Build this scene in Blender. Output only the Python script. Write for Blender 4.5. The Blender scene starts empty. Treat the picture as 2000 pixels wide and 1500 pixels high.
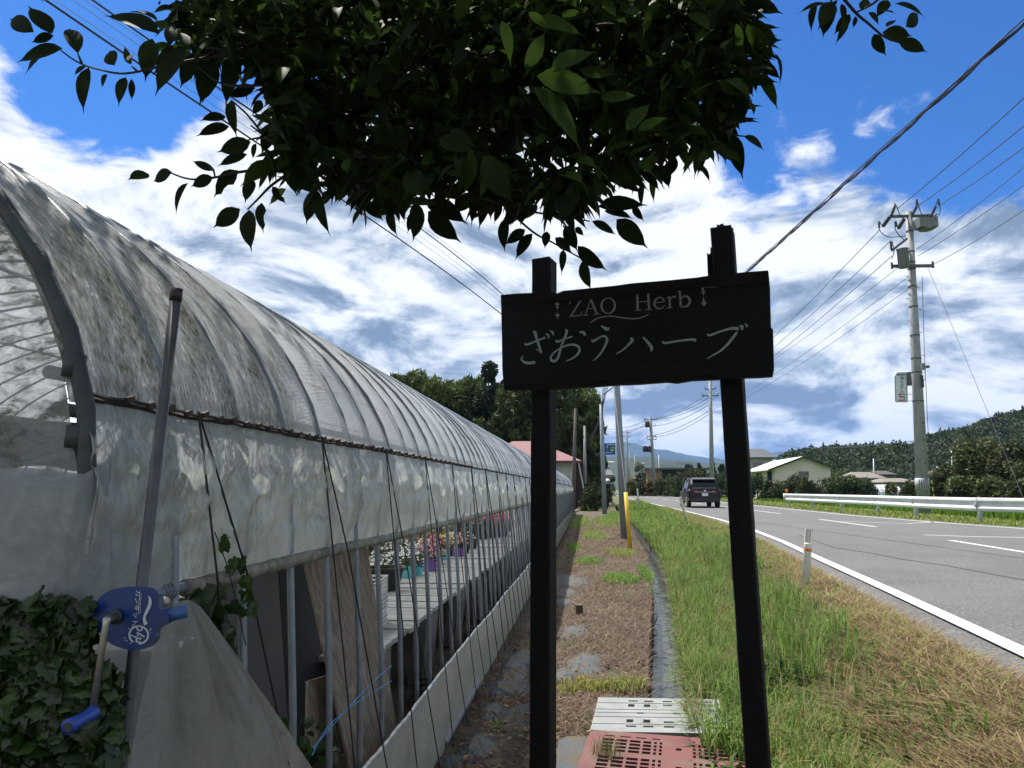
import bpy, math, random
import numpy as np
from mathutils import Vector, Matrix, noise
R = math.radians
rnd = random.Random(7); rng = np.random.default_rng(7)
sc = bpy.context.scene
# ------------------------------------------------------------------ camera
F = 1387.0; H = 1.5
PITCH = math.atan(205/F); YAW = math.atan(149/F)
cam = bpy.data.objects.new('camera', bpy.data.cameras.new('camera')); sc.collection.objects.link(cam)
cam.location = (0, 0, H); cam.rotation_euler = (math.pi/2+PITCH, 0, YAW)
cam.data.sensor_width = 36; cam.data.lens = F/2000*36; cam.data.clip_start = .05; cam.data.clip_end = 30000
sc.camera = cam
sc.view_settings.view_transform = 'Standard'; sc.view_settings.look = 'None'
sc.view_settings.gamma = 1; sc.view_settings.exposure = 0.80; sc.view_settings.use_curve_mapping = False
sc.render.engine = 'CYCLES'
sc.cycles.max_bounces = 8; sc.cycles.transparent_max_bounces = 24; sc.cycles.diffuse_bounces = 3
sc.cycles.glossy_bounces = 3; sc.cycles.transmission_bounces = 4; sc.cycles.volume_bounces = 0
sc.cycles.caustics_reflective = False; sc.cycles.caustics_refractive = False
sc.cycles.use_denoising = True
SUN_EL = 61; SUN_V = Vector((-0.46, 0.50, 0)).normalized()*math.cos(R(SUN_EL)) + Vector((0, 0, math.sin(R(SUN_EL))))
SUN_ROT = math.atan2(SUN_V.x, SUN_V.y)
def ray(u, v):
    x = (u-1000)/F; z = -(v-750)/F
    cy, sy = math.cos(PITCH), math.sin(PITCH)
    y, z = cy-z*sy, sy+z*cy
    return Vector((x*math.cos(YAW)-y*math.sin(YAW), x*math.sin(YAW)+y*math.cos(YAW), z))
def at(u, v, Y):                      # the point seen at (u, v) of the photograph, Y metres down the lane
    d = ray(u, v); return d*(Y/d.y)+Vector((0, 0, H))
def onz(u, v, z):
    d = ray(u, v); return d*((z-H)/d.z)+Vector((0, 0, H))
def onx(u, v, x):
    d = ray(u, v); return d*(x/d.x)+Vector((0, 0, H))
def proj(p):
    x, y, z = p[0], p[1], p[2]-H
    x, y = x*math.cos(-YAW)-y*math.sin(-YAW), x*math.sin(-YAW)+y*math.cos(-YAW)
    cy, sy = math.cos(-PITCH), math.sin(-PITCH); y, z = y*cy-z*sy, y*sy+z*cy
    if y < .05: return None
    return 1000+F*x/y, 750-F*z/y
# ------------------------------------------------------------------ world: Nishita sky with procedural clouds
w = bpy.data.worlds.new('World'); sc.world = w; w.use_nodes = True
nt = w.node_tree; N = nt.nodes; L = nt.links; N.clear()
def nd(t, **k):
    n = N.new(t)
    for a, b in k.items(): setattr(n, a, b)
    return n
def mth(op, a, b=None, c=None, clamp=False):
    n = nd('ShaderNodeMath', operation=op, use_clamp=clamp)
    for i, x in enumerate((a, b, c)):
        if x is None: continue
        if isinstance(x, (int, float)): n.inputs[i].default_value = x
        else: L.new(x, n.inputs[i])
    return n.outputs[0]
def vm(op, a, b):
    n = nd('ShaderNodeVectorMath', operation=op)
    for i, x in enumerate((a, b)):
        if isinstance(x, (tuple, Vector)): n.inputs[i].default_value = x
        else: L.new(x, n.inputs[i])
    return n
def mr(x, a, b, c, d, smooth=True):
    n = nd('ShaderNodeMapRange'); n.interpolation_type = 'SMOOTHSTEP' if smooth else 'LINEAR'
    L.new(x, n.inputs[0]); n.inputs[1].default_value = a; n.inputs[2].default_value = b; n.inputs[3].default_value = c; n.inputs[4].default_value = d
    return n.outputs[0]
def noi(vec, scale, detail, rough, dist=0, lac=2.0):
    n = nd('ShaderNodeTexNoise'); n.inputs['Scale'].default_value = scale; n.inputs['Detail'].default_value = detail
    n.inputs['Roughness'].default_value = rough; n.inputs['Distortion'].default_value = dist; n.inputs['Lacunarity'].default_value = lac
    L.new(vec, n.inputs['Vector']); return n.outputs['Fac']
sky = nd('ShaderNodeTexSky', sky_type='NISHITA'); sky.sun_disc = False
sky.sun_elevation = R(SUN_EL); sky.sun_rotation = SUN_ROT; sky.air_density = 1.0; sky.dust_density = .3; sky.ozone_density = 3.0
tc = nd('ShaderNodeTexCoord'); G = tc.outputs['Generated']
sep = nd('ShaderNodeSeparateXYZ'); L.new(G, sep.inputs[0])
zz = mth('MAXIMUM', sep.outputs[2], 0.0)
zz = mth('ADD', zz, .30)
comb = nd('ShaderNodeCombineXYZ')
L.new(mth('DIVIDE', sep.outputs[0], zz), comb.inputs[0]); L.new(mth('DIVIDE', sep.outputs[1], zz), comb.inputs[1])
P = comb.outputs[0]
big = noi(P, 1.5, 9, .56, .25)
mid = noi(P, 4.4, 8, .6, .4)
fine = noi(P, 12.0, 7, .62, .6)
gm_ = nd('ShaderNodeMapping'); L.new(G, gm_.inputs[0]); gm_.inputs['Scale'].default_value = (1, 1, 2.3)
puff = noi(gm_.outputs[0], 5.2, 11, .60, .45)
puff2 = noi(vm('ADD', gm_.outputs[0], (.012, -.016, .05)).outputs[0], 5.2, 8, .60, .45)
base = mth('ADD', mth('MULTIPLY', big, .5), mth('ADD', mth('MULTIPLY', mid, .36), mth('MULTIPLY', fine, .16)))
def blob(u, v, rad, amt):             # open blue areas and thick cloud banks, as directions
    d = ray(u, v).normalized()
    c0 = math.cos(R(rad)); dt = vm('DOT_PRODUCT', G, d).outputs['Value']
    return mr(dt, c0, 1.0, 0, amt)
terms = [blob(210, 235, 9, -.17), blob(40, 100, 5, -.09), blob(330, 60, 13, -.20), blob(700, 0, 15, -.12), blob(1700, 110, 15, -.19), blob(1850, 60, 13, -.16), blob(1560, 150, 10, -.13),
         blob(1950, 400, 4, -.09), blob(1800, 345, 5, -.08), blob(1500, 620, 6, -.10), blob(1560, 240, 3.5, .12), blob(1740, 185, 4, .17), blob(1640, 330, 6, .12), blob(100, 350, 9, .12), blob(450, 250, 7, .12), blob(20, 20, 6, .10), blob(800, 520, 24, .10),
         blob(1600, 450, 16, .08), blob(1750, 760, 16, .08), blob(1300, 780, 10, .14), blob(400, 500, 14, .14), blob(1950, 560, 9, .05), blob(1930, 180, 5, .06), blob(0, 180, 5, .08)]
cov = base
for t in terms: cov = mth('ADD', cov, t)
mask = mr(mth('ADD', cov, mth('ADD', mth('MULTIPLY', mth('SUBTRACT', fine, .5), .12), mth('MULTIPLY', mth('SUBTRACT', puff, .5), .35))), .355, .50, 0, 1)
sh = noi(vm('ADD', P, (3.1, 1.7, 0)).outputs[0], 1.8, 6, .55, .3)
lit = mth('ADD', mth('MULTIPLY', sh, .55), mth('ADD', mth('MULTIPLY', puff, .55), mth('MULTIPLY', mth('SUBTRACT', puff, puff2), 1.5)))
for t in [blob(1500, 830, 13, -.11), blob(1250, 820, 10, -.11), blob(1950, 700, 13, -.02), blob(1600, 760, 7, .05), blob(1330, 872, 3.2, .40), blob(1740, 820, 3.0, .34), blob(80, 330, 12, .16),
          blob(1500, 380, 12, .14), blob(1200, 500, 8, .04), blob(420, 330, 8, .10), blob(1420, 330, 8, .08), blob(1150, 820, 6, .04)]:
    lit = mth('ADD', lit, t)
litf = mr(lit, .30, .69, 0, 1, False)
ramp = nd('ShaderNodeValToRGB'); L.new(litf, ramp.inputs[0]); cr = ramp.color_ramp
cr.elements[0].position = 0; cr.elements[0].color = (.21, .28, .40, 1)
cr.elements[1].position = 1; cr.elements[1].color = (.90, .93, .97, 1)
e = cr.elements.new(.35); e.color = (.38, .46, .58, 1)
e = cr.elements.new(.65); e.color = (.66, .72, .80, 1)
bg1 = nd('ShaderNodeBackground'); bg1.inputs[1].default_value = .15
tint = nd('ShaderNodeMix', data_type='RGBA', blend_type='MULTIPLY'); tint.inputs[0].default_value = 1
L.new(sky.outputs[0], tint.inputs[6]); tint.inputs[7].default_value = (.14, .325, .57, 1); L.new(tint.outputs[2], bg1.inputs[0])
bg2 = nd('ShaderNodeBackground'); L.new(ramp.outputs[0], bg2.inputs[0]); bg2.inputs[1].default_value = .68
mx = nd('ShaderNodeMixShader'); L.new(mask, mx.inputs[0]); L.new(bg1.outputs[0], mx.inputs[1]); L.new(bg2.outputs[0], mx.inputs[2])
ow = nd('ShaderNodeOutputWorld'); L.new(mx.outputs[0], ow.inputs[0])
sun = bpy.data.objects.new('sun', bpy.data.lights.new('sun', 'SUN')); sc.collection.objects.link(sun)
sun.data.energy = 4.8; sun.data.angle = R(.53); sun.data.color = (1, .955, .88)
sun.rotation_euler = SUN_V.to_track_quat('Z', 'Y').to_euler(); sun.location = (0, 0, 50)
# ------------------------------------------------------------------ helpers
COL = sc.collection
MATS = {}
def mat(name, col, rough=.7, col2=None, scale=4, detail=4, bump=0, bscale=None, metal=0, spec=.5, stretch=(1, 1, 1), col3=None, s3=1.0, t3=.55, transl=0, alpha=1, attr=None, coat=0, pos=True, bdist=.01, sharp=.12):
    if name in MATS: return MATS[name]
    m = bpy.data.materials.new(name); m.use_nodes = True; t = m.node_tree; n = t.nodes; l = t.links
    b = n['Principled BSDF']; b.inputs['Roughness'].default_value = rough; b.inputs['Metallic'].default_value = metal
    b.inputs['Specular IOR Level'].default_value = spec; b.inputs['Coat Weight'].default_value = coat
    b.inputs['Base Color'].default_value = (*col, 1)
    if pos: src = n.new('ShaderNodeNewGeometry').outputs['Position']
    else: src = n.new('ShaderNodeTexCoord').outputs['Object']
    mp = n.new('ShaderNodeMapping'); mp.inputs['Scale'].default_value = stretch; l.new(src, mp.inputs[0]); V = mp.outputs[0]
    out = None
    def nz(s, d=4, r=.6):
        k = n.new('ShaderNodeTexNoise'); k.inputs['Scale'].default_value = s; k.inputs['Detail'].default_value = d; k.inputs['Roughness'].default_value = r; l.new(V, k.inputs['Vector']); return k.outputs['Fac']
    def mixc(f, a, c):
        k = n.new('ShaderNodeMix'); k.data_type = 'RGBA'; l.new(f, k.inputs[0])
        for i, x in ((6, a), (7, c)):
            if isinstance(x, tuple): k.inputs[i].default_value = (*x, 1)
            else: l.new(x, k.inputs[i])
        return k.outputs[2]
    def rg(f, a, c):
        k = n.new('ShaderNodeMapRange'); l.new(f, k.inputs[0]); k.inputs[1].default_value = a; k.inputs[2].default_value = c; return k.outputs[0]
    if col2 is not None: out = mixc(rg(nz(scale, detail), .5-sharp, .5+sharp), tuple(col), tuple(col2))
    if col3 is not None: out = mixc(rg(nz(s3, 5, .65), t3-.05, t3+.1), out if out is not None else tuple(col), tuple(col3))
    if attr:
        a = n.new('ShaderNodeAttribute'); a.attribute_name = attr
        if out is None: out = a.outputs['Color']
        else:
            k = n.new('ShaderNodeMix'); k.data_type = 'RGBA'; k.blend_type = 'MULTIPLY'; k.inputs[0].default_value = 1; l.new(a.outputs['Color'], k.inputs[6]); l.new(out, k.inputs[7]); out = k.outputs[2]
    if out is not None: l.new(out, b.inputs['Base Color'])
    if bump:
        k = n.new('ShaderNodeBump'); k.inputs['Strength'].default_value = bump; k.inputs['Distance'].default_value = bdist
        l.new(nz(bscale or scale*4, 5), k.inputs['Height']); l.new(k.outputs[0], b.inputs['Normal'])
    last = b.outputs[0]
    if transl:
        tr = n.new('ShaderNodeBsdfTranslucent')
        if out is not None: l.new(out, tr.inputs[0])
        else: tr.inputs[0].default_value = (*col, 1)
        ms = n.new('ShaderNodeMixShader'); ms.inputs[0].default_value = transl; l.new(last, ms.inputs[1]); l.new(tr.outputs[0], ms.inputs[2]); last = ms.outputs[0]
    if alpha < 1:
        tr = n.new('ShaderNodeBsdfTransparent'); ms = n.new('ShaderNodeMixShader'); ms.inputs[0].default_value = alpha; l.new(tr.outputs[0], ms.inputs[1]); l.new(last, ms.inputs[2]); last = ms.outputs[0]
    l.new(last, n['Material Output'].inputs[0])
    MATS[name] = m; return m
def tag(o, label=None, cat=None, group=None, kind=None):
    if label: o['label'] = label
    if cat: o['category'] = cat
    if group: o['group'] = group
    if kind: o['kind'] = kind
    return o
def thing(name, label, cat, loc=(0, 0, 0), group=None):
    o = bpy.data.objects.new(name, None); COL.objects.link(o); o.location = loc; o.empty_display_size = .1
    return tag(o, label, cat, group)
def wloc(o):
    v = Vector((0, 0, 0))
    while o: v += Vector(o.location); o = o.parent
    return v
def link(name, me, m=None, parent=None, smooth=False):
    if m is not None:
        me.materials.clear()
        for x in (m if isinstance(m, (list, tuple)) else [m]): me.materials.append(x)
    if smooth: me.shade_smooth()
    o = bpy.data.objects.new(name, me); COL.objects.link(o)
    if parent: o.parent = parent
    return o
class MB:
    def __init__(s): s.v = []; s.f = []; s.mi = []; s.cur = 0
    def add(s, vs, fs):
        k = len(s.v); s.v += [tuple(p) for p in vs]; s.f += [tuple(i+k for i in f) for f in fs]; s.mi += [s.cur]*len(fs); return s
    def box(s, c, d, rot=None, taper=1):
        hx, hy, hz = d[0]/2, d[1]/2, d[2]/2; c = Vector(c)
        vs = []
        for z in (-1, 1):
            t = taper if z > 0 else 1
            for x, y in ((-1, -1), (1, -1), (1, 1), (-1, 1)): vs.append(Vector((x*hx*t, y*hy*t, z*hz)))
        if rot is not None:
            M = rot if isinstance(rot, Matrix) else Matrix.Rotation(rot, 3, 'Z'); vs = [M @ p for p in vs]
        return s.add([p+c for p in vs], [(3, 2, 1, 0), (4, 5, 6, 7), (0, 1, 5, 4), (1, 2, 6, 5), (2, 3, 7, 6), (3, 0, 4, 7)])
    def beam(s, a, b, wd, th, up=(0, 0, 1)):
        a = Vector(a); b = Vector(b); d = (b-a); ln = d.length; d.normalize()
        x = d.cross(Vector(up)); 
        if x.length < 1e-3: x = d.cross(Vector((0, 1, 0)))
        x.normalize(); y = x.cross(d)
        M = Matrix((x, d, y)).transposed()
        return s.box((a+b)/2, (wd, ln, th), M)
    def tube(s, pts, r, n=8, cap=True):
        pts = [Vector(p) for p in pts]; m = len(pts); rs = r if isinstance(r, (list, tuple)) else [r]*m
        vs = []; prev = None
        for i, p in enumerate(pts):
            d = (pts[min(i+1, m-1)]-pts[max(i-1, 0)]).normalized()
            if prev is None:
                a = d.cross(Vector((0, 0, 1)));
                if a.length < .05: a = d.cross(Vector((0, 1, 0)))
            else: a = prev-d*prev.dot(d)
            a.normalize(); prev = a; b = d.cross(a)
            for k in range(n):
                t = 2*math.pi*k/n; vs.append(p+(a*math.cos(t)+b*math.sin(t))*rs[i])
        fs = [(i*n+k, i*n+(k+1) % n, (i+1)*n+(k+1) % n, (i+1)*n+k) for i in range(m-1) for k in range(n)]
        if cap: fs += [tuple(range(n))[::-1], tuple((m-1)*n+k for k in range(n))]
        return s.add(vs, fs)
    def lathe(s, prof, c=(0, 0, 0), n=14, axis=None):
        c = Vector(c); vs = []; m = len(prof)
        q = Vector(axis).normalized().to_track_quat('Z', 'Y') if axis is not None else None
        for r, z in prof:
            for k in range(n):
                p = Vector((r*math.cos(2*math.pi*k/n), r*math.sin(2*math.pi*k/n), z))
                if q: p = q @ p
                vs.append(c+p)
        fs = [(i*n+k, i*n+(k+1) % n, (i+1)*n+(k+1) % n, (i+1)*n+k) for i in range(m-1) for k in range(n)]
        fs += [tuple(range(n))[::-1], tuple((m-1)*n+k for k in range(n))]
        return s.add(vs, fs)
    def poly(s, pts): return s.add(pts, [tuple(range(len(pts)))])
    def prism(s, pts, off):               # planar outline extruded by a vector
        n = len(pts); off = Vector(off); pts = [Vector(p) for p in pts]
        return s.add(pts+[p+off for p in pts], [tuple(range(n)), tuple(range(2*n-1, n-1, -1))]+[(i, n+i, n+(i+1) % n, (i+1) % n) for i in range(n)])
    def mesh(s, name, off=(0, 0, 0)):
        me = bpy.data.meshes.new(name); o = Vector(off)
        me.from_pydata([(a-o.x, b-o.y, c-o.z) for a, b, c in s.v], [], s.f); me.update()
        if any(s.mi): me.polygons.foreach_set('material_index', s.mi)
        return me
    def build(s, name, m, parent=None, smooth=False):
        return link(name, s.mesh(name, wloc(parent) if parent else (0, 0, 0)), m, parent, smooth)
def npmesh(name, V, Fc, tint=None):
    V = np.asarray(V, dtype=np.float32); Fc = np.asarray(Fc, dtype=np.int32)
    me = bpy.data.meshes.new(name); me.vertices.add(len(V)); me.vertices.foreach_set('co', V.ravel())
    k = Fc.shape[1]; me.loops.add(Fc.size); me.loops.foreach_set('vertex_index', Fc.ravel())
    me.polygons.add(len(Fc)); me.polygons.foreach_set('loop_start', np.arange(0, Fc.size, k, dtype=np.int32))
    try: me.polygons.foreach_set('loop_total', np.full(len(Fc), k, dtype=np.int32))
    except Exception: pass
    me.update(calc_edges=True)
    if tint is not None:
        a = me.color_attributes.new('tint', 'FLOAT_COLOR', 'POINT')
        c = np.ones((len(V), 4), dtype=np.float32); c[:, :3] = tint; a.data.foreach_set('color', c.ravel())
    return me
def grid_mesh(name, X, Y, Z):
    ny, nx = X.shape; V = np.stack([X, Y, Z], -1).reshape(-1, 3)
    i = np.arange(ny-1)[:, None]*nx+np.arange(nx-1)[None]; i = i.ravel()
    return npmesh(name, V, np.stack([i, i+1, i+nx+1, i+nx], 1))
def vnoise(X, Y, s, seed=0, octs=4):
    X = np.asarray(X, float); out = np.zeros(X.shape); amp = 1; tot = 0
    for o in range(octs):
        ph = np.random.default_rng(seed*31+o).uniform(0, 1, (64, 64)); fx = X*s*2**o+13.7*o; fy = np.asarray(Y, float)*s*2**o+7.1*o
        ix = np.floor(fx).astype(int); iy = np.floor(fy).astype(int); tx = fx-ix; ty = fy-iy
        tx = tx*tx*(3-2*tx); ty = ty*ty*(3-2*ty)
        g = lambda a, b: ph[a % 64, b % 64]
        out += amp*((g(ix, iy)*(1-tx)+g(ix+1, iy)*tx)*(1-ty)+(g(ix, iy+1)*(1-tx)+g(ix+1, iy+1)*tx)*ty-.5)*2
        tot += amp; amp *= .5
    return out/tot
def crom(pts, k=6):
    pts = [np.array(p, float) for p in pts]; out = []
    for i in range(len(pts)-1):
        p0 = pts[max(i-1, 0)]; p1 = pts[i]; p2 = pts[i+1]; p3 = pts[min(i+2, len(pts)-1)]
        for t in np.linspace(0, 1, k, endpoint=False):
            out.append(.5*((2*p1)+(-p0+p2)*t+(2*p0-5*p1+4*p2-p3)*t*t+(-p0+3*p1-3*p2+p3)*t**3))
    out.append(pts[-1]); return out
def copy_obj(o, parent=None):
    c = o.copy(); COL.objects.link(c)
    if parent is not None: c.parent = parent
    for ch in list(o.children): copy_obj(ch, c)
    return c
def fontmesh(txt, size, ext=.002):
    cu = bpy.data.curves.new('lettering', 'FONT'); cu.body = txt; cu.size = size; cu.extrude = ext; cu.align_x = 'CENTER'; cu.align_y = 'CENTER'
    o = bpy.data.objects.new('lettering', cu); COL.objects.link(o); bpy.context.view_layer.update()
    me = bpy.data.meshes.new_from_object(o); bpy.data.objects.remove(o); return me
# ------------------------------------------------------------------ setting: ground, ditch, road, field
def curve(pts):
    a = np.array(pts, float); return lambda y: np.interp(y, a[:, 0], a[:, 1])
xd = curve([(-20, -.3), (0, 0), (4.5, .28), (5.7, .42), (7, .52), (9, .72), (11.9, .98), (17.5, 1.3), (22.9, 1.42), (31, 1.58), (45, 1.8), (90, 2.4), (160, 1.0), (300, -12)])
DW = .37
xn = curve([(-20, 1.5), (0, 2.35), (5, 2.78), (7.9, 3.1), (11.5, 3.47), (15, 3.85), (19.3, 4.2), (26, 4.5), (36, 4.56), (60, 4.5), (88, 4.6), (120, 4.3), (160, 2.6), (220, -3), (300, -14)])
xf = curve([(-20, 13.4), (10, 12.4), (20.6, 11.5), (24.3, 10.9), (30.6, 10.4), (44, 10.5), (60, 10.6), (89, 11.0), (116, 10.4), (160, 8.4), (220, 3), (300, -8)])
def xe(y): return xn(y)-.42-.10*vnoise(np.asarray(y, float), np.zeros_like(np.asarray(y, float)), .9, 5)
def sm(t): t = np.clip(t, 0, 1); return t*t*(3-2*t)
def gz(x, y):
    x = np.asarray(x, float); y = np.asarray(y, float); n = vnoise(x, y, 1.6, 1)
    l = .025*n; xr = xd(y)+DW
    v = .0+.42*sm((x-xr)/(xn(y)-.55-xr))+.035*n*sm((x-xr)*3)*sm((xn(y)-.5-x)*3)
    f = .44-.34*sm((x-14.0)/1.6)
    return np.where(x < xd(y)+.01, l, np.where(x < xn(y)-.3, v, np.where(x < xf(y)+.3, .44, f)))
ys = np.concatenate([np.arange(-14, 3, .4), np.arange(3, 9, .07), np.arange(9, 20, .2), np.arange(20, 60, .8), np.arange(60, 300, 5)])
soil = mat('soil', (.105, .075, .05), .95, (.06, .045, .032), 5, 6, .9, 60, col3=(.085, .095, .035), s3=1.3, t3=.56, bdist=.02)
grassy = mat('verge_soil', (.13, .105, .05), .95, (.075, .07, .03), 7, 6, .9, 60, col3=(.075, .10, .025), s3=1.1, t3=.5, bdist=.02)
field = mat('field_green', (.085, .15, .02), .9, (.06, .115, .016), .8, 6, .6, 20, bdist=.05)
far_green = mat('far_ground', (.07, .11, .03), .95, (.05, .085, .025), .02, 6)
asphalt = mat('asphalt', (.105, .104, .104), .9, (.080, .079, .081), 1.1, 8, 1, 160, col3=(.20, .195, .19), s3=38, t3=.55, bdist=.006)
white_paint = mat('road_paint', (.52, .53, .52), .7, (.44, .45, .44), 30, 5, .3, 200, col3=(.22, .22, .22), s3=38, t3=.66)
def strip(name, us, X, Z, m, kind='structure'):
    o = link(name, grid_mesh(name, X, np.repeat(ys[:, None], X.shape[1], 1), Z), m, smooth=True); tag(o, kind=kind); return o
u = np.concatenate([-np.geomspace(300, 7, 12), np.linspace(-6.4, -1.1, 14), np.linspace(-1.0, 0, 28)])
X = np.where(u[None] < -1.0, u[None], 0)+0*ys[:, None]
t = np.clip(u[None]+1, 0, 1); X = np.where(u[None] >= -1.0, -1.0+t*(xd(ys)[:, None]+1.0), X)
Y2 = np.repeat(ys[:, None], X.shape[1], 1)
strip('ground', u, X, .025*vnoise(X, Y2, 1.6, 1)+.015*vnoise(X, Y2, 7, 2), soil)
d0 = xd(ys)[:, None]
dp = np.array([0, .0, .02, .03, .20, DW-.03, DW-.01, DW, DW]); dz = np.array([0, -.02, -.2, -.42, -.45, -.42, -.2, -.03, .02])
Xd = d0+dp[None]+.012*vnoise(np.repeat(ys[:, None], 9, 1)*1., dp[None]*9+0*d0, 3, 9)*(np.arange(9)[None] > 0)*(np.arange(9)[None] < 8)
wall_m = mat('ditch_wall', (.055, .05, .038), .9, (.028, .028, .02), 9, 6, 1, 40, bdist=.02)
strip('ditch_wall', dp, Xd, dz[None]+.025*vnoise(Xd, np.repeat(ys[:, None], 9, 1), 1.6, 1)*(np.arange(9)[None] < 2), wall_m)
water = mat('ditch_water', (.05, .054, .056), .05, spec=1.0, bump=.3, bscale=30, stretch=(1.3, 2.6, 1), bdist=.01)
yw = np.concatenate([np.arange(-14, 4, .5), np.arange(4, 13, .014), np.arange(13, 30, .06), np.arange(30, 300, 4)]); sw_ = np.linspace(0, 1, 15)[None]
XW = xd(yw)[:, None]+.01+(DW-.02)*sw_; YW_ = np.repeat(yw[:, None], 15, 1); ZW = -.31+.010*vnoise(XW*1.2, YW_*2.6, 9, 91, 3)+.004*vnoise(XW, YW_*2, 30, 92, 2)
tag(link('water', grid_mesh('water', XW, YW_, ZW), water, smooth=True), kind='structure')
tt = np.linspace(0, 1, 34)[None]
xa = xd(ys)[:, None]+DW; xb = xn(ys)[:, None]-.2
Xv = xa+(xb-xa)*tt; Yv = np.repeat(ys[:, None], 34, 1); Zv = gz(Xv, Yv); Zv[:, -5:] = np.minimum(Zv[:, -5:], .44)
Zv[:, -3:] = .41
strip('verge', None, Xv, Zv+.012*vnoise(Xv, Yv, 8, 3)*(tt < .9), grassy)
ye = ys; Xr = np.linspace(0, 1, 12)[None]*(xf(ys)+.55-xe(ys))[:, None]+xe(ys)[:, None]
Zr = np.full(Xr.shape, .45); Zr[:, 0] = .425
strip('road', None, Xr, Zr, asphalt)
fx = np.concatenate([[0, .3, .8, 1.5], [2.2, 2.8, 3.3, 4, 6, 12, 30, 80, 200, 420]])
Xf = np.where(fx[None] < 2, xf(ys)[:, None]+.45+fx[None], np.maximum(13.6+(fx[None]-2.2), xf(ys)[:, None]+2.2+.1*fx[None]))
Zf = gz(Xf, np.repeat(ys[:, None], len(fx), 1)); Zf[:, 0] = .43
strip('paddy_field', None, Xf, Zf, field)
b = MB(); b.poly([(-14000, -3000, -.62), (14000, -3000, -.62), (14000, 16000, -.62), (-14000, 16000, -.62)])
tag(b.build('plain', far_green), kind='structure')
b = MB(); b.poly([(-420, 290, -.3), (430, 290, .05), (900, 900, .05), (-900, 900, .05)]); tag(b.build('far_field', field), kind='structure')
# painted lines
def line(name, pts, wd, z=.454):
    b = MB(); pts = [Vector((x, y, z)) for x, y in pts]; L_, R_ = [], []
    for i, p in enumerate(pts):
        d = (pts[min(i+1, len(pts)-1)]-pts[max(i-1, 0)]).normalized(); s = Vector((d.y, -d.x, 0))*wd/2
        L_.append(p-s); R_.append(p+s)
    b.add(L_+R_, [(i, i+len(pts), i+1+len(pts), i+1) for i in range(len(pts)-1)])
    return tag(b.build(name, white_paint), kind='structure')
yy = np.concatenate([np.arange(-5, 30, .5), np.arange(30, 220, 3)])
line('edge_line', [(float(xn(y)), y) for y in yy], .15)
line('edge_line', [(float(xf(y)), y) for y in yy], .15)
def pl(px): return [tuple(onz(u_, v_, .454))[:2] for u_, v_ in px]
for px in ([(1855, 1055), (2000, 1078), (2140, 1101)], [(1805, 1044.5), (1900, 1048), (2000, 1049.5), (2200, 1052)], [(1600, 1014), (1712, 1029)], [(1643, 1018), (1770, 1022.5), (1832, 1019)]):
    line('lane_marking', pl(px), .14)
for y0 in (32, 42, 52, 62, 72, 82, 92): line('lane_marking', [(8.15-.012*(y0-32), y0), (8.15-.012*(y0-27), y0+5)], .14)
# tar seam crack along the road
b = MB()
seam = [onz(u_, v_, .4535) for u_, v_ in [(1560, 1045), (1630, 1070), (1700, 1080), (1760, 1092), (1850, 1105), (1940, 1122), (2040, 1140)]]
b.tube(seam, .008, 4); tag(b.build('road_seam', mat('tar', (.04, .04, .042), .7)), kind='structure')
# ------------------------------------------------------------------ greenhouse
X0 = -.90; CX = -3.65; EA = 2.67; EB = 1.40; Y0 = 1.30; DY = .32; NH = 132; Y1 = Y0+DY*(NH-1)
steel = mat('galvanised_steel', (.26, .29, .32), .45, (.20, .23, .26), 14, 4, .15, 60, metal=.35)
old_steel = mat('old_steel', (.06, .075, .08), .6, (.04, .05, .055), 18, 5, .3, 60, metal=.3)
def hoop_pts(off=0, th0=0.0):
    p = [(X0+.0, -.05), (-.93, .8), (-.972, 1.4)]
    for k in range(29):
        th = math.pi*k/28; p.append((CX+(EA+off)*math.cos(th), 1.5+(EB+off)*math.sin(th)))
    q = [(2*CX-x, z) for x, z in p[:3]][::-1]
    return p+q
gh = thing('greenhouse', 'long arched greenhouse of algae stained plastic film on steel hoops', 'greenhouse', (X0, Y0, 0))
b = MB(); b.tube([(x-X0, 0, z) for x, z in hoop_pts()], .0125, 8); hm = b.mesh('hoop')
for m_ in [steel]: hm.materials.append(m_)
hm.shade_smooth()
for k in range(1, NH):
    o = bpy.data.objects.new('hoop', hm); COL.objects.link(o); o.parent = gh; o.location = (rnd.uniform(-.004, .004), DY*k+rnd.uniform(-.012, .012), 0)
    o.rotation_euler = (rnd.uniform(-.008, .008), 0, 0)
# doubled, thicker end hoop
b = MB(); b.tube([(x+.012*(i > 2), Y0-.02, z) for i, (x, z) in enumerate(hoop_pts(.012))], .0165, 12)
for z_ in (1.60, 1.74):
    q = Vector((-.985 if z_ < 1.65 else -1.005, Y0-.02, z_)); b.tube([q-Vector((.002, 0, .022)), q+Vector((0, 0, .022))], .0205, 12)
b.build('end_hoop', old_steel, gh, True)
for x_, z_ in ((-1.085, 1.735), (-1.06, 1.66), (-2.4, 2.72), (CX, 2.87), (-4.9, 2.72)):
    b = MB(); b.tube([(x_, Y0+.01, z_), (x_, Y0+21, z_), (x_, Y1, z_)], .014, 8); b.build('purlin', steel, gh, True)
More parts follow.
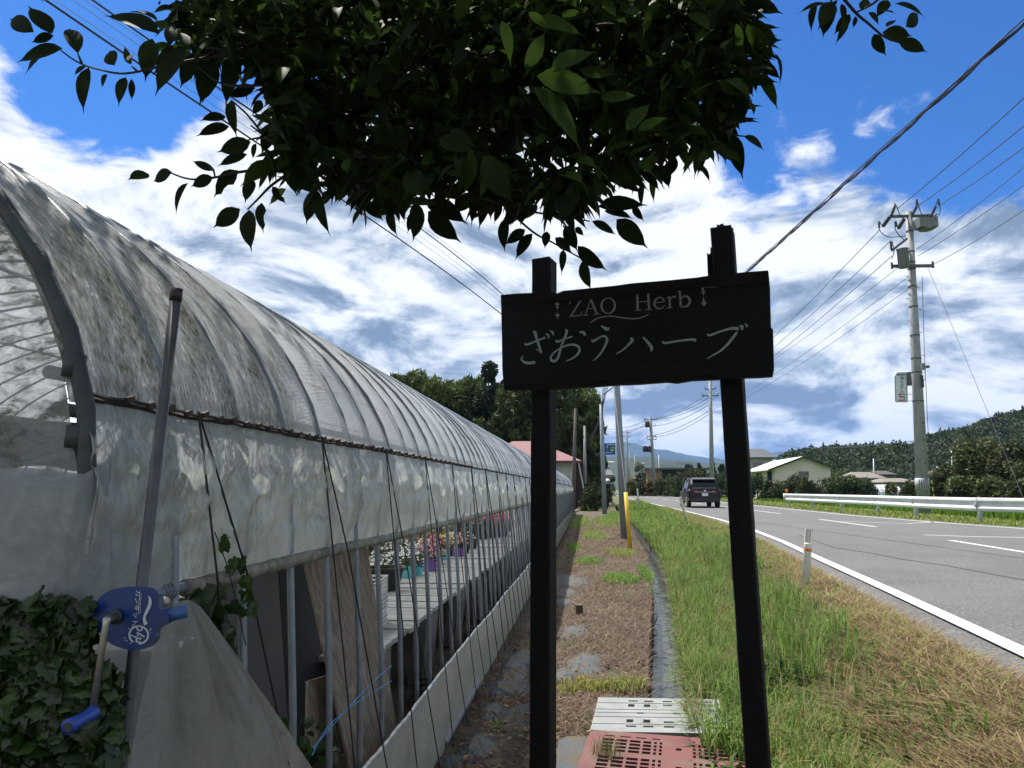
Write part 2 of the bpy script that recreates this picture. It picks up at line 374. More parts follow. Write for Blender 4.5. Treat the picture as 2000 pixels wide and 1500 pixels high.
# film material: milky plastic, grey-green algae and streaks, part transparent
def film(name, base, dirt, op, t0, rough=.28, nearY=None, streak=(1.2, 5, 1.2), trans=.45, dscale=6, dirty_amt=1.0, bstr=.7, shear=0):
    m = bpy.data.materials.new(name); m.use_nodes = True; t = m.node_tree; n = t.nodes; l = t.links; bs = n['Principled BSDF']
    bs.inputs['Roughness'].default_value = rough; bs.inputs['Specular IOR Level'].default_value = .55
    g = n.new('ShaderNodeNewGeometry'); mp = n.new('ShaderNodeMapping'); mp.inputs['Scale'].default_value = streak; mp.inputs['Rotation'].default_value = (shear, 0, 0); l.new(g.outputs['Position'], mp.inputs[0])
    def nz(s, d, r, vec=None, dist=0):
        k = n.new('ShaderNodeTexNoise'); k.inputs['Scale'].default_value = s; k.inputs['Detail'].default_value = d; k.inputs['Roughness'].default_value = r; k.inputs['Distortion'].default_value = dist
        l.new(vec or mp.outputs[0], k.inputs['Vector']); return k.outputs['Fac']
    def rg(f, a, b_, c=0, d=1):
        k = n.new('ShaderNodeMapRange'); l.new(f, k.inputs[0]); k.inputs[1].default_value = a; k.inputs[2].default_value = b_; k.inputs[3].default_value = c; k.inputs[4].default_value = d; return k.outputs[0]
    def mm(op_, a, b_):
        k = n.new('ShaderNodeMath'); k.operation = op_; k.use_clamp = True
        for i, x in enumerate((a, b_)):
            if isinstance(x, (int, float)): k.inputs[i].default_value = x
            else: l.new(x, k.inputs[i])
        return k.outputs[0]
    def mc(f, a, c):
        k = n.new('ShaderNodeMix'); k.data_type = 'RGBA'; l.new(f, k.inputs[0])
        for i, x in ((6, a), (7, c)):
            if isinstance(x, tuple): k.inputs[i].default_value = (*x, 1)
            else: l.new(x, k.inputs[i])
        return k.outputs[2]
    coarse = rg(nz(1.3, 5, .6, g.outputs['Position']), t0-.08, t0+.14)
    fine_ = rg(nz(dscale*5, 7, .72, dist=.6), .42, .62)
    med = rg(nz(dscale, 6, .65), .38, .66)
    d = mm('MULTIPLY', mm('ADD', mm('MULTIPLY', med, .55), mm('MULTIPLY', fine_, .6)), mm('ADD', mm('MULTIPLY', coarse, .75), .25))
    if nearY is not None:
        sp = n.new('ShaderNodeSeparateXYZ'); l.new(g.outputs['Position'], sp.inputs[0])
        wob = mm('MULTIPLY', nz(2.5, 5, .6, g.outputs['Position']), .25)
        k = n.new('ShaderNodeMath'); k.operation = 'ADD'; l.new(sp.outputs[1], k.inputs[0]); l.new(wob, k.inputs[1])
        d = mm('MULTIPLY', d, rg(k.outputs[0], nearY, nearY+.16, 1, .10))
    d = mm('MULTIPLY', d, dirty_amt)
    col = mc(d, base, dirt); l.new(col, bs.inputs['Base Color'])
    bp_ = n.new('ShaderNodeBump'); bp_.inputs['Strength'].default_value = bstr; bp_.inputs['Distance'].default_value = .012; l.new(nz(7, 6, .62, dist=1.2), bp_.inputs['Height']); l.new(bp_.outputs[0], bs.inputs['Normal'])
    tr = n.new('ShaderNodeBsdfTranslucent'); l.new(col, tr.inputs[0]); l.new(bp_.outputs[0], tr.inputs[1])
    a = n.new('ShaderNodeMixShader'); a.inputs[0].default_value = trans; l.new(bs.outputs[0], a.inputs[1]); l.new(tr.outputs[0], a.inputs[2])
    tp = n.new('ShaderNodeBsdfTransparent'); c = n.new('ShaderNodeMixShader')
    l.new(mm('ADD', mm('MULTIPLY', d, .5), op), c.inputs[0]); l.new(tp.outputs[0], c.inputs[1]); l.new(a.outputs[0], c.inputs[2]); l.new(c.outputs[0], n['Material Output'].inputs[0])
    return m
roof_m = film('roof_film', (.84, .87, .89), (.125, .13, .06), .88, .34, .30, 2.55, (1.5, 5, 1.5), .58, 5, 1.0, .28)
curt_m = film('curtain_film', (.56, .60, .59), (.13, .135, .08), .84, .40, .22, 4.2, (1, 2.2, .7), .42, 9, .62, .5, -.35)
base_m = film('base_film', (.40, .41, .37), (.16, .155, .10), .92, .5, .4, None, (1, 1, 2), .15, 4, .7)
end_m = film('end_film', (.50, .54, .55), (.10, .10, .07), .64, .46, .22, None, (1, 1, 2), .40, 3, 1.0)
# roof film with sag between hoops
per = 8; ny = (NH-1)*per+1; nth = 44
yl = Y0-.03+np.arange(ny)*DY/per*(1+.03/(NH*DY)); th = np.linspace(.120, math.pi-.120, nth)
TH, YL = np.meshgrid(th, yl); ph = ((YL-Y0)/DY) % 1.0
sag = .031*np.abs(np.sin(np.pi*ph))**.8
off = .0112-sag+.010*vnoise(YL, TH, 2.2, 21)+.014*vnoise(YL+TH*.6, TH*1.5, 5, 22)*np.exp(-(TH-.12)*3)
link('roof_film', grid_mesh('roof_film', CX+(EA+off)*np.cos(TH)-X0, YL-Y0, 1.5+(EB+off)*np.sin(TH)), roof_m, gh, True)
# rolled-up side curtain with pleats
def vary(a, c, n, pw=1.9): return a+(c-a)*np.linspace(0, 1, n)**pw
PX, PZ = -.965, 1.268
yc = vary(Y0-.03, Y1, 1500, 2.2); s = np.linspace(0, 1, 30); S, YC = np.meshgrid(s, yc)
xtop = -.985+.012*np.sin(YC*19.6); belly = np.sin(np.pi*S)
sk = YC-.20*S
xx = -.985+.02*S+belly*(.018+.03*vnoise(YC, S*.3, 1.1, 31))+.020*vnoise(sk*6.0, S*.7, 1.0, 32, 3)*(S*.9+.2)*np.minimum(1, (1.03-S)*8)+.012*np.abs(vnoise(sk*15, S, 1, 33, 2))*belly
xx += .014*vnoise(YC+S*1.6, S*1.2-YC*.3, 5, 34)*belly+.020*(1-2*np.abs(vnoise(YC*1.0+S*.45, S*.35, 4.0, 35, 2)))*belly+.010*(1-2*np.abs(vnoise(YC*1.0-S*.25, S*.25, 9.0, 36, 2)))*(.3+belly)
zt = 1.682-.012*np.sin(YC*6)*0; zb = PZ+.018
link('side_curtain', grid_mesh('side_curtain', xx-X0, YC-Y0, zt+(zb-zt)*S), curt_m, gh, True)
# batten cord at the eave: dark wavy wire in a channel with clips
b = MB(); pts = []
y = Y0-.02
while y < Y1:
    pts.append((-.972+.002*math.sin(y*60), y, 1.684+.0018*math.sin(y*41+math.sin(y*7))+.006*noise.noise(Vector((y*1.7, 0, 0))))); y += .03 if y < 9 else .35
b.tube(pts, .0045, 5)
b.tube([(p[0]-.006, p[1], p[2]-.008) for p in pts[::2]], .005, 4)
b.build('batten_cord', mat('dark_cord', (.018, .016, .014), .7), gh)
b = MB()
for k in range(60):
    y = Y0+.1+k*.075; b.box((-.966, y, 1.684+.004*math.sin(y*41)), (.010, .024, .013), Matrix.Rotation(.3, 3, 'X'))
o = b.build('clip_row', mat('rust_clip', (.05, .035, .025), .8), gh); o['kind'] = 'stuff'
# roll pipe wrapped in film
pm = mat('rolled_film', (.26, .26, .22), .6, (.13, .12, .085), 30, 5, .8, 50, col3=(.06, .085, .02), s3=4, t3=.62, bdist=.01)
yp = vary(1.66, Y1, 420, 2.0); b = MB()
b.tube([(PX, y, PZ+.003*math.sin(y*3)) for y in yp], [.021+.0035*noise.noise(Vector((y*9, 0, 0)))+.002*noise.noise(Vector((y*31, 3, 0))) for y in yp], 12)
b.build('roll_pipe', pm, gh, True)
b = MB(); b.tube([(PX, 1.40, PZ), (PX, 1.70, PZ)], .0125, 12)
for k in range(3): b.tube([(PX+.018*math.cos(t), 1.56+.012*t/6+.014*k, PZ+.018*math.sin(t)) for t in np.linspace(0, 6.28, 12)], .002, 4)
b.build('pipe_end', steel, gh, True)
# skirt film at the foot with rolled top hem
yb = vary(1.95, Y1, 900, 2.0); s = np.linspace(0, 1, 16); S, YB = np.meshgrid(s, yb)
top = .435+.03*vnoise(YB, YB*0, .9, 41)+.006*vnoise(YB, YB*0, 7, 44)
xb_ = -.885+.015*(1-S)+.028*np.sin(np.pi*S)*(.6+vnoise(YB, S*.5, 1.6, 42))+.010*vnoise(YB*3, S*1.5, 1.5, 43)+.02*S**3
link('skirt_film', grid_mesh('skirt_film', xb_-X0, YB-Y0, top*(1-S)-.015*S), base_m, gh, True)
b = MB(); hy = yb[::3]
b.tube([(-.872, y, .437+.03*float(vnoise(np.array([y]), np.array([0.]), .9, 41)[0])+.006*float(vnoise(np.array([y]), np.array([0.]), 7, 44)[0])) for y in hy], [.008+.004*noise.noise(Vector((y*14, 1, 0))) for y in hy], 6)
b.build('skirt_hem', mat('hem_white', (.62, .64, .66), .35, (.38, .38, .35), 20, 4, .6, 40), gh, True)
# black straps zigzagging over curtain and skirt
strap = mat('black_strap', (.012, .012, .014), .5)
k = 0; y = 1.62
while y < Y1-1:
    for dy, sg in ((.03, .22), (.03, .62)):
        b = MB(); yb_ = y+sg*1.15+rnd.uniform(-.04, .04)
        b.tube([(-.955, y+dy, 1.69), (-.925, y+dy+(yb_-y-dy)*.35, 1.27), (-.845, y+dy+(yb_-y-dy)*.78, .45), (-.80, yb_, .02)], .0030 if y < 5 else .004, 5)
        b.build('strap', strap, gh)
    y += .82; k += 1
# end wall film with bundle of rolled film
tx = np.linspace(0, 1, 60); tz = np.linspace(0, 1, 40); TX, TZ = np.meshgrid(tx, tz)
xx = -.975-(2*(-.975-CX))*TX
cap = 1.5+(EB+.01)*np.sqrt(np.clip(1-((xx-CX)/EA)**2, 0, 1))
zz_ = cap*TZ
yy_ = Y0-.01+.02*vnoise(xx*2, zz_*.6, 1.6, 51)+.012*vnoise(xx+zz_*1.5, zz_*2-xx, 3, 52)
link('end_film', grid_mesh('end_film', xx-X0, yy_-Y0, zz_), end_m, gh, True)
b = MB(); n_ = 40
b.tube([(-1.04-2.4*k/n_, Y0+.06, 1.585+.012*math.sin(k*.7)) for k in range(n_)], [.05+.014*noise.noise(Vector((k*.5, 0, 4))) for k in range(n_)], 12)
b.build('film_bundle', mat('bundle_film', (.12, .11, .085), .7, (.06, .055, .045), 12, 5, 1, 30, bdist=.02), gh, True)
# corner gusset, film folded round the end hoop
na, nb = 70, 40; t1 = np.linspace(0, 1, na)
tk = np.array([0, .2, .42, .55, .70, 1.0]); tu = np.interp(t1, tk, [-60, 60, 165, 205, 250, 335]); tv = np.interp(t1, tk, [916, 914, 926, 900, 835, 786]); ty = np.interp(t1, tk, [1.25, 1.25, 1.25, 1.30, 1.42, 1.60])
bu = np.interp(t1, tk, [-60, 60, 165, 215, 262, 338]); bv = np.interp(t1, tk, [1210, 1210, 1210, 1195, 1180, 1160]); by = np.interp(t1, tk, [1.24, 1.24, 1.26, 1.33, 1.44, 1.60])
AX, AY, AZ = [np.zeros((nb, na)) for _ in range(3)]
for i_ in range(na):
    a_ = at(tu[i_], tv[i_], ty[i_]); c_ = at(bu[i_], bv[i_], by[i_]-.0)
    for j_ in range(nb):
        q = a_.lerp(c_, j_/(nb-1)); AX[j_, i_], AY[j_, i_], AZ[j_, i_] = q
TT = np.linspace(0, 1, nb)[:, None]+0*t1[None]; UU = t1[None]+0*TT
bul = np.sin(np.pi*np.clip(TT*.9+.05, 0, 1)); AY = AY+.020*vnoise(UU*9+TT*.8, TT*1.4, 1, 61)*bul+.010*vnoise(UU*22+TT*3, TT*2, 1, 62)*bul; AX = AX+.008*vnoise(UU*16, TT*3, 1, 63)*bul
link('apron_film', grid_mesh('apron_film', AX-X0, AY-Y0, AZ), film('apron_film', (.34, .37, .385), (.12, .12, .10), .80, .55, .25, None, (1, 1, 1), .35, 3, .6), gh, True)
t1 = np.linspace(0, 1, 40); T1, T2 = np.meshgrid(t1, t1)
lx = np.interp(T1, [0, .5, 1], [-1.06, -.99, -.90]); ly = np.interp(T1, [0, .5, 1], [1.285, 1.30, 1.55]); lx = lx+.015*vnoise(T1*5+T2*.6, T2*1.5, 1, 64); ly = ly+.02*vnoise(T1*6+T2, T2*1.2+5, 1, 65)
link('lower_film', grid_mesh('lower_film', lx-X0, ly-Y0, 1.24*(1-T2)), bpy.data.materials['apron_film'], gh, True)
# loose pleated film hanging below the winder
n1, n2 = 90, 40; s = np.linspace(0, 1, n1); t = np.linspace(0, 1, n2); S, T = np.meshgrid(s, t)
ypT = 1.40+.16*S; ypB = 1.02+1.9*S
yy_ = ypT+(ypB-ypT)*T**.95; zz_ = (1.235+.03*np.sin(S*3.1))*(1-T)
xx = -.865+.13*T**.8*np.abs(np.sin(S*9.5+.8*np.sin(T*2)))**.7*(1-.3*S)-.05*T+.030*vnoise(S*5, T*4, 2, 71, 5)*T+.014*(1-2*np.abs(vnoise(S*7+T*2, T*5-S*2, 1.6, 72, 3)))*T+.016*(1-2*np.abs(vnoise(S*11-T*3, T*3+S*3, 1.3, 73, 2)))*T**.6
o = link('loose_film', grid_mesh('loose_film', xx, yy_, zz_), film('loose_film', (.34, .34, .32), (.12, .11, .09), .74, .5, .35, None, (1, 1, 1), .35, 4, .9, 1.0), None, True)
tag(o, 'loose dirty white film hanging in pleats below the blue winder', 'plastic film')
# interior: bench of boards, leaning sheets, crates, pots
inner = mat('dark_ground_sheet', (.05, .045, .04), .95, (.08, .065, .045), 8, 6, .8, 30)
bx0, bz = -1.27, .55
bench = thing('plant_bench', 'long low bench of grey weathered boards inside the greenhouse', 'bench', (bx0-.9, 3.4, 0))
bm_ = mat('bench_board', (.38, .37, .355), .85, (.27, .27, .26), 3, 6, .5, 40, stretch=(1, 6, 1), col3=(.12, .13, .09), s3=3, t3=.62)
y = 4.25
k = 0
while y < 34:
    wd = .29; b = MB(); b.box((0, 0, 0), (1.85, wd-.018, .03)); me = b.mesh('board') if k == 0 else me
    if k == 0: me.materials.append(bm_)
    o = bpy.data.objects.new('board', me); COL.objects.link(o); o.parent = bench; o.location = (rnd.uniform(-.02, .02), y-3.4, bz-.015+rnd.uniform(-.008, .008)); o.rotation_euler = (rnd.uniform(-.012, .012), rnd.uniform(-.008, .008), rnd.uniform(-.012, .012))
    y += wd; k += 1
conc = mat('concrete_block', (.17, .16, .15), .9, (.10, .10, .095), 6, 6, .6, 40)
y = 4.45
while y < 33:
    b = MB(); b.box((bx0-.06, y, .26), (.10, .40, .50), Matrix.Rotation(rnd.uniform(-.1, .1), 3, 'Y')); b.build('support_block', conc, bench)
    b = MB(); b.box((bx0-1.6, y, .26), (.10, .40, .50)); b.build('support_block', conc, bench); y += 1.35
def panel(name, lab, cat, q, th, m):
    q = [Vector(p) for p in q]; n_ = (q[1]-q[0]).cross(q[3]-q[0]).normalized(); b = MB(); b.prism(q, n_*th); return tag(b.build(name, m), lab, cat)
ply = mat('plywood', (.25, .20, .145), .8, (.14, .11, .085), 5, 6, .4, 30, stretch=(6, 6, .7), col3=(.33, .29, .24), s3=6, t3=.58)
panel('plywood_or_shade_panel', 'weathered plywood sheet leaning on the greenhouse bars nearest the winder', 'board', [onx(592, 1080, -1.35), onx(716, 1062, -1.25), onx(775, 1420, -1.02), onx(698, 1560, -1.0)], .012, ply)
panel('plastic_board', 'dark grey plastic board standing inside the end of the greenhouse', 'board', [onx(405, 1100, -1.30), onx(540, 1080, -1.30), onx(575, 1600, -1.25), onx(400, 1600, -1.25)], .006, mat('dark_board', (.062, .06, .068), .5, (.045, .044, .05), 1.5))
panel('plywood_or_shade_panel', 'added black panel for the shade in the gap behind the leaning plywood sheet', 'board', [onx(545, 1050, -1.6), onx(640, 1040, -1.6), onx(640, 1600, -1.5), onx(560, 1600, -1.5)], .012, mat('gap_shade_black', (.012, .012, .014), .7))  # added panel, its black stands in for shade in the gap
panel('plywood_or_shade_panel', 'grey board lying low at the foot of the leaning plywood', 'board', [onx(602, 1330, -1.25), onx(668, 1310, -1.25), onx(690, 1420, -1.2), onx(600, 1470, -1.2)], .012, ply)
# crates and baskets
def crate(name, lab, loc, d, m, rz=0, holes=5, group=None):
    t = thing(name, lab, 'crate', loc, group); t.rotation_euler.z = rz; w_, l_, h_ = d
    b = MB(); b.box((0, 0, .006), (w_, l_, .012)); o = link('crate_base', b.mesh('crate_base'), m, t)
    b = MB()
    for sx, sy, ln, ax in ((0, -l_/2, w_, 0), (0, l_/2, w_, 0), (-w_/2, 0, l_, 1), (w_/2, 0, l_, 1)):
        nv = max(4, int(ln/.05))
        for i in range(nv+1):
            q = -ln/2+ln*i/nv; b.box((q if ax == 0 else sx, sy if ax == 0 else q, h_/2), (.008, .008, h_))
        for i in range(holes+1):
            z_ = h_*i/holes; b.box((sx, sy, max(.01, z_-.008)), (ln, .008, .014) if ax == 0 else (.008, ln, .014))
    link('crate_side', b.mesh('crate_side'), m, t); return t
blackp = mat('black_plastic', (.012, .012, .013), .45); whitep = mat('white_plastic', (.62, .63, .62), .4); greyp = mat('grey_plastic', (.16, .17, .18), .5)
p = onx(765, 1210, -1.45); 
for i in range(3): crate('basket', ['white mesh basket, lowest of the stack behind the plywood sheet', 'white mesh basket, middle of the stack behind the plywood sheet', 'white mesh basket, top of the stack behind the plywood sheet'][i], (-1.62, 4.95, .50+.13*i), (.34, .5, .12), whitep, .1, 4, 'white mesh baskets')
crate('crate', 'dark grey crate standing below the white mesh baskets', (-1.60, 4.7, .12), (.36, .5, .34), greyp, .05, 6)
for i, (yy0, lab) in enumerate([(5.2, 'black plastic crate on the soil at the near end of the bench'), (7.6, 'black plastic crate on the soil half way along the bench'), (9.6, 'black plastic crate on the soil far along the bench'), (12.5, 'black plastic crate on the soil at the far part of the bench')]):
    crate('crate', lab, (-1.12, yy0, .0), (.3, .42, .12), blackp, .2, 3, 'black crates beside the bench')
wood_l = mat('pale_wood', (.42, .36, .26), .8, (.3, .25, .18), 8, 5, .3, 40, stretch=(1, 6, 1))
for i, (yy0, lab) in enumerate([(4.3, 'short pale wood block on the soil beside the nearest bench leg'), (6.6, 'pale wood offcut on the soil beside the bench middle'), (8.4, 'pale wood offcut on the soil further along the bench')]):
    b = MB(); b.box((-1.08, yy0, .05), (.14, .34, .08), .3); tag(b.build('wood_block', wood_l), lab, 'wood block', 'wood blocks beside the bench')
# flower pots
foli = mat('pot_foliage', (.045, .08, .018), .6, (.03, .055, .015), 20, transl=.3)
def pet(c): return mat('petal_%d_%d_%d' % tuple(int(x*99) for x in c), c, .6, transl=.35)
def pot_plant(lab, loc, r, h, potcol, flcol, n=60, spread=1.7, up=1.0, basket=None):
    t = thing('flower_pot', lab, 'flower pot', loc, 'potted flowers on the bench'); rr = random.Random(int(loc[1]*1000)+int(loc[0]*777))
    m = mat('pot_%d_%d_%d' % tuple(int(x*99) for x in potcol), potcol, .45)
    b = MB(); b.lathe([(r*.72, 0), (r, h*.92), (r*1.07, h*.92), (r*1.07, h), (r*.95, h), (r*.9, h*.85)], n=16); link('pot', b.mesh('pot'), m, t, False)
    V = []; Fc = []
    b = MB(); fl = MB()
    for i in range(n*3):
        a = rr.uniform(0, 6.28); q = rr.uniform(0, 1)**.5*r*spread; z_ = h+rr.uniform(-.1, 1)*r*1.2*up*(1-(q/(r*spread))**2*.6)
        p_ = Vector((q*math.cos(a), q*math.sin(a), z_)); d = Vector((rr.uniform(-1, 1), rr.uniform(-1, 1), rr.uniform(-.3, 1))).normalized()*.022; e_ = d.cross(Vector((rr.uniform(-1, 1), rr.uniform(-1, 1), .3))).normalized()*.009
        b.add([p_-d, p_+e_, p_+d, p_-e_], [(0, 1, 2, 3)])
    link('leaves', b.mesh('leaves'), foli, t)['kind'] = 'stuff'
    for i in range(n):
        a = rr.uniform(0, 6.28); q = rr.uniform(0, 1)**.5*r*spread; z_ = h+r*1.25*up*(1-(q/(r*spread))**2*.6)+rr.uniform(-.03, .02)
        p_ = Vector((q*math.cos(a), q*math.sin(a), z_)); R_ = rr.uniform(.011, .019); nrm = (Vector((math.cos(a)*.8, math.sin(a)*.8-.4, .9))).normalized(); ax = nrm.orthogonal().normalized(); ay = nrm.cross(ax)
        fl.add([p_+nrm*.006]+[p_+(ax*math.cos(k*1.0472)+ay*math.sin(k*1.0472))*R_*(1 if k % 2 else .7) for k in range(6)], [(0, k+1, (k+1) % 6+1) for k in range(6)])
    if flcol is not None: link('flowers', fl.mesh('flowers'), pet(flcol), t)['kind'] = 'stuff'
    return t
W_, PK, MG, YE, RD, OR_, LP = (.85, .85, .8), (.80, .28, .42), (.70, .09, .32), (.75, .6, .03), (.85, .02, .03), (.85, .40, .03), (.85, .48, .55)
BK, CY, PU, TC, WH = (.012, .012, .013), (.16, .55, .62), (.22, .11, .42), (.17, .07, .045), (.6, .6, .58)
spots = [(748, 1152, BK, W_, .17, .2, 'big black pot with white flowers, nearest the plywood sheet', 110), (792, 1127, CY, W_, .09, .11, 'turquoise pot with white flowers beside the big black pot', 50), (812, 1122, CY, W_, .08, .10, 'small turquoise pot behind the first turquoise pot', 40),
         (800, 1108, TC, W_, .10, .12, 'brown pot of white flowers behind the turquoise pots', 60), (838, 1112, PU, PK, .10, .12, 'purple pot with pink flowers at the middle of the row', 70), (822, 1100, TC, W_, .1, .12, 'brown pot with small white flowers', 50),
         (852, 1100, WH, MG, .10, .16, 'white pot overflowing with magenta flowers', 80), (862, 1092, CY, YE, .09, .12, 'turquoise pot with yellow flowers further along', 50), (838, 1086, BK, OR_, .1, .12, 'black pot with orange flowers', 60), (872, 1084, BK, YE, .1, .14, 'black pot with tall yellow flowers', 80),
         (895, 1086, PU, LP, .09, .1, 'purple pot with pale pink flowers', 40), (905, 1078, BK, LP, .1, .13, 'black pot of pale flowers behind the purple pot', 50), (920, 1070, BK, None, .1, .16, 'black pot of green leaves only', 50)]
for (u_, v_, pc, fc, r_, h_, lab, n_) in spots:
    p = onz(u_, v_, bz+.01)
    if p.x < bx0-1.75: pass
    pot_plant(lab, (p.x, p.y, bz), r_*1.15, h_*1.1, pc, fc, n_, 1.7, 1.25)
k = 0
for u_, v_, fc, nm in [(905, 1047, PK, 'pink'), (917, 1046, LP, 'pale pink'), (930, 1045, PK, 'rose pink'), (940, 1044, RD, 'red'), (950, 1043, RD, 'bright red'), (962, 1041, PK, 'pink'), (972, 1040, RD, 'red'), (982, 1038, PK, 'pink')]:
    p = onz(u_, v_+8, bz)
    o = pot_plant('black pot of %s flowers in the far row, %s' % (nm, ['first from the left', 'second from the left', 'third from the left', 'fourth from the left', 'fourth from the right', 'third from the right', 'second from the right', 'last on the right'][k]), (p.x, p.y, bz), .17, .2, BK, fc, 80, 1.5, 1.3); k += 1
hang = []
for k, (u_, v_) in enumerate([(935, 1030), (948, 1028), (960, 1027), (972, 1025), (984, 1023)]):
    p = onx(u_, v_+2, -2.3)
    o = pot_plant('raised black pot of red flowers behind the far row, %s' % ['leftmost', 'second from the left', 'middle', 'second from the right', 'rightmost'][k], (p.x, p.y, p.z-.25), .2, .2, BK, RD, 110, 1.6, 1.5)
# second bench further in with dark plant rows
b2 = thing('plant_bench', 'second bench deep inside the greenhouse under rows of dark plants', 'bench', (-4.6, 3.4, 0))
b = MB(); b.box((-4.6, 17, .62), (1.5, 27, .05)); b.build('bench_top', bm_, b2)
for y in range(4, 31, 3):
    for dx in (-.6, .6):
        b = MB(); b.box((-4.6+dx, y, .3), (.08, .08, .6)); b.build('bench_leg', conc, b2)
rr = random.Random(3); bpl = MB(); bfo = MB()
protos = []
for j in range(2):
    o = pot_plant('dark leafy plant in a black pot on the inner bench', (-4.2, 4.2+j, .645), .16, .2, BK, None, 90, 1.9, 1.8); o['group'] = 'dark plants on the inner bench'; protos.append(o)
for k in range(34):
    o = copy_obj(protos[k % 2]); o.location = (-4.2 if k % 2 else -4.75, 4.9+k*.62, .645); o.rotation_euler.z = rr.uniform(0, 6)
# blue rope tied across the bars
b = MB(); ropem = mat('blue_rope', (.05, .25, .55), .6)
b.tube(crom([onx(610, 1475, -.885), onx(640, 1420, -.885), onx(700, 1370, -.885), onx(765, 1330, -.885)], 4), .0016, 5); b.tube(crom([onx(612, 1460, -.885), onx(665, 1400, -.885), onx(720, 1340, -.885), onx(765, 1300, -.885)], 4), .0016, 5)
tag(b.build('blue_rope', ropem), 'thin blue rope tied across the steel bars above the skirt film', 'rope')
# ------------------------------------------------------------------ curtain winder with guide pole
gp = thing('guide_pole', 'leaning grey steel guide pole standing before the end of the greenhouse', 'pole', (-.87, 1.3, 0))
A = at(345, 568, 1.30); B_ = at(235, 1500, 1.30); D_ = (B_-A).normalized(); C_ = B_+D_*((B_.z+.05)/abs(D_.z))
b = MB(); b.tube([A, B_, C_], .0108, 14); b.build('pole_tube', mat('guide_steel', (.10, .105, .115), .45, (.07, .072, .08), 10, metal=.4), gp, True)
b = MB(); b.tube([A+Vector((0, 0, .004)), A-D_*-.022], .0118, 14); b.build('end_cap', blackp, gp, True)
YW = 1.235
def wp(x_, y_, Y=YW): return at(160+x_/8.333, 1120+y_/8.333, Y)
blue = mat('winder_blue', (.006, .036, .17), .35, (.005, .030, .14), 12, coat=.2); blue2 = mat('winder_light_blue', (.03, .09, .26), .4)
wd_ = thing('curtain_winder', 'blue hand crank winder on the end of the curtain roll pipe', 'winder', tuple(wp(700, 740)))
outl = crom([(175, 700), (200, 520), (320, 360), (500, 262), (750, 215), (1000, 220), (1160, 240), (1240, 330), (1262, 560), (1390, 650), (1395, 780), (1210, 890), (1180, 1060), (1060, 1190), (850, 1250), (650, 1220), (450, 1130), (290, 950), (190, 800), (175, 700)], 4)[:-1]
rd_ = (wp(700, 740)-Vector((0, 0, H))).normalized(); b = MB(); b.prism([wp(*p) for p in outl], rd_*.045+Vector((.012, 0, 0))); b.build('gearbox', blue, wd_)
b = MB(); c0 = wp(700, 735, YW-.001); 
a0 = wp(1330, 700, YW+.015); b2_ = wp(1700, 610, YW+.04); b.tube([a0, b2_], .0125, 16); b.build('guide_sleeve', blue2, wd_, True)
b = MB(); b.tube([wp(1350, 470, YW+.05), Vector((PX, 1.46, PZ))], .010, 12); b.build('drive_shaft', mat('shaft_steel', (.35, .34, .28), .4, metal=.6), wd_, True)
s0 = wp(560, 700, YW-.002); s1 = wp(460, 735, YW-.03)
b = MB(); b.tube([s0, s1], .0085, 12); b.lathe([(.013, 0), (.013, .006), (.009, .010)], s0, 12, (0, -1, 0)); b.build('shaft', old_steel, wd_, True)
k0 = wp(400, 760, YW-.036); k1 = at(181, 1388, YW-.05)
chrome = mat('crank_steel', (.48, .47, .45), .32, (.36, .35, .33), 20, metal=.8)
b = MB(); b.tube([s1+Vector((0, 0, .0)), k0, k0+(k1-k0)*.06, k1], [.008, .0075, .0058, .0058], 12); b.build('crank_arm', chrome, wd_, True)
g0 = at(186, 1390, YW-.052); g1 = at(133, 1420, YW-.115)
b = MB(); dd = (g1-g0).normalized(); b.lathe([(.0095, 0), (.0115, .004), (.0115, .012), (.0095, .02), (.0105, .045), (.0125, (g1-g0).length)], g0, 18, dd); gr = b.build('crank_grip', mat('grip_blue', (.02, .06, .33), .4), wd_, True)
b = MB(); b.lathe([(.0075, 0), (.0075, .0012)], g1, 12, dd); b.build('grip_bolt', old_steel, wd_)
# white print on the gearbox
prt = mat('white_print', (.5, .54, .56), .6)
def ribbon(b, pts, fn, k=5, sc_=1.0):
    pp = crom(pts, k) if len(pts) > 2 else [np.array(p, float) for p in pts]
    Ls, Rs = [], []
    for i, p in enumerate(pp):
        d = pp[min(i+1, len(pp)-1)][:2]-pp[max(i-1, 0)][:2]; n_ = np.hypot(*d) or 1; nx, ny_ = -d[1]/n_, d[0]/n_; h_ = max(2, p[2])/2*sc_
        Ls.append(fn(p[0]+nx*h_, p[1]+ny_*h_)); Rs.append(fn(p[0]-nx*h_, p[1]-ny_*h_))
    m_ = len(pp); b.add(Ls+Rs, [(i, i+1, i+1+m_, i+m_) for i in range(m_-1)])
fw = lambda x_, y_: wp(x_, y_, YW-.0012)
b = MB()
ribbon(b, [(1085, 360, 8), (1110, 430, 44), (1100, 520, 54), (1050, 630, 46), (1015, 720, 42), (1030, 800, 60), (1045, 830, 70)], fw)
b.add(*(lambda c: (c, [(i, (i+1) % 40, 40+(i+1) % 40, 40+i) for i in range(36)]))([fw(925+168*math.cos(t*math.pi/20+2.2), 1000+158*math.sin(t*math.pi/20+2.2)) for t in range(40)]+[fw(925+138*math.cos(t*math.pi/20+2.2), 1000+128*math.sin(t*math.pi/20+2.2)) for t in range(40)]))
b.add(*(lambda c: (c, [(i, (i+1) % 20, 20+(i+1) % 20, 20+i) for i in range(20)]))([fw(940+52*math.cos(t*math.pi/10), 890+52*math.sin(t*math.pi/10)) for t in range(20)]+[fw(940+30*math.cos(t*math.pi/10), 890+30*math.sin(t*math.pi/10)) for t in range(20)]))
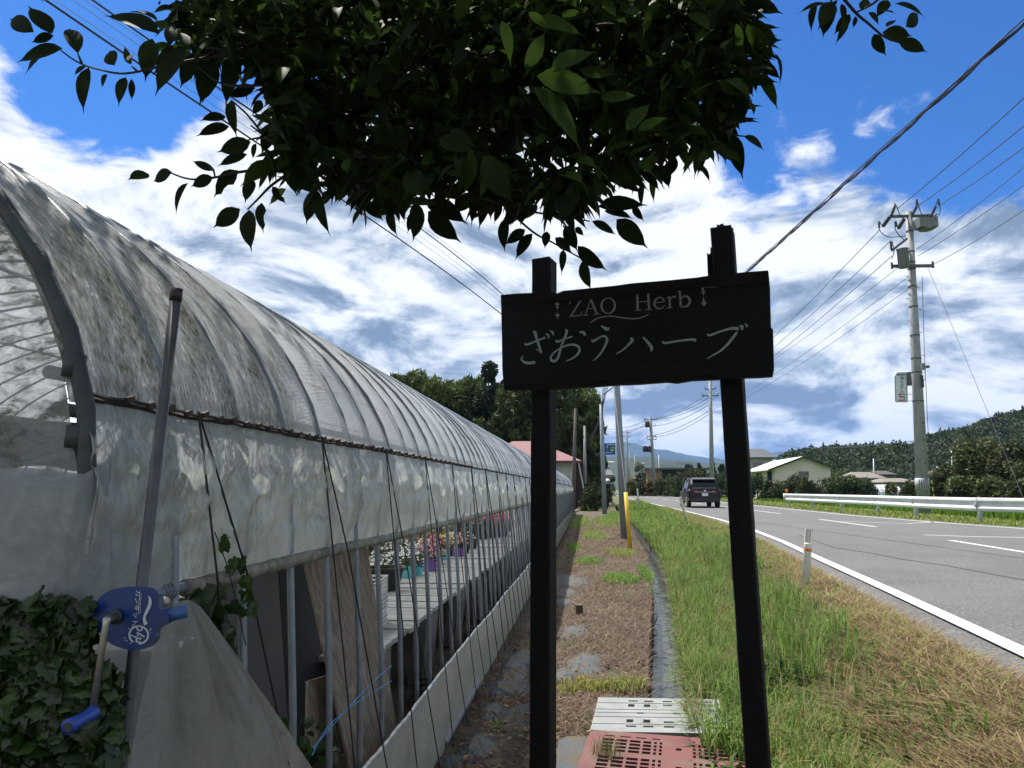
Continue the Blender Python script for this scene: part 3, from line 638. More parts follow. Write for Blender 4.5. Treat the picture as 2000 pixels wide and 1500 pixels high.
for st in ([(790, 1000, 18), (900, 1050, 22), (960, 1075, 18)], [(870, 1110, 22), (960, 1120, 22)], [(900, 960, 16), (950, 990, 24), (1020, 1035, 20)], [(880, 1060, 22), (900, 1100, 24), (930, 1125, 20)], [(895, 1005, 24), (925, 1012, 24)], [(905, 955, 26), (900, 985, 20)], [(960, 1040, 22), (950, 1075, 20)],
           [(1100, 930, 12), (1130, 895, 8)], [(1105, 970, 10), (1125, 965, 8)], [(770, 910, 8), (755, 885, 6)], [(815, 845, 26), (835, 850, 26)], [(690, 1080, 8), (745, 1100, 10)], [(670, 1040, 6), (720, 1060, 8)], [(780, 1150, 16), (800, 1130, 10)]): ribbon(b, st, fw)
for x_ in (940, 965): ribbon(b, [(x_, 340, 7), (x_-20, 660, 7)], fw)
b.build('logo', prt, wd_)
me = fontmesh('カンキット', .0125, .0003); o = link('lettering', me, prt, wd_)
o.location = wp(885, 560, YW-.0015)-wloc(wd_); o.rotation_euler = (math.pi/2, -math.pi/2*.985, 0); o.rotation_euler = (Matrix.Rotation(math.pi/2, 3, 'X') @ Matrix.Rotation(-math.pi/2*1.03, 3, 'Z')).to_euler()
# ------------------------------------------------------------------ name board
blk = mat('charred_wood', (.0042, .0040, .0050), .6, (.0020, .0020, .0028), 3, 6, 1, 22, stretch=(.7, .7, 9), bdist=.012, spec=.28)
blkv = mat('charred_post', (.0055, .0050, .0058), .75, (.0030, .0030, .0035), 4, 6, 1, 22, stretch=(9, 9, .5), bdist=.014, spec=.28)
brn = mat('weathered_edge', (.020, .017, .013), .85, (.009, .008, .007), 5, 6, 1, 30, stretch=(1, 1, 8), bdist=.008, spec=.2)
PL0 = at(985, 700, 3.55); PL1 = at(1505, 700, 3.155); ax_ = Vector((PL1.x-PL0.x, PL1.y-PL0.y, 0)).normalized(); nrm = Vector((ax_.y, -ax_.x, 0)); cpt = Vector((0, 0, H))
def bp(u_, v_, off=0.0):
    d = ray(u_, v_); P0 = PL0+nrm*off; return cpt+d*((P0-cpt).dot(nrm)/d.dot(nrm))
sg = thing('name_board', 'charred black wooden name board on two posts with pale painted lettering', 'sign', (.15, 3.4, 0))
ol = [(978, 576), (1010, 573), (1040, 572), (1075, 569), (1088, 573), (1100, 568), (1150, 563), (1200, 558), (1236, 553), (1262, 551), (1310, 547), (1360, 542), (1380, 539), (1410, 536), (1450, 532), (1475, 530), (1500, 528), (1503, 560), (1504, 600), (1505, 640), (1509, 642), (1510, 680), (1511, 720), (1508, 735), (1480, 737), (1440, 738), (1400, 741), (1350, 743), (1320, 748), (1300, 746), (1250, 750), (1200, 752), (1150, 756), (1100, 759), (1040, 761), (984, 762), (981, 720), (980, 650)]
b = MB(); b.prism([bp(*p) for p in ol][::-1], -nrm*.035); b.build('board', blk, sg)
lw = [(979, 578), (1040, 573.5), (1088, 574), (1100, 569.5), (1200, 559.5), (1300, 549.5), (1400, 538.5), (1499, 530)]; lo = [(1499, 553), (1450, 556), (1400, 558), (1300, 569), (1200, 580), (1100, 590), (1040, 592), (980, 594)]
b = MB(); b.prism([bp(*p, .004) for p in (lw+lo)][::-1], -nrm*.010); b.build('top_rail', brn, sg)
b = MB(); b.prism([bp(u_, v_, .003) for u_, v_ in [(984, 752), (1100, 748), (1250, 738), (1400, 731), (1400, 740), (1250, 749), (1100, 758), (984, 761)]][::-1], -nrm*.008); b.build('bottom_rail', brn, sg)
def post(name, top, bot, Yt, w1, w2, broken):
    Tp = at(*top, Yt); Bt = at(*bot, Yt+.02); dn = (Bt-Tp); G_ = Tp+dn*((Tp.z+.25)/(Tp.z-Bt.z)); b = MB()
    segs = 24; rr = random.Random(5)
    fr = nrm; sd = ax_
    vs = []
    for k in range(segs+1):
        c = Tp+(G_-Tp)*k/segs; wob = [1+rr.uniform(-.02, .02) for _ in range(8)]
        cs = [(-1, -.86), (-.9, -1), (.9, -1), (1, -.86), (1, .9), (.9, 1), (-.9, 1), (-1, .9)]
        for i, (a, d) in enumerate(cs):
            z_ = rr.uniform(-.012, .006)*broken if k == 0 else 0
            vs.append(c+sd*(a*w1/2*wob[i])-fr*(-d*w2/2*wob[i])*-1+Vector((0, 0, z_)))
    fs = [(k*8+i, k*8+(i+1) % 8, (k+1)*8+(i+1) % 8, (k+1)*8+i) for k in range(segs) for i in range(8)]+[tuple(range(8))[::-1]]
    b.add(vs, fs)
    if broken > 1:                      # split, rotted top: splinters of uneven length
        for (du, w_, dep, hh) in ((-.052, .012, .02, -.07), (-.066, .016, .03, -.10), (-.03, .018, .03, .015), (-.012, .02, .05, .03), (.008, .022, .03, .026), (.028, .02, .05, .02), (.045, .014, .03, .012), (.0, .02, .02, .034)):
            q = Tp+sd*du; b.add([q+sd*(-w_/2)+fr*dep/2-Vector((0, 0, .25)), q+sd*w_/2+fr*dep/2-Vector((0, 0, .25)), q+sd*w_/2-fr*dep/2-Vector((0, 0, .25)), q-sd*w_/2-fr*dep/2-Vector((0, 0, .25)),
                                 q+sd*(-w_/2)+fr*dep/2+Vector((0, 0, hh)), q+sd*w_/2*.7+fr*dep/2+Vector((0, 0, hh-.012)), q+sd*w_/2*.6-fr*dep/2+Vector((0, 0, hh+.008)), q-sd*w_/2-fr*dep/2+Vector((0, 0, hh-.006))],
                                [(4, 5, 6, 7), (0, 1, 5, 4), (1, 2, 6, 5), (2, 3, 7, 6), (3, 0, 4, 7)])
    b.build('post', blkv, sg)
post('post', (1063, 510), (1060, 1500), 3.62, .105, .10, 1)
post('post', (1411, 452), (1481, 1500), 3.33, .100, .10, 2)
pal = mat('pale_paint', (.34, .39, .39), .7, (.27, .31, .31), 40, 4)
pal2 = mat('thin_paint', (.24, .25, .24), .7, (.20, .205, .20), 60, 4)
f2 = lambda x_, y_: bp(1000+x_/7.692, 560+y_/7.692, .002)
f3 = lambda x_, y_: bp(1240+x_/7.143, 540+y_/7.143, .0022)
def letter(name, lst, m):
    b = MB()
    for fn, pts in lst: ribbon(b, pts, fn, 5, 1.05)
    b.build(name, m, sg)
letter('kana_letter', [(f2, [(190, 855, 26), (235, 866, 30), (400, 800, 24), (500, 765, 32)]), (f2, [(312, 680, 24), (345, 690, 46), (372, 780, 36), (410, 900, 36), (442, 985, 30)]), (f2, [(442, 1000, 26), (415, 960, 24), (362, 945, 12)]),
                        (f2, [(168, 1035, 8), (142, 1085, 24), (180, 1130, 34), (250, 1145, 42), (350, 1136, 38)]), (f2, [(505, 705, 14), (545, 730, 30), (550, 775, 18)]), (f2, [(568, 658, 14), (610, 685, 30), (622, 728, 18)])], pal)
letter('kana_letter', [(f2, [(655, 800, 22), (690, 825, 30), (800, 780, 22), (905, 748, 26)]), (f2, [(798, 642, 14), (822, 668, 40), (790, 770, 32), (740, 900, 30), (705, 1030, 32), (655, 1112, 36), (600, 1110, 36), (582, 1070, 28), (620, 1000, 22), (720, 930, 22), (830, 880, 26), (930, 872, 32), (1000, 905, 36), (1010, 970, 34), (960, 1040, 28), (880, 1090, 22), (815, 1116, 12)]), (f2, [(1012, 682, 20), (1070, 688, 40), (1100, 730, 32)])], pal)
letter('kana_letter', [(f2, [(1338, 588, 16), (1390, 618, 38), (1435, 642, 40), (1456, 612, 22)]), (f2, [(1195, 795, 16), (1222, 818, 32), (1300, 770, 24), (1380, 742, 26), (1428, 780, 34), (1410, 860, 34), (1360, 960, 28), (1290, 1050, 22), (1218, 1114, 10)])], pal)
letter('kana_letter', [(f2, [(1772, 768, 14), (1810, 800, 40), (1740, 880, 28), (1650, 960, 22), (1565, 1008, 12)]), (f3, [(112, 848, 18), (170, 905, 34), (218, 965, 44), (236, 1010, 38), (218, 1042, 20)])], pal)
letter('kana_letter', [(f3, [(388, 900, 12), (412, 928, 28), (600, 900, 26), (780, 880, 30), (830, 885, 44), (858, 890, 14)])], pal)
letter('kana_letter', [(f3, [(1008, 800, 12), (1045, 820, 28), (1200, 765, 26), (1350, 725, 36), (1450, 730, 42)]), (f3, [(1455, 690, 8), (1495, 698, 40), (1490, 745, 28)]), (f3, [(1425, 775, 24), (1370, 850, 36), (1280, 960, 32), (1190, 1040, 26), (1105, 1090, 20), (1008, 1148, 8)]), (f3, [(1540, 650, 10), (1560, 690, 28), (1560, 710, 14)])], pal)
letter('latin_letter', [(f2, [(866, 262, 10), (878, 210, 14)]), (f2, [(872, 205, 14), (1045, 190, 15)]), (f2, [(1038, 196, 22), (885, 440, 22)]), (f2, [(865, 446, 14), (1035, 430, 15)]), (f2, [(1032, 432, 12), (1052, 375, 10)])], pal2)
letter('latin_letter', [(f2, [(1185, 185, 12), (1100, 425, 14)]), (f2, [(1183, 180, 26), (1275, 410, 30)]), (f2, [(1140, 332, 11), (1240, 322, 11)]), (f2, [(1060, 430, 11), (1145, 425, 11)]), (f2, [(1220, 416, 11), (1322, 408, 11)])], pal2)
letter('latin_letter', [(f2, [(1445+100*math.sin(t*math.pi/8), 285-115*math.cos(t*math.pi/8), 14+16*abs(math.sin(t*math.pi/8))) for t in range(17)])], pal2)
letter('latin_letter', [(f3, [(33, 248, 28), (40, 468, 30)]), (f3, [(185, 235, 28), (198, 460, 30)]), (f3, [(45, 356, 11), (190, 346, 11)]), (f3, [(-10, 250, 11), (80, 243, 11)]), (f3, [(140, 238, 11), (228, 230, 11)]), (f3, [(-8, 475, 11), (86, 468, 11)]), (f3, [(145, 465, 11), (238, 457, 11)])], pal2)
letter('latin_letter', [(f3, [(275, 368, 11), (412, 352, 11)]), (f3, [(412, 352, 18), (385, 305, 16), (340, 290, 14), (295, 320, 22), (272, 375, 28), (290, 425, 24), (335, 448, 18), (385, 435, 14), (418, 400, 8)])], pal2)
letter('latin_letter', [(f3, [(480, 275, 26), (490, 432, 28)]), (f3, [(445, 298, 10), (482, 280, 12)]), (f3, [(450, 440, 11), (530, 432, 11)]), (f3, [(490, 325, 14), (530, 285, 18), (572, 282, 28)])], pal2)
letter('latin_letter', [(f3, [(625, 200, 26), (640, 425, 28)]), (f3, [(590, 215, 10), (628, 200, 10)]), (f3, [(640, 312, 14), (690, 272, 18), (745, 292, 28), (768, 345, 34), (740, 402, 26), (690, 425, 16), (640, 415, 12)])], pal2)
letter('flourish', [(f2, [(1178, 547, 14), (1250, 492, 20), (1350, 456, 18), (1500, 443, 18), (1650, 465, 18), (1800, 480, 18), (1900, 475, 18)]), (f2, [(1900, 475, 18), (1990, 445, 16), (2060, 410, 8)]),
                    (f2, [(430, 203, 5), (760, 165, 7), (1150, 130, 7), (1500, 90, 6)]), (f3, [(100, 205, 6), (500, 165, 7), (850, 150, 7), (1150, 150, 5)])], pal2)
orn1 = [(675, 195, 8), (677, 215, 38), (678, 235, 12), (678, 262, 74), (680, 290, 16), (681, 310, 52), (682, 330, 8), (683, 395, 8), (684, 428, 76), (685, 450, 30), (686, 492, 3)]
orn2 = [(945, 152, 8), (950, 190, 46), (951, 207, 10), (955, 225, 72), (957, 245, 12), (960, 310, 8), (960, 330, 46), (961, 345, 16), (962, 372, 74), (965, 415, 4)]
b = MB(); ribbon(b, orn1, f2, 3); b.build('ornament', pal2, sg); b = MB(); ribbon(b, orn2, f3, 3); b.build('ornament', pal2, sg)
# ------------------------------------------------------------------ utility poles, cables, signs
concrete = mat('pole_concrete', (.30, .31, .31), .75, (.22, .23, .24), 2.5, 6, .3, 30, stretch=(3, 3, 1), col3=(.14, .14, .14), s3=3, t3=.66)
dkmetal = mat('pole_fittings', (.10, .105, .11), .5, (.07, .07, .075), 10, metal=.3)
porc = mat('dark_insulator', (.025, .022, .022), .3); greyt = mat('transformer_grey', (.16, .175, .175), .5, (.12, .13, .13), 6)
wirem = mat('black_cable', (.010, .010, .012), .6); wireg = mat('grey_wire', (.055, .062, .075), .5)
def pole(lab, base, top, r0, r1, m=concrete, cat='utility pole', group='utility poles along the road', name='utility_pole'):
    t = thing(name, lab, cat, tuple(base), group); b = MB(); b.tube([Vector(base)-Vector((0, 0, .3)), (Vector(base)+Vector(top))/2, Vector(top)], [r0, (r0+r1)/2, r1], 16); b.build('pole_shaft', m, t, True); return t
def insul(b, p, ax, n=4, r=.06, s=.07):
    p = Vector(p); ax = Vector(ax).normalized()
    for k in range(n): b.lathe([(r*.3, 0), (r, s*.35), (r*.3, s)], p+ax*(s*k), 8, ax)
def crossarm(t, c, half, dirx=(1, 0, 0), th=.075, nins=3, ins=True, side=1):
    c = Vector(c); d = Vector(dirx); b = MB(); b.beam(c-d*half, c+d*half, th, th); b.build('crossarm', dkmetal, t)
    if ins:
        for k in range(nins):
            q = c+d*half*(-1+2*k/(nins-1))*.95; b = MB(); insul(b, q+Vector((0, 0, .04)), (0, 0, 1)); b.build('insulator', porc, t)
PB = Vector((13.5, 30.95, .30)); PT = at(1775, 414, 31.0)
tp = pole('tall concrete utility pole with transformers and a white blade sign behind the guardrail', PB, PT, .255, .13)
pdir = (PT-PB).normalized()
def pz(v): 
    tt_ = 0
    best = None
    for k in range(400):
        q = PB+(PT-PB)*(k/399); pr = proj(q)
        if best is None or abs(pr[1]-v) < best[0]: best = (abs(pr[1]-v), q)
    return best[1]
ca = pz(423); b = MB(); b.beam(at(1737, 423, 30.8), at(1822, 421, 31.1), .10, .10); b.build('crossarm', dkmetal, tp)
cb = pz(520); b = MB(); b.beam(at(1742, 520, 30.7), at(1823, 519, 30.7), .10, .12); b.box(at(1742, 519, 30.7), (.07, .07, .28)); b.box(at(1822, 517, 30.7), (.07, .07, .28)); b.build('crossarm', dkmetal, tp)
for (u0, v0, u1, v1) in [(1741, 421, 1748, 402), (1782, 420, 1791, 402), (1820, 420, 1828, 402), (1737, 425, 1724, 443), (1766, 428, 1754, 447)]:
    b = MB(); A_ = at(u0, v0, 30.8); Bq = at(u1, v1, 30.6); insul(b, A_, Bq-A_, 5, .09, (Bq-A_).length/5); b.build('insulator', porc, tp)
for cpts in [[(1748, 402), (1747, 397), (1752, 405), (1757, 418), (1768, 430)], [(1788, 403), (1791, 391), (1795, 405), (1801, 420), (1810, 426)], [(1827, 402), (1833, 390), (1836, 405), (1834, 420), (1822, 426)],
             [(1724, 443), (1717, 432), (1716, 442), (1722, 455), (1738, 463), (1768, 461)], [(1754, 447), (1750, 432), (1748, 445), (1754, 457), (1768, 470)], [(1742, 470), (1746, 490), (1742, 505)]]:
    b = MB(); b.tube(crom([at(u_, v_, 30.75) for u_, v_ in cpts], 4), .018, 5); b.build('jumper_wire', wirem, tp)
for u_, v_ in ((1717, 440), (1749, 438), (1791, 395), (1833, 394)):
    b = MB(); q = at(u_, v_, 30.7); b.tube([q+Vector((0, 0, -.12)), q+Vector((0, 0, .12))], .045, 8); b.build('cable_sleeve', porc, tp)
q = at(1808, 437, 30.6); b = MB(); b.box(q, (.78, .5, .42), .1); b.lathe([(.30, -.06), (.26, 0)], q+Vector((0, 0, -.21)), 12); b.build('switch_tank', greyt, tp)
for k in range(3): b = MB(); insul(b, q+Vector((-.08+.17*k, -.2, .2)), (.5, -.4, .6), 3, .055, .06); b.build('bushing', porc, tp)
q = at(1764, 505, 30.55); b = MB(); b.lathe([(.20, -.40), (.22, -.38), (.22, .36), (.24, .38), (.24, .42), (.1, .46)], q, 18); b.build('transformer', greyt, tp, True)
b = MB(); b.beam(at(1742, 489, 30.5), at(1771, 466, 30.8), .09, .09); b.build('brace', dkmetal, tp)
b = MB(); insul(b, at(1741, 487, 30.5), (0, 0, 1), 5, .07, .07); b.build('insulator', porc, tp)
for v_ in (452, 492, 512, 525, 560, 600, 655, 700, 728, 783):
    b = MB(); q = pz(v_); rr_ = .13+.125*(1-(q.z-.3)/(PT.z-.3))+.012; b.tube([q-pdir*.03, q+pdir*.03], rr_, 16); b.build('band', dkmetal, tp)
for v_ in range(540, 700, 22):
    q = pz(v_); b = MB(); s_ = 1 if (v_//22) % 2 else -1; b.tube([q, q+Vector((s_*.30, -.05, 0))], .012, 6); b.build('step_bolt', dkmetal, tp)
q = at(1803, 716, 30.5); b = MB(); b.box(q, (.14, .12, .26)); b.build('meter_box', greyt, tp); q = at(1811, 716, 30.5); b = MB(); b.lathe([(.05, -.05), (.07, 0), (.05, .08)], q, 10, (1, 0, 0)); b.build('siren', mat('green_fit', (.05, .12, .08), .5), tp)
q = at(1800, 745, 30.4); b = MB(); b.box(q, (.12, .12, .5)); b.build('junction_box', porc, tp); q = at(1776, 740, 30.5); b = MB(); b.box(q, (.14, .10, .56)); b.build('junction_box', dkmetal, tp)
b = MB(); b.tube(crom([at(1806, 722, 30.4), at(1807, 738, 30.4), at(1803, 745, 30.4)], 4), .015, 6); b.build('cable_loop', mat('pale_cable', (.4, .42, .45), .5), tp)
q = pz(945); b = MB()
b.tube([q-pdir*.22, q+pdir*.22], .262, 18); b.build('striped_band', mat('band_grey', (.34, .36, .37), .6), tp, True)
stp = mat('band_stripe', (.14, .15, .17), .6); b = MB()
for k in range(5):
    a_ = -2.35+.32*k; c_ = q+Vector((.266*math.cos(a_), .266*math.sin(a_), 0)); b.box(c_, (.035, .01, .36), a_+math.pi/2)
o = b.build('stripe', stp, tp)
for v_, n_ in ((826, 0), (860, 0), (905, 0), (960, 0), (935, 0)):
    q = pz(v_); b = MB(); b.tube([q+Vector((.06, -.27, 0)), q+Vector((.06, -.19, 0))], .03, 8); b.build('bolt', dkmetal, tp)
b = MB(); b.tube([at(1801, 540, 30.6), at(1806, 700, 30.6), at(1814, 870, 30.7), at(1817, 930, 30.8)], .012, 5); b.build('down_wire', wireg, tp)
# blade sign on the pole
bs_ = thing('blade_sign', 'narrow white blade sign with black katakana and a red arrow on the tall pole', 'sign', tuple(at(1760, 756, 30.6)))
sw = mat('sign_white', (.60, .66, .66), .5, (.52, .58, .58), 8)
YS = 30.55
o_ = [(1748, 736), (1753, 728), (1771, 728), (1772, 785), (1751, 785), (1749, 782)]
b = MB(); b.prism([at(u_, v_, YS) for u_, v_ in o_], Vector((0, .06, 0))); b.build('panel', sw, bs_)
fr = mat('sign_frame', (.20, .24, .27), .5); b = MB()
for i in range(6): b.beam(at(*o_[i], YS-.005), at(*o_[(i+1) % 6], YS-.005), .025, .03)
b.build('frame', fr, bs_)
for v_ in (738, 770, 783): b = MB(); b.beam(at(1771, v_, YS+.03), at(1782, v_, YS+.2), .02, .02); b.build('bracket', fr, bs_)
sb = mat('sign_black', (.012, .016, .02), .6); sr = mat('sign_red', (.45, .03, .03), .6); sd_ = mat('sign_dark_green', (.06, .10, .10), .6)
def txt(s, u_, v_, Y, hpx, m, parent, sx=1, name='lettering'):
    me = fontmesh(s, hpx/F*Y*1.25, .002); o = link(name, me, m, parent); o.location = at(u_, v_, Y)-wloc(parent); o.rotation_euler = (math.pi/2, 0, 0); o.scale = (sx, 1, 1); return o
txt('(株)', 1761.5, 737.5, YS-.004, 4.2, sb, bs_)
for k, c_ in enumerate('アステム'): txt(c_, 1761.5, 743.2+7.0*k, YS-.004, 7.0, sb, bs_)
b = MB(); b.beam(at(1752, 732, YS-.003), at(1768.5, 732, YS-.003), .003, .05); b.build('header_bar', sd_, bs_)
b = MB(); b.beam(at(1754, 770, YS-.003), at(1768.5, 770, YS-.003), .003, .035); b.build('rule', sd_, bs_)
b = MB(); 
for a_, c_ in (((1766, 779), (1766, 775)), ((1766.5, 775), (1759, 775))): b.beam(at(*a_, YS-.006), at(*c_, YS-.006), .003, .035)
b.build('arrow', sb, bs_)
b = MB(); b.poly([at(1755.5, 775, YS-.007), at(1760, 772, YS-.007), at(1760, 778, YS-.007)]); b.beam(at(1758, 776, YS-.006), at(1758, 768, YS-.006), .003, .03); b.beam(at(1755, 781.5, YS-.006), at(1768, 781.5, YS-.006), .003, .05); b.build('arrow', sr, bs_)
# nearer pole with yellow guy guard and second pole
P1 = Vector((1.06, 22.1, 0)); p1 = pole('slim blue grey concrete pole beside the ditch, nearest to the camera', P1, at(1196, 600, 22.15), .125, .085, mat('pole_bluegrey', (.22, .26, .29), .6, (.17, .20, .23), 2, 5, .2, 20, stretch=(3, 3, 1)))
P2 = onz(1181, 1004, 0); P2.z = 0; T2 = at(1174, 790, P2.y)
p2 = pole('slim pole farther along the ditch where the overhead cable bundles meet', P2, T2, .15, .11, MATS['pole_bluegrey'])
b = MB(); b.tube([onz(1231, 1073, .0), at(1222, 962, 18.6)], [.052, .05], 12)
t = thing('guy_guard', 'bright yellow plastic guard sleeve leaning beside the slim pole', 'guy wire guard', tuple(onz(1231, 1073, 0)))
b.build('guard_tube', mat('guard_yellow', (.75, .47, .02), .45, (.6, .38, .03), 6), t, True); b = MB(); b.tube([at(1222, 962, 18.6), at(1199, 760, 21.4)], .008, 5); b.build('guy_wire', wireg, t)
# farther poles
def far_pole(lab, u, vb, vt, Y, r, arms=(), lean=0, z0=.3, m=None, fittings=0, group='utility poles along the road', cat='utility pole', name='utility_pole'):
    bse = at(u, vb, Y); bse.z = z0; t = pole(lab, bse, at(u+lean, vt, Y), r, r*.6, m or concrete, group=group, cat=cat, name=name)
    for (v_, hw, ins) in arms: crossarm(t, at(u+lean*(vb-v_)/(vb-vt), v_, Y), hw/F*Y, th=.11, ins=ins)
    if fittings:
        b = MB(); b.lathe([(.3, -.45), (.34, -.4), (.34, .4), (.2, .5)], at(u+lean-6, vt+14, Y-.2), 12); b.build('transformer', porc, t, True)
        b = MB(); b.lathe([(.3, -.45), (.34, -.4), (.34, .4), (.2, .5)], at(u+lean*.4-8, vt+62, Y-.2), 12); b.lathe([(.3, -.45), (.34, -.4), (.34, .4), (.2, .5)], at(u+lean*.4+2-18, vt+62, Y-.2), 12); b.build('transformer', porc, t, True)
    return t
p3 = far_pole('grey utility pole rising behind the black car, crossarm half hidden by the name board', 1391, 965, 742, 85, .30, ((773, 16, True), (760, 10, True)), -4, .3)
p4 = far_pole('utility pole with transformers standing in the hedge beyond the road', 1279, 965, 815, 112, .34, ((820, 12, True), (832, 10, True), (852, 9, True), (858, 9, True)), -9, .3, fittings=1)
p5 = far_pole('distant utility pole with three crossarms left of the transformer pole', 1227, 955, 841, 175, .32, ((845, 8, True), (852, 8, True), (868, 7, True)), -3, .3)
p6 = far_pole('thin distant pole just right of the three-armed pole', 1229.5, 950, 880, 190, .25, (), 0, .3)
p7 = far_pole('short distant pole left of the round tree', 1240, 925, 889, 200, .25, (), 0, .3)
p8 = far_pole('thin white pole rising above the brown building', 1286.5, 915, 888, 150, .13, (), 0, .3, m=sw)
p9 = far_pole('weathered wooden pole beside the red roofed house', 1119, 948, 798, 53, .16, (), 5, .0, m=mat('old_pole_wood', (.13, .11, .095), .9, (.08, .07, .06), 4, 6, .5, 30, stretch=(4, 4, .6)))
p10 = far_pole('thin grey pole in front of the dark wood', 1142, 936, 832, 62, .16, ((852, 3, False),), 0, .0)
p11 = far_pole('thin white pole behind the low brown roofed houses', 1706, 945, 896, 130, .14, (), 0, .2, m=sw)
p12 = far_pole('thin white pole standing above the big dark tree', 1858.5, 930, 877, 120, .13, (), 0, .2, m=sw)
p13 = far_pole('short grey pole with a double crossarm beside the big dark tree', 1832, 938, 911, 110, .25, ((914, 9, True), (919, 8, False)), -1, .2)
# cables
def cable(lab, pts, r, m=wirem, sag=0.0, n=24, group=None, name='overhead_cable', seg=5):
    b = MB(); A_, B2 = Vector(pts[0]), Vector(pts[1]); P_ = []
    for k in range(n+1):
        t = k/n; q = A_.lerp(B2, t); q.z -= sag*4*t*(1-t); P_.append(q)
    b.tube(P_, r, seg); return tag(b.build(name, m), lab, 'cable', group)
def ext(A_, B2, f): return A_+(B2-A_)*f
top2 = T2-Vector((0, 0, .15))
# twisted thick bundle to the upper right
B_ = onz(2010, 2, 6.9); A_ = at(1178, 772, 43.5); E_ = ext(A_, B_, 1.35)
def helix(A_, E_, off, rad, ph, turns, n=260, sag=0.0, z=0):
    d = (E_-A_).normalized(); sx = d.cross(Vector((0, 0, 1))).normalized(); sy = sx.cross(d); P_ = []
    for k in range(n+1):
        t = k/n; a = ph+turns*6.283*t; q = A_.lerp(E_, t)+sx*(rad*math.cos(a)+off[0])+sy*(rad*math.sin(a)+off[1]); q.z -= sag*4*t*(1-t); P_.append(q)
    return P_
cb_ = thing('cable_bundle', 'thick twisted black cable bundle running from the slim pole to the upper right', 'cable bundle', tuple(A_))
for k, (off, rad, ph, tn, r) in enumerate([((0, 0), .016, 0, 40, .011), ((0, 0), .016, 2.1, 40, .011), ((0, 0), .02, 4.2, 38, .010), ((.02, .035), .008, 1, 9, .008), ((-.01, .05), .012, 3, 6, .006), ((0, .02), .035, 0, 60, .0028)]):
    b = MB(); b.tube(helix(A_, E_, off, rad, ph, tn, sag=.25), r, 5, False); b.build('strand', wirem, cb_)
cl = [((80, -6), (975, 610), .014, 'thick black overhead cable crossing the top left sky, lowest of the group', 6.9, .0), ((172, -6), (980, 573), .012, 'black overhead cable just above the lowest one, crossing behind the leaves', 7.15, .0)]
for (ua, va), (ub, vb_), r, lab, z_, sg_ in cl:
    q1 = onz(ua, va, z_); dirv = None
    E1 = ext(at(1176, 792 if z_ < 7 else 776, 43.7), q1, 1.0)
    # keep the cable on the line seen in the photograph: second point inside the span
    q2 = onz(ub, vb_, z_-.25); A1 = Vector(E1); P_ = [at(1176, 790 if z_ < 7 else 775, 43.7), q2, q1, ext(q2, q1, 1.4)]
    b = MB(); b.tube(crom(P_, 8), r, 5); tag(b.build('overhead_cable', wirem), lab, 'cable', 'cables over the greenhouse')
k = 0
for (ua, va), (ub, vb_), lab in [((98, -6), (978, 590), 'thin wire between the two thick black cables, first from below'), ((134, -6), (980, 583), 'thin wire between the two thick black cables, second from below'), ((160, -4), (982, 566), 'thin wire above the two thick black cables at upper left')]:
    q1 = onz(ua, va, 7.3+.05*k); q2 = onz(ub, vb_, 7.1); b = MB(); b.tube(crom([at(1176, 780-4*k, 43.7), q2, q1, ext(q2, q1, 1.4)], 8), .0045, 4); tag(b.build('overhead_cable', wireg), lab, 'cable', 'cables over the greenhouse'); k += 1
names = ['topmost', 'second down', 'third down', 'fourth down', 'fifth down', 'lowest']
for k, ((u0, v0), v1, za, r) in enumerate([((1752, 408), 182, PT.z-.1, .017), ((1790, 404), 238, PT.z-.1, .017), ((1832, 402), 280, PT.z-.1, .017), ((1790, 487), 318, None, .012), ((1793, 500), 353, None, .012), ((1824, 516), 402, None, .012)]):
    A_ = at(u0, v0, 30.8); B2 = onz(2000, v1, A_.z-.1); cable('overhead wire from the tall pole to the right picture edge, %s' % names[k], (A_, ext(A_, B2, 1.5)), r, wireg if k > 2 else wirem, .15, group='wires right of the tall pole')
for k, ((u0, v0), (u1, v1)) in enumerate([((1717, 450), (1378, 772)), ((1740, 470), (1388, 771)), ((1742, 500), (1399, 772)), ((1758, 520), (1381, 778)), ((1775, 540), (1392, 800)), ((1780, 560), (1392, 808))]):
    cable('overhead wire from the tall pole down to the pole behind the car, %s' % names[k], (at(u0, v0, 30.8), at(u1, v1, 85)), .016 if k < 3 else .011, wireg, .5, group='wires left of the tall pole')
for k, ((u0, v0), (u1, v1)) in enumerate([((1376, 774), (1262, 820)), ((1390, 773), (1270, 819)), ((1402, 774), (1280, 820)), ((1385, 790), (1272, 832)), ((1388, 800), (1264, 852)), ((1388, 806), (1280, 853))]):
    cable('distant wire between the pole behind the car and the transformer pole, %s' % names[k], (at(u0, v0, 85), at(u1, v1, 112)), .03, wireg, .6, group='distant wires')
for k, ((u0, v0), (u1, v1)) in enumerate([((1262, 822), (1180, 838)), ((1270, 822), (1216, 845)), ((1262, 832), (1180, 842)), ((1266, 853), (1220, 868)), ((1278, 853), (1230, 868))]):
    cable('distant wire left of the transformer pole, %s' % names[k], (at(u0, v0, 112), at(u1, v1, 160)), .035, wireg, .5, group='distant wires')
cable('thin guy wire slanting down from the tall pole past the big dark tree', (at(1812, 522, 30.8), at(2006, 990, 24)), .008, wireg)
cable('faint far wire crossing low over the forest hill', (at(1520, 870, 80), at(1795, 860, 31)), .014, wireg, .3)
for k in range(4):
    b = MB(); b.tube(crom([at(1188-3*k, 752, 38), at(1183-2*k, 772, 41), at(1176, 800+6*k, 43.8)], 5), .018, 5); tag(b.build('overhead_cable', wirem), 'short black cable dropping onto the slim pole, %s' % names[k], 'cable', 'cables dropping onto the slim pole')
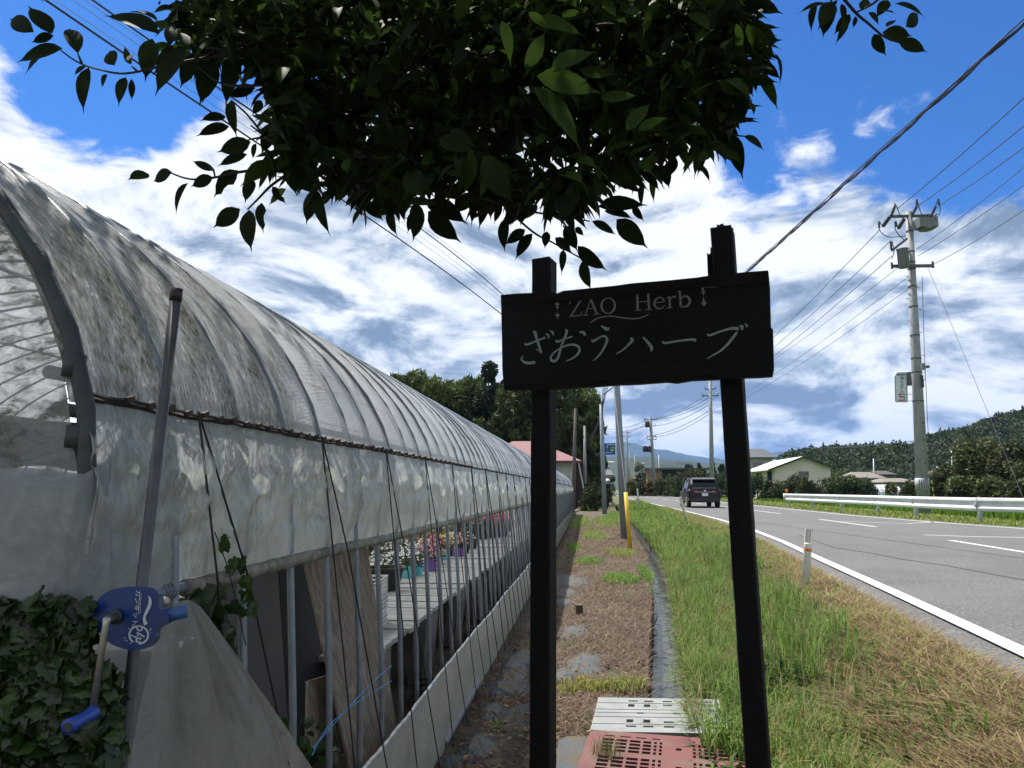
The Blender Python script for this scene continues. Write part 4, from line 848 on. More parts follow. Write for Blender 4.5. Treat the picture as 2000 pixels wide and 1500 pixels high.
for k in range(3):
    b = MB(); b.tube(crom([at(1174, 800+9*k, 43.8), at(1166-2*k, 830+8*k, 50), at(1150, 858+8*k, 62)], 5), .03, 5); tag(b.build('overhead_cable', wirem), 'dark cable sagging from the slim pole towards the wood, %s' % ['upper', 'middle', 'lower'][k], 'cable', 'cables sagging to the wood')
# blue direction sign on an arm, street lamps
ds = thing('direction_sign', 'blue road direction sign with white arrow and green inset on an overhead arm', 'road sign', tuple(at(1192, 877, 118)))
b = MB(); b.prism([at(1178, 865.5, 118), at(1201.5, 865.5, 118), at(1201.5, 888, 118), at(1178, 888, 118)], Vector((0, .12, 0))); b.build('sign_panel', mat('sign_blue', (.012, .07, .30), .5), ds)
b = MB(); b.beam(at(1160, 881, 118.2), at(1202, 881, 118.2), .12, .12); b.beam(at(1160, 871, 118.2), at(1202, 871, 118.2), .1, .1); b.beam(at(1159, 955, 118.2), at(1159, 868, 118.2), .28, .28); b.build('support_arm', dkmetal, ds)
b = MB(); b.beam(at(1186, 887, 117.9), at(1186, 873, 117.9), .09, .02); b.beam(at(1180, 884, 117.9), at(1196, 884, 117.9), .02, .09); b.poly([at(1184, 874, 117.9), at(1188, 874, 117.9), at(1186, 870, 117.9)]); b.beam(at(1186, 868.5, 117.9), at(1200, 868.5, 117.9), .02, .12); b.build('white_arrow', sw, ds)
b = MB(); b.box(at(1195.5, 877, 117.92), (.8, .04, .75)); b.build('green_inset', mat('sign_green', (.02, .20, .10), .5), ds)
b = MB(); b.beam(at(1193, 879.5, 117.85), at(1199, 879.5, 117.85), .02, .2); b.beam(at(1194, 874.5, 117.85), at(1198.5, 874.5, 117.85), .02, .14); b.build('inset_text', mat('sign_yellow', (.6, .55, .1), .6), ds)
for (u0, u1, v_, uh, lab) in [(1200, 1228, 903.5, 1187, 'street lamp arm with pale head reaching left from the three-armed pole'), (1239, 1250, 906, 1252, 'street lamp arm with pale head on the short distant pole')]:
    t = thing('street_lamp', lab, 'street lamp', tuple(at(u1 if u0 < 1210 else u0, v_, 176))); b = MB(); b.beam(at(u0, v_, 176), at(u1, v_, 176), .12, .12); b.build('lamp_arm', sw, t); b = MB(); c_ = at((uh+min(u0, 1200))/2 if u0 < 1210 else uh, v_, 176); b.lathe([(.05, -.9), (.3, -.6), (.3, .5), (.12, .9)], c_, 10, (1, 0, 0)); b.build('lamp_head', sw, t)
# ------------------------------------------------------------------ guardrail
gx = [(12.9, 52), (at(1537, 955, 44).x, 44), (at(1583, 955, 40).x, 40), (at(1639, 955, 36).x, 36), (at(1710, 955, 32).x, 32), (at(1796, 955, 28).x-.25, 28), (at(1905, 955, 24).x, 24)]
gx = gx[1:]+[(13.9, 20), (14.3, 16), (14.7, 12), (15.1, 8)]
gr = thing('guardrail', 'long white corrugated steel guardrail along the far side of the road', 'guardrail', (gx[0][0], 44, .44))
gm = mat('guardrail_white', (.58, .60, .61), .5, (.50, .52, .53), 2.5, 6, .1, 30, col3=(.26, .25, .23), s3=5, t3=.68); gpm = mat('guardrail_post', (.40, .42, .43), .6, (.30, .31, .32), 6)
prof = [(-.02, .79), (-.055, .76), (-.07, .70), (-.05, .655), (-.015, .63), (-.01, .60), (-.01, .56), (-.015, .53), (-.05, .505), (-.07, .46), (-.055, .40), (-.02, .37)]
def rail_seg(i):
    b = MB(); (xa_, ya_), (xb2, yb2) = gx[i], gx[i+1]; n = len(prof); vs = []
    for j, (x_, y_) in enumerate([(xa_, ya_+(.3 if i == 0 else .06)), (xb2, yb2-.06)]):
        for (o1, z_) in prof: vs.append((x_+o1-.03*(j == 0), y_-.15*0, z_+.44))
    b.add(vs, [(k, k+1, n+k+1, n+k) for k in range(n-1)]); return b.build('rail_panel', gm, gr, False)
for i in range(len(gx)-1): rail_seg(i)
for i, (x_, y_) in enumerate(gx):
    b = MB(); b.tube([(x_+.06, y_, .2), (x_+.06, y_, 1.12)], .07, 12); b.box((x_-.01, y_, 1.02), (.1, .12, .34)); b.build('post', gpm, gr, True)
x_, y_ = gx[0]; b = MB(); b.tube([(x_-.06, y_+.28, .83), (x_-.06, y_+.28, 1.24)], .10, 12); b.build('end_terminal', gm, gr, True)
t = thing('road_reflector', 'round orange reflector on the far end of the guardrail', 'reflector', (x_, y_+.1, 1.2)); b = MB(); b.tube([(x_, y_+.1, 1.15), (x_, y_+.1, 1.4)], .03, 8); b.build('stem', gpm, t); b = MB(); b.lathe([(.02, 0), (.1, .01), (.1, .03), (.02, .04)], (x_-.02, y_+.05, 1.42), 14, (-.3, -1, 0)); b.build('disc', mat('orange', (.75, .22, .01), .4), t)
# striped marker stake in the field
t = thing('marker_stake', 'thin black and yellow striped stake in the rice field behind the guardrail', 'stake', tuple(onz(1830, 1008, .3))); q = onz(1830, 1008, .3)
for k in range(12): b = MB(); b.tube([q+Vector((-.01*k, 0, .16*k)), q+Vector((-.01*k-.01, 0, .16*k+.16))], .028, 8); b.build('stripe', mat('stake_black', (.01, .01, .01), .6) if k % 2 == 0 else mat('stake_yellow', (.55, .42, .03), .6), t)
# delineator posts
dwm = mat('delineator_white', (.66, .68, .64), .5, (.58, .60, .55), 12, 5, .1, 40, col3=(.42, .41, .33), s3=9, t3=.68); dor = mat('delineator_orange', (.55, .20, .05), .5)
def delin(lab, bs, tpx, Y, r, band=True, detail=True):
    B1 = at(*bs, Y); T1 = at(*tpx, Y); t = thing('delineator_post', lab, 'delineator', tuple(B1), 'white delineator posts on the near verge'); d = T1-B1; ln = d.length; dn = d.normalized()
    b = MB(); b.lathe([(r, -.15), (r, ln*.72), (r*1.02, ln*.73), (r*.9, ln*.745)], B1, 18, dn); b.build('post_body', dwm, t, True)
    if band: b = MB(); b.lathe([(r*1.01, ln*.60), (r*1.03, ln*.605), (r*1.03, ln*.65), (r*1.01, ln*.655)], B1, 18, dn); b.build('orange_band', dor, t)
    if detail:
        sx = dn.cross(Vector((0, 1, 0))).normalized()
        b = MB()
        for k in (-1, 1): b.beam(B1+dn*ln*.73+sx*r*.85*k, B1+dn*ln*1.0+sx*r*.85*k, .007, .02, (0, 1, 0))
        b.beam(B1+dn*ln-sx*r*.9, B1+dn*ln+sx*r*.9, .02, .008); b.beam(B1+dn*ln*.73-sx*0, B1+dn*ln*.95, .006, .006, (0, 1, 0)); b.build('reflector_frame', mat('frame_white', (.62, .62, .56), .5), t)
        b = MB(); b.beam(B1+dn*ln*.75+Vector((0, .004, 0)), B1+dn*ln*.98+Vector((0, .004, 0)), r*1.35, .003, (0, 1, 0)); b.build('reflector_lens', mat('lens', (.45, .47, .40), .2, alpha=.55), t)
    else:
        b = MB(); b.lathe([(r*.8, ln*.745), (r*.8, ln), (r*.2, ln*1.01)], B1, 12, dn); b.build('reflector_head', mat('lens_white', (.6, .6, .55), .4), t)
delin('nearest white delineator post with an orange band and open reflector frame', (1573, 1143), (1580, 1033), 8.4, .043)
delin('leaning white delineator post standing before the black car', (1340, 1014), (1329, 971), 24, .040, False, False)
delin('white delineator post at the road edge left of the car', (1247.5, 986), (1245, 955), 46, .055, False, False)
t = delin('small white delineator post on the far verge before the hedge', (1315, 972), (1315, 959), 100, .08, False, False)
t = None
# ------------------------------------------------------------------ black car, seen from behind
car = thing('car', 'black sport utility car driving away with brake lights and white number plate', 'car', (6.45, 41.2, .45))
paint = mat('car_black', (.006, .006, .009), .25, coat=.1, spec=.35); glass = mat('car_glass', (.012, .015, .017), .06, spec=.8); trim = mat('car_trim', (.018, .018, .019), .6); chr_ = mat('car_chrome', (.5, .5, .5), .2, metal=.9)
tyre = mat('tyre', (.012, .012, .013), .8); rim = mat('rim', (.45, .46, .48), .3, metal=.7); rearglass = mat('rear_glass', (.10, .125, .13), .08, spec=1.0)
st = [(0.00, .80, .84, .80, .45, .98), (.06, .86, .91, .86, .36, 1.02), (.5, .90, .925, .88, .30, 1.04), (1.2, .915, .925, .88, .28, 1.02), (2.6, .92, .925, .87, .26, .98), (3.3, .91, .92, .84, .27, .95), (4.0, .89, .90, .76, .30, .90), (4.5, .78, .80, .62, .34, .80), (4.7, .58, .60, .48, .38, .68)]
b = MB(); vs = []; nn = 10
for (y_, h0, h1, h2, z0, z1) in st:
    ring = [(h0*.85, z0), (h0, z0+.10), (h1, (z0+z1)/2), (h1*.99, z1-.10), (h2, z1)]; ring = ring+[(-x, z) for x, z in ring[::-1]]; vs += [(x, y_, z) for x, z in ring]
m_ = len(st); b.add(vs, [(i*nn+k, i*nn+(k+1) % nn, (i+1)*nn+(k+1) % nn, (i+1)*nn+k) for i in range(m_-1) for k in range(nn)]+[tuple(range(nn))[::-1], tuple((m_-1)*nn+k for k in range(nn))])
o = link('car_body', b.mesh('car_body'), paint, car); md = o.modifiers.new('b', 'BEVEL'); md.width = .04; md.segments = 3; md.limit_method = 'ANGLE'; md.angle_limit = R(30)
up = [(.18, .80, 1.02, .70, 1.34), (.42, .82, 1.03, .66, 1.60), (.75, .84, 1.03, .66, 1.66), (2.0, .85, 1.0, .67, 1.67), (2.7, .84, .98, .64, 1.60), (3.5, .80, .94, .60, 1.02)]
vs = []
for (y_, wb, zb_, wt, zt_) in up: vs += [(wb, y_, zb_), (wt+.04, y_, zt_-.05), (wt-.05, y_, zt_), (-wt+.05, y_, zt_), (-wt-.04, y_, zt_-.05), (-wb, y_, zb_)]
b = MB(); b.add(vs, [(i*6+k, i*6+k+1, (i+1)*6+k+1, (i+1)*6+k) for i in range(5) for k in range(5)]+[(0, 5, 4, 3, 2, 1)]); o = link('cabin', b.mesh('cabin'), paint, car)
for s_ in (-1, 1):
    for (ya_, yb2) in ((.85, 1.55), (1.65, 2.45), (2.55, 3.15)):
        b = MB(); wlo, whi = .853, .715; z_hi = 1.54 if yb2 < 3 else 1.2
        b.add([(s_*wlo, ya_, 1.07), (s_*wlo, yb2, 1.05), (s_*(whi+(.06 if yb2 > 3 else 0)), yb2-.1, z_hi), (s_*whi, ya_+(.15 if ya_ < 1 else 0), 1.54)], [(0, 1, 2, 3)]); link('side_window', b.mesh('side_window'), glass, car)
b = MB(); b.add([(-.68, .165, 1.09), (.68, .165, 1.09), (.58, .385, 1.50), (-.58, .385, 1.50)], [(0, 1, 2, 3)]); link('rear_window', b.mesh('rear_window'), rearglass, car)
b = MB(); b.add([(-.66, .20, 1.60), (.66, .20, 1.60), (.60, .70, 1.69), (-.60, .70, 1.69), (-.64, .22, 1.54), (.64, .22, 1.54), (.6, .5, 1.6), (-.6, .5, 1.6)], [(0, 1, 2, 3), (4, 5, 1, 0), (5, 6, 2, 1), (7, 4, 0, 3), (4, 7, 6, 5)]); link('spoiler', b.mesh('spoiler'), paint, car)
red = mat('tail_lamp', (.50, .012, .02), .25, coat=.5)
for s_ in (-1, 1):
    b = MB(); b.add([(s_*.91, .10, .98), (s_*.45, -.025, .97), (s_*.40, -.025, .90), (s_*.60, -.02, .84), (s_*.915, .14, .86), (s_*.93, .35, .95)], [(0, 1, 2, 3, 4), (0, 4, 5)]); link('tail_lamp', b.mesh('tail_lamp'), red, car)
    b = MB(); b.box((s_*1.0, 3.0, 1.06), (.22, .12, .16)); link('door_mirror', b.mesh('door_mirror'), paint, car)
    b = MB(); b.box((s_*.62, -.035, .40), (.16, .03, .05)); link('exhaust', b.mesh('exhaust'), chr_, car)
    b = MB(); b.beam((s_*.62, .7, 1.69), (s_*.62, 2.6, 1.69), .03, .03); link('roof_rail', b.mesh('roof_rail'), chr_, car)
    for yw in (.85, 3.7):
        b = MB(); b.lathe([(.24, -.12), (.35, -.10), (.365, -.05), (.365, .05), (.35, .10), (.24, .12)], (s_*.80, yw, .355), 24, (1, 0, 0)); w_ = link('wheel', b.mesh('wheel'), tyre, car)
        b = MB(); b.lathe([(.235, 0), (.235, .01), (.06, .03)], (s_*.915, yw, .355), 16, (s_, 0, 0)); link('rim', b.mesh('rim'), rim, w_)
b = MB(); b.box((0, -.03, .88), (1.0, .02, .022)); link('chrome_strip', b.mesh('chrome_strip'), chr_, car)
b = MB(); b.lathe([(.06, 0), (.06, .01), (.02, .015)], (0, -.03, .945), 14, (0, -1, 0)); link('badge', b.mesh('badge'), chr_, car)
b = MB(); b.box((0, -.04, .74), (.33, .02, .165)); link('number_plate', b.mesh('number_plate'), mat('plate_white', (.62, .64, .66), .5), car)
b = MB(); b.box((0, -.02, .44), (1.55, .08, .20)); b.box((0, .02, .60), (1.7, .02, .02)); link('bumper', b.mesh('bumper'), trim, car)
b = MB(); b.beam((0, .17, 1.10), (.35, .25, 1.20), .02, .02); link('wiper', b.mesh('wiper'), trim, car)
# ------------------------------------------------------------------ buildings
def house(name, lab, cat='house', loc=(0, 0, 0), group=None): return thing(name, lab, cat, loc, group)
def window(t, a, c, fm, gm_, mull=1, th=.08):
    a = Vector(a); c = Vector(c); n_ = Vector((0, -1, 0)) if abs(a.y-c.y) < .01 else Vector((-1, 0, 0)); b = MB()
    lo = Vector((a.x, a.y, min(a.z, c.z))); hi = Vector((c.x, c.y, max(a.z, c.z))); hz = Vector((hi.x-lo.x, hi.y-lo.y, 0)); up_ = Vector((0, 0, hi.z-lo.z))
    for p0, p1 in ((lo, lo+hz), (lo+up_, hi), (lo, lo+up_), (lo+hz, hi)): b.beam(p0+n_*.04, p1+n_*.04, th, th)
    for k in range(mull): q = lo+hz*((k+1)/(mull+1)); b.beam(q+n_*.04, q+up_+n_*.04, th*.8, th*.8)
    f = b.build('window', fm, t); b = MB(); b.add([lo+n_*.03, lo+hz+n_*.03, hi+n_*.03, lo+up_+n_*.03], [(0, 1, 2, 3)]); b.build('pane', gm_, f)
pane = mat('window_glass', (.02, .025, .03), .08, spec=.9); wfr = mat('window_frame', (.25, .25, .25), .5)
cream = mat('cream_wall', (.64, .57, .52), .85, (.58, .52, .47), .6, 5, .15, 20, stretch=(1, 1, .3)); tin = mat('tin_roof', (.62, .63, .60), .5, (.52, .53, .50), 1.2, 5)
# gabled cream building
Yg = 100; g = house('gabled_building', 'cream gabled building with a pale tin roof behind the hedge', 'building', tuple(at(1570, 955, Yg)))
Lx = at(1515, 950, Yg).x; Rx = at(1624, 950, Yg).x; ze = at(0, 918, Yg).z; zp = at(0, 900, Yg).z; dl = 15; mx_ = at(1568, 900, Yg).x
b = MB(); b.add([(Lx, Yg, 0), (Rx, Yg, 0), (Rx, Yg, ze), (mx_, Yg, zp), (Lx, Yg, ze), (Lx, Yg+dl, 0), (Rx, Yg+dl, 0), (Rx, Yg+dl, ze), (mx_, Yg+dl, zp), (Lx, Yg+dl, ze)], [(0, 1, 2, 3, 4), (5, 9, 8, 7, 6), (0, 4, 9, 5), (1, 6, 7, 2)]); b.build('wall', cream, g)
b = MB()
for (xe_, ov) in ((Lx, -1.0), (Rx, .35)):
    sl = (ze-zp)/(xe_-mx_); A0 = Vector((mx_, Yg-.5, zp+.12)); E0 = Vector((xe_+ov, Yg-.5, zp+.12+sl*(xe_+ov-mx_))); A1 = A0+Vector((0, dl+1, 0)); E1 = E0+Vector((0, dl+1, 0)); dn_ = Vector((0, 0, -.12)); b.add([A0, E0, E1, A1, A0+dn_, E0+dn_, E1+dn_, A1+dn_], [(0, 1, 2, 3), (4, 7, 6, 5), (0, 4, 5, 1), (1, 5, 6, 2), (3, 2, 6, 7)])
b.build('roof', tin, g)
b = MB(); b.beam((mx_, Yg-.55, zp+.02), (Rx+.35, Yg-.55, zp+.02+(ze-zp)/(Rx-mx_)*(Rx+.35-mx_)), .1, .22); b.beam((mx_, Yg-.55, zp+.02), (Lx-1, Yg-.55, zp+.02+(ze-zp)/(Lx-mx_)*(Lx-1-mx_)), .1, .22); b.build('verge_board', mat('dark_board2', (.03, .028, .025), .7), g)
window(g, at(1560, 931, Yg), at(1579, 921, Yg), wfr, pane, 1); window(g, (Lx, Yg+1.5, 1.2), (Lx, Yg+4.0, ze-.4), wfr, pane, 0); window(g, (Lx, Yg+7.5, 1.9), (Lx, Yg+11, ze-.5), wfr, pane, 1)
# grey tiled house behind it
Yh = 135; g2 = house('tiled_house', 'pale two storey house with a grey tiled roof behind the cream building', 'house', tuple(at(1485, 955, Yh)))
x0, x1 = at(1452, 900, Yh).x, at(1508, 900, Yh).x; ze = at(0, 900, Yh).z; zr = at(0, 883, Yh).z; lilac = mat('pale_wall', (.36, .36, .40), .8, (.30, .30, .33), .8)
b = MB(); b.box(((x0+x1)/2, Yh+4, ze/2), (x1-x0, 8, ze)); b.build('wall', lilac, g2)
rt = mat('grey_tiles', (.085, .09, .10), .6, (.06, .065, .07), 3, 4, .5, 8); b = MB(); a = (x0-.9, x1+.9); b.add([(a[0], Yh-.9, ze), (a[1], Yh-.9, ze), (a[1]-1.4, Yh+4, zr), (a[0]+1.4, Yh+4, zr), (a[0], Yh+8.9, ze), (a[1], Yh+8.9, ze), (a[0], Yh-.9, ze-.2), (a[1], Yh-.9, ze-.2), (a[1], Yh+8.9, ze-.2), (a[0], Yh+8.9, ze-.2)], [(0, 1, 2, 3), (4, 3, 2, 5), (1, 5, 2), (0, 3, 4), (6, 7, 1, 0), (7, 8, 5, 1), (9, 6, 0, 4), (6, 9, 8, 7)]); b.build('roof', rt, g2)
window(g2, at(1471, 915, Yh), at(1490, 903, Yh), wfr, pane, 1); window(g2, at(1475, 935, Yh), at(1488, 926, Yh), wfr, pane, 1)
# low brown roofed houses and small polytunnel
def low_house(name, lab, u0, u1, vr, ve, Y, wallm, roofm, over=.6, depth=8, ridge=(.25, .8), wins=()):
    t = house(name, lab, 'house', tuple(at((u0+u1)/2, 955, Y))); xa_, xb2 = at(u0, 900, Y).x, at(u1, 900, Y).x; ze_ = at(0, ve, Y).z; zr_ = at(0, vr, Y).z
    b = MB(); b.box(((xa_+xb2)/2, Y+depth/2, ze_/2-.15), (xb2-xa_, depth, ze_+.1)); b.build('wall', wallm, t)
    xa_ -= over; xb2 += over; w_ = xb2-xa_; b = MB(); b.add([(xa_, Y-over, ze_), (xb2, Y-over, ze_), (xa_+w_*ridge[1], Y+depth/2, zr_), (xa_+w_*ridge[0], Y+depth/2, zr_), (xa_, Y+depth+over, ze_), (xb2, Y+depth+over, ze_), (xa_, Y-over, ze_-.16), (xb2, Y-over, ze_-.16), (xb2, Y+depth+over, ze_-.16), (xa_, Y+depth+over, ze_-.16)],
        [(0, 1, 2, 3), (4, 3, 2, 5), (1, 5, 2), (0, 3, 4), (6, 7, 1, 0), (7, 8, 5, 1), (9, 6, 0, 4), (6, 9, 8, 7)]); b.build('roof', roofm, t)
    for (a0, a1, b0, b1) in wins: window(t, at(a0, b1, Y), at(a1, b0, Y), wfr, pane, 1)
    return t
brr = mat('brown_roof', (.20, .17, .14), .7, (.15, .13, .11), 2, 5, .4, 8); brw = mat('brown_wall', (.17, .135, .11), .8, (.12, .10, .085), 1)
low_house('low_house', 'low house with a pale brown roof, left one beyond the hedge gap', 1668, 1720, 925, 936, 125, brw, brr)
low_house('low_house', 'higher roofed low house directly behind the pale brown roofs', 1722, 1742, 923, 930, 140, brw, mat('dark_brown_roof', (.07, .055, .05), .7), ridge=(.1, .9))
low_house('low_house', 'low house with a wide flat brown roof left of the tall pole', 1728, 1786, 936, 943, 118, brw, brr, wins=((1745, 1756, 946, 952),))
low_house('low_house', 'small dark roofed house half hidden by the big dark tree', 1842, 1868, 922, 930, 120, brw, mat('dark_brown_roof', (.07, .055, .05), .7))
Yt = 105; pt_ = thing('polytunnel', 'small white film tunnel below the brown roofed houses', 'greenhouse', tuple(at(1735, 955, Yt))); b = MB(); xa_, xb2 = at(1703, 955, Yt).x, at(1762, 955, Yt).x; n = 10; vs = []
zt_ = at(0, 947, Yt).z
for (x_) in (xa_, xb2):
    for k in range(n+1): a = math.pi*k/n; vs.append((x_, Yt+3-3*math.cos(a), .2+(zt_-.2)*math.sin(a)**.7))
b.add(vs, [(k, k+1, n+2+k, n+1+k) for k in range(n)]+[tuple(range(n+1)), tuple(range(n+1, 2*n+2))[::-1]]); b.build('film_cover', mat('tunnel_white', (.60, .62, .68), .4, (.48, .50, .56), 1.5), pt_, False)
b = MB()
for k in range(9): x_ = xa_+(xb2-xa_)*k/8; b.tube([(x_, Yt+3-3.03*math.cos(math.pi*j/8), .2+(zt_-.17)*math.sin(math.pi*j/8)**.7) for j in range(9)], .03, 5)
b.build('tunnel_hoops', dkmetal, pt_)
# brown flat building in the middle
Yb = 138; bb = house('flat_roof_building', 'brown flat roofed building behind the clipped hedges', 'building', tuple(at(1270, 955, Yb))); x0, x1, x2 = at(1240, 0, Yb).x, at(1265, 0, Yb).x, at(1345, 0, Yb).x; zt_ = at(0, 921, Yb).z
b = MB(); b.box(((x0+x1)/2, Yb+3, zt_/2), (x1-x0, 6, zt_)); b.build('wall', mat('tan_wall', (.30, .20, .11), .85, (.25, .17, .10), 1), bb)
b = MB(); b.box(((x1+x2)/2, Yb+4, zt_/2), (x2-x1, 6, zt_-.3)); b.build('painted_shade_front', mat('dark_front', (.05, .045, .045), .8), bb)  # shade under the roof is put into this dark wall colour
b = MB(); b.box(((x0+x2)/2-.2, Yb+2.5, zt_+.12), (x2-x0+1, 8, .3)); b.build('roof', mat('roof_dark', (.05, .05, .055), .6), bb)
b = MB(); b.poly([at(1234, 935, Yb-.4), at(1243, 935, Yb-.4), at(1239, 923, Yb-.4)]); b.build('painted_sun_gable', mat('pale_gable', (.55, .42, .28), .8), bb)  # sunlight on the gable is put into its pale colour
b = MB()
for k in range(8): x_ = x1+(x2-x1)*k/7*.6; b.beam((x_, Yb+1, zt_+.3), (x_, Yb+1, zt_+.95), .04, .04)
for dz_ in (.45, .9): b.beam((x1, Yb+1, zt_+dz_), (x1+(x2-x1)*.6, Yb+1, zt_+dz_), .04, .04)
b.build('roof_railing', dkmetal, bb)
for k in range(3):
    xq = at(1276-1.2*k, 0, Yb).x
    t = thing('signal_board', 'small grey back of a traffic board beside the transformer pole, %s' % ['top', 'middle', 'bottom'][k], 'road sign', (xq, 111, at(0, 917+5.5*k, 111).z), 'grey boards by the transformer pole')
    q = at(1271, 917+6*k, 111); t.location = q; b = MB(); b.box((0, 0, 0), (.55, .06, .36)); link('board_plate', b.mesh('board_plate'), greyt, t); b = MB(); b.beam((0, .05, 0), (.7, .05, 0), .04, .04); link('bracket', b.mesh('bracket'), dkmetal, t)
# white houses far left of the lane
Yw = 150; whh = mat('white_wall', (.50, .50, .48), .8, (.42, .42, .41), 1)
low_house('white_house', 'far white house with stacked flat eaves beyond the slim pole', 1157, 1181, 906, 915, Yw, whh, mat('white_roof', (.5, .5, .5), .6), .8, wins=((1161, 1166, 920, 926), (1170, 1176, 920, 926)))
low_house('white_house', 'far grey house with a dark gable just right of the slim pole', 1178, 1192, 920, 930, Yw-12, lilac, rt, .6, wins=((1183, 1188, 932, 938),))
low_house('white_house', 'far low white building at the bend of the road', 1160, 1190, 936, 940, Yw-22, whh, mat('white_roof', (.5, .5, .5), .6), .5, wins=((1165, 1170, 942, 948), (1176, 1181, 942, 948)))
t = thing('van', 'tiny white van parked before the far houses', 'van', tuple(onz(1181, 958, .2))); q = at(1183, 950, 120); t.location = (q.x, 120, .3); b = MB(); b.box((0, 0, 1.0), (1.7, 3.2, 1.3)); b.box((0, -.1, 1.75), (1.5, 2.6, .5), taper=.9); link('van_body', b.mesh('van_body'), whh, t); b = MB(); b.box((0, -1.45, 1.72), (1.2, .04, .36)); link('rear_window', b.mesh('rear_window'), pane, t)
for s_ in (-1, 1): b = MB(); b.lathe([(.3, -.1), (.3, .1)], (s_*.7, -1.0, .3), 12, (1, 0, 0)); link('wheel', b.mesh('wheel'), tyre, t)
# house with red roof at the end of the greenhouse
Yr = 56; hr = house('red_roofed_house', 'small house with a faded red roof and white corrugated wall behind the greenhouse', 'house', tuple(at(1070, 955, Yr)))
x0, x1 = at(960, 0, Yr).x, at(1107, 0, Yr).x; ze = at(0, 905, Yr).z; zr = at(0, 869, Yr+4).z
crw = mat('corrugated_white', (.52, .54, .50), .7, (.45, .47, .43), 1, 4, stretch=(3, 3, .3)); b = MB(); n = 60
for k in range(n):
    xa_ = x0+(x1-x0)*k/n; xb2 = x0+(x1-x0)*(k+1)/n; xm_ = (xa_+xb2)/2
    b.add([(xa_, Yr, 0), (xm_, Yr-.05, 0), (xb2, Yr, 0), (xa_, Yr, ze), (xm_, Yr-.05, ze), (xb2, Yr, ze)], [(0, 1, 4, 3), (1, 2, 5, 4)])
b.box(((x0+x1)/2, Yr+4.05, ze/2), (x1-x0, 8, ze)); b.build('wall', crw, hr)
b = MB(); b.box((x1+.42, Yr+3, ze/2), (.8, 5, ze-.1)); b.build('dark_porch', mat('porch_brown', (.035, .02, .018), .8), hr)
redr = mat('red_roof', (.23, .105, .11), .8, (.19, .09, .095), 3, 5, .2, 12); xa_, xb2 = x0-.6, at(1123, 0, Yr-.8).x; b = MB()
b.add([(xa_, Yr-.8, ze), (xb2, Yr-.8, ze), (at(1042, 0, Yr+4).x, Yr+4, zr), (xa_+2, Yr+4, zr), (xa_, Yr+9, ze), (xb2, Yr+9, ze)], [(0, 1, 2, 3), (4, 3, 2, 5), (1, 5, 2), (0, 3, 4)]); b.build('roof', redr, hr)
b = MB(); b.box(((xa_+xb2)/2, Yr+4.1, ze-.08), (xb2-xa_, 9.7, .14)); b.build('eaves', mat('eave_red', (.17, .05, .05), .6), hr)
b = MB(); b.beam((xb2-.25, Yr-.6, ze-.1), (x1+.9, Yr-.4, 1.2), .08, .08); b.build('brace', crw, hr)
# wire cage box by the lane
q = onz(1131, 968, .0); Yk = 60; q = at(1131, 957, Yk)
t = thing('wire_cage', 'grey wire cage with a white box inside at the end of the greenhouse', 'cage', (q.x, Yk, 0)); b = MB(); b.box((0, 0, .85), (.72, .5, .75)); link('white_box', b.mesh('white_box'), whh, t)
b = MB()
for k in range(9): b.box((-.44+.11*k, -.30, 1.05), (.02, .02, 1.0))
for z_ in (.6, 1.25, 1.55): b.box((0, -.30, z_), (.92, .03, .04))
for sx in (-.45, .45): b.box((sx, -.28, .7), (.05, .05, 1.5))
link('wire_frame', b.mesh('wire_frame'), gpm, t)
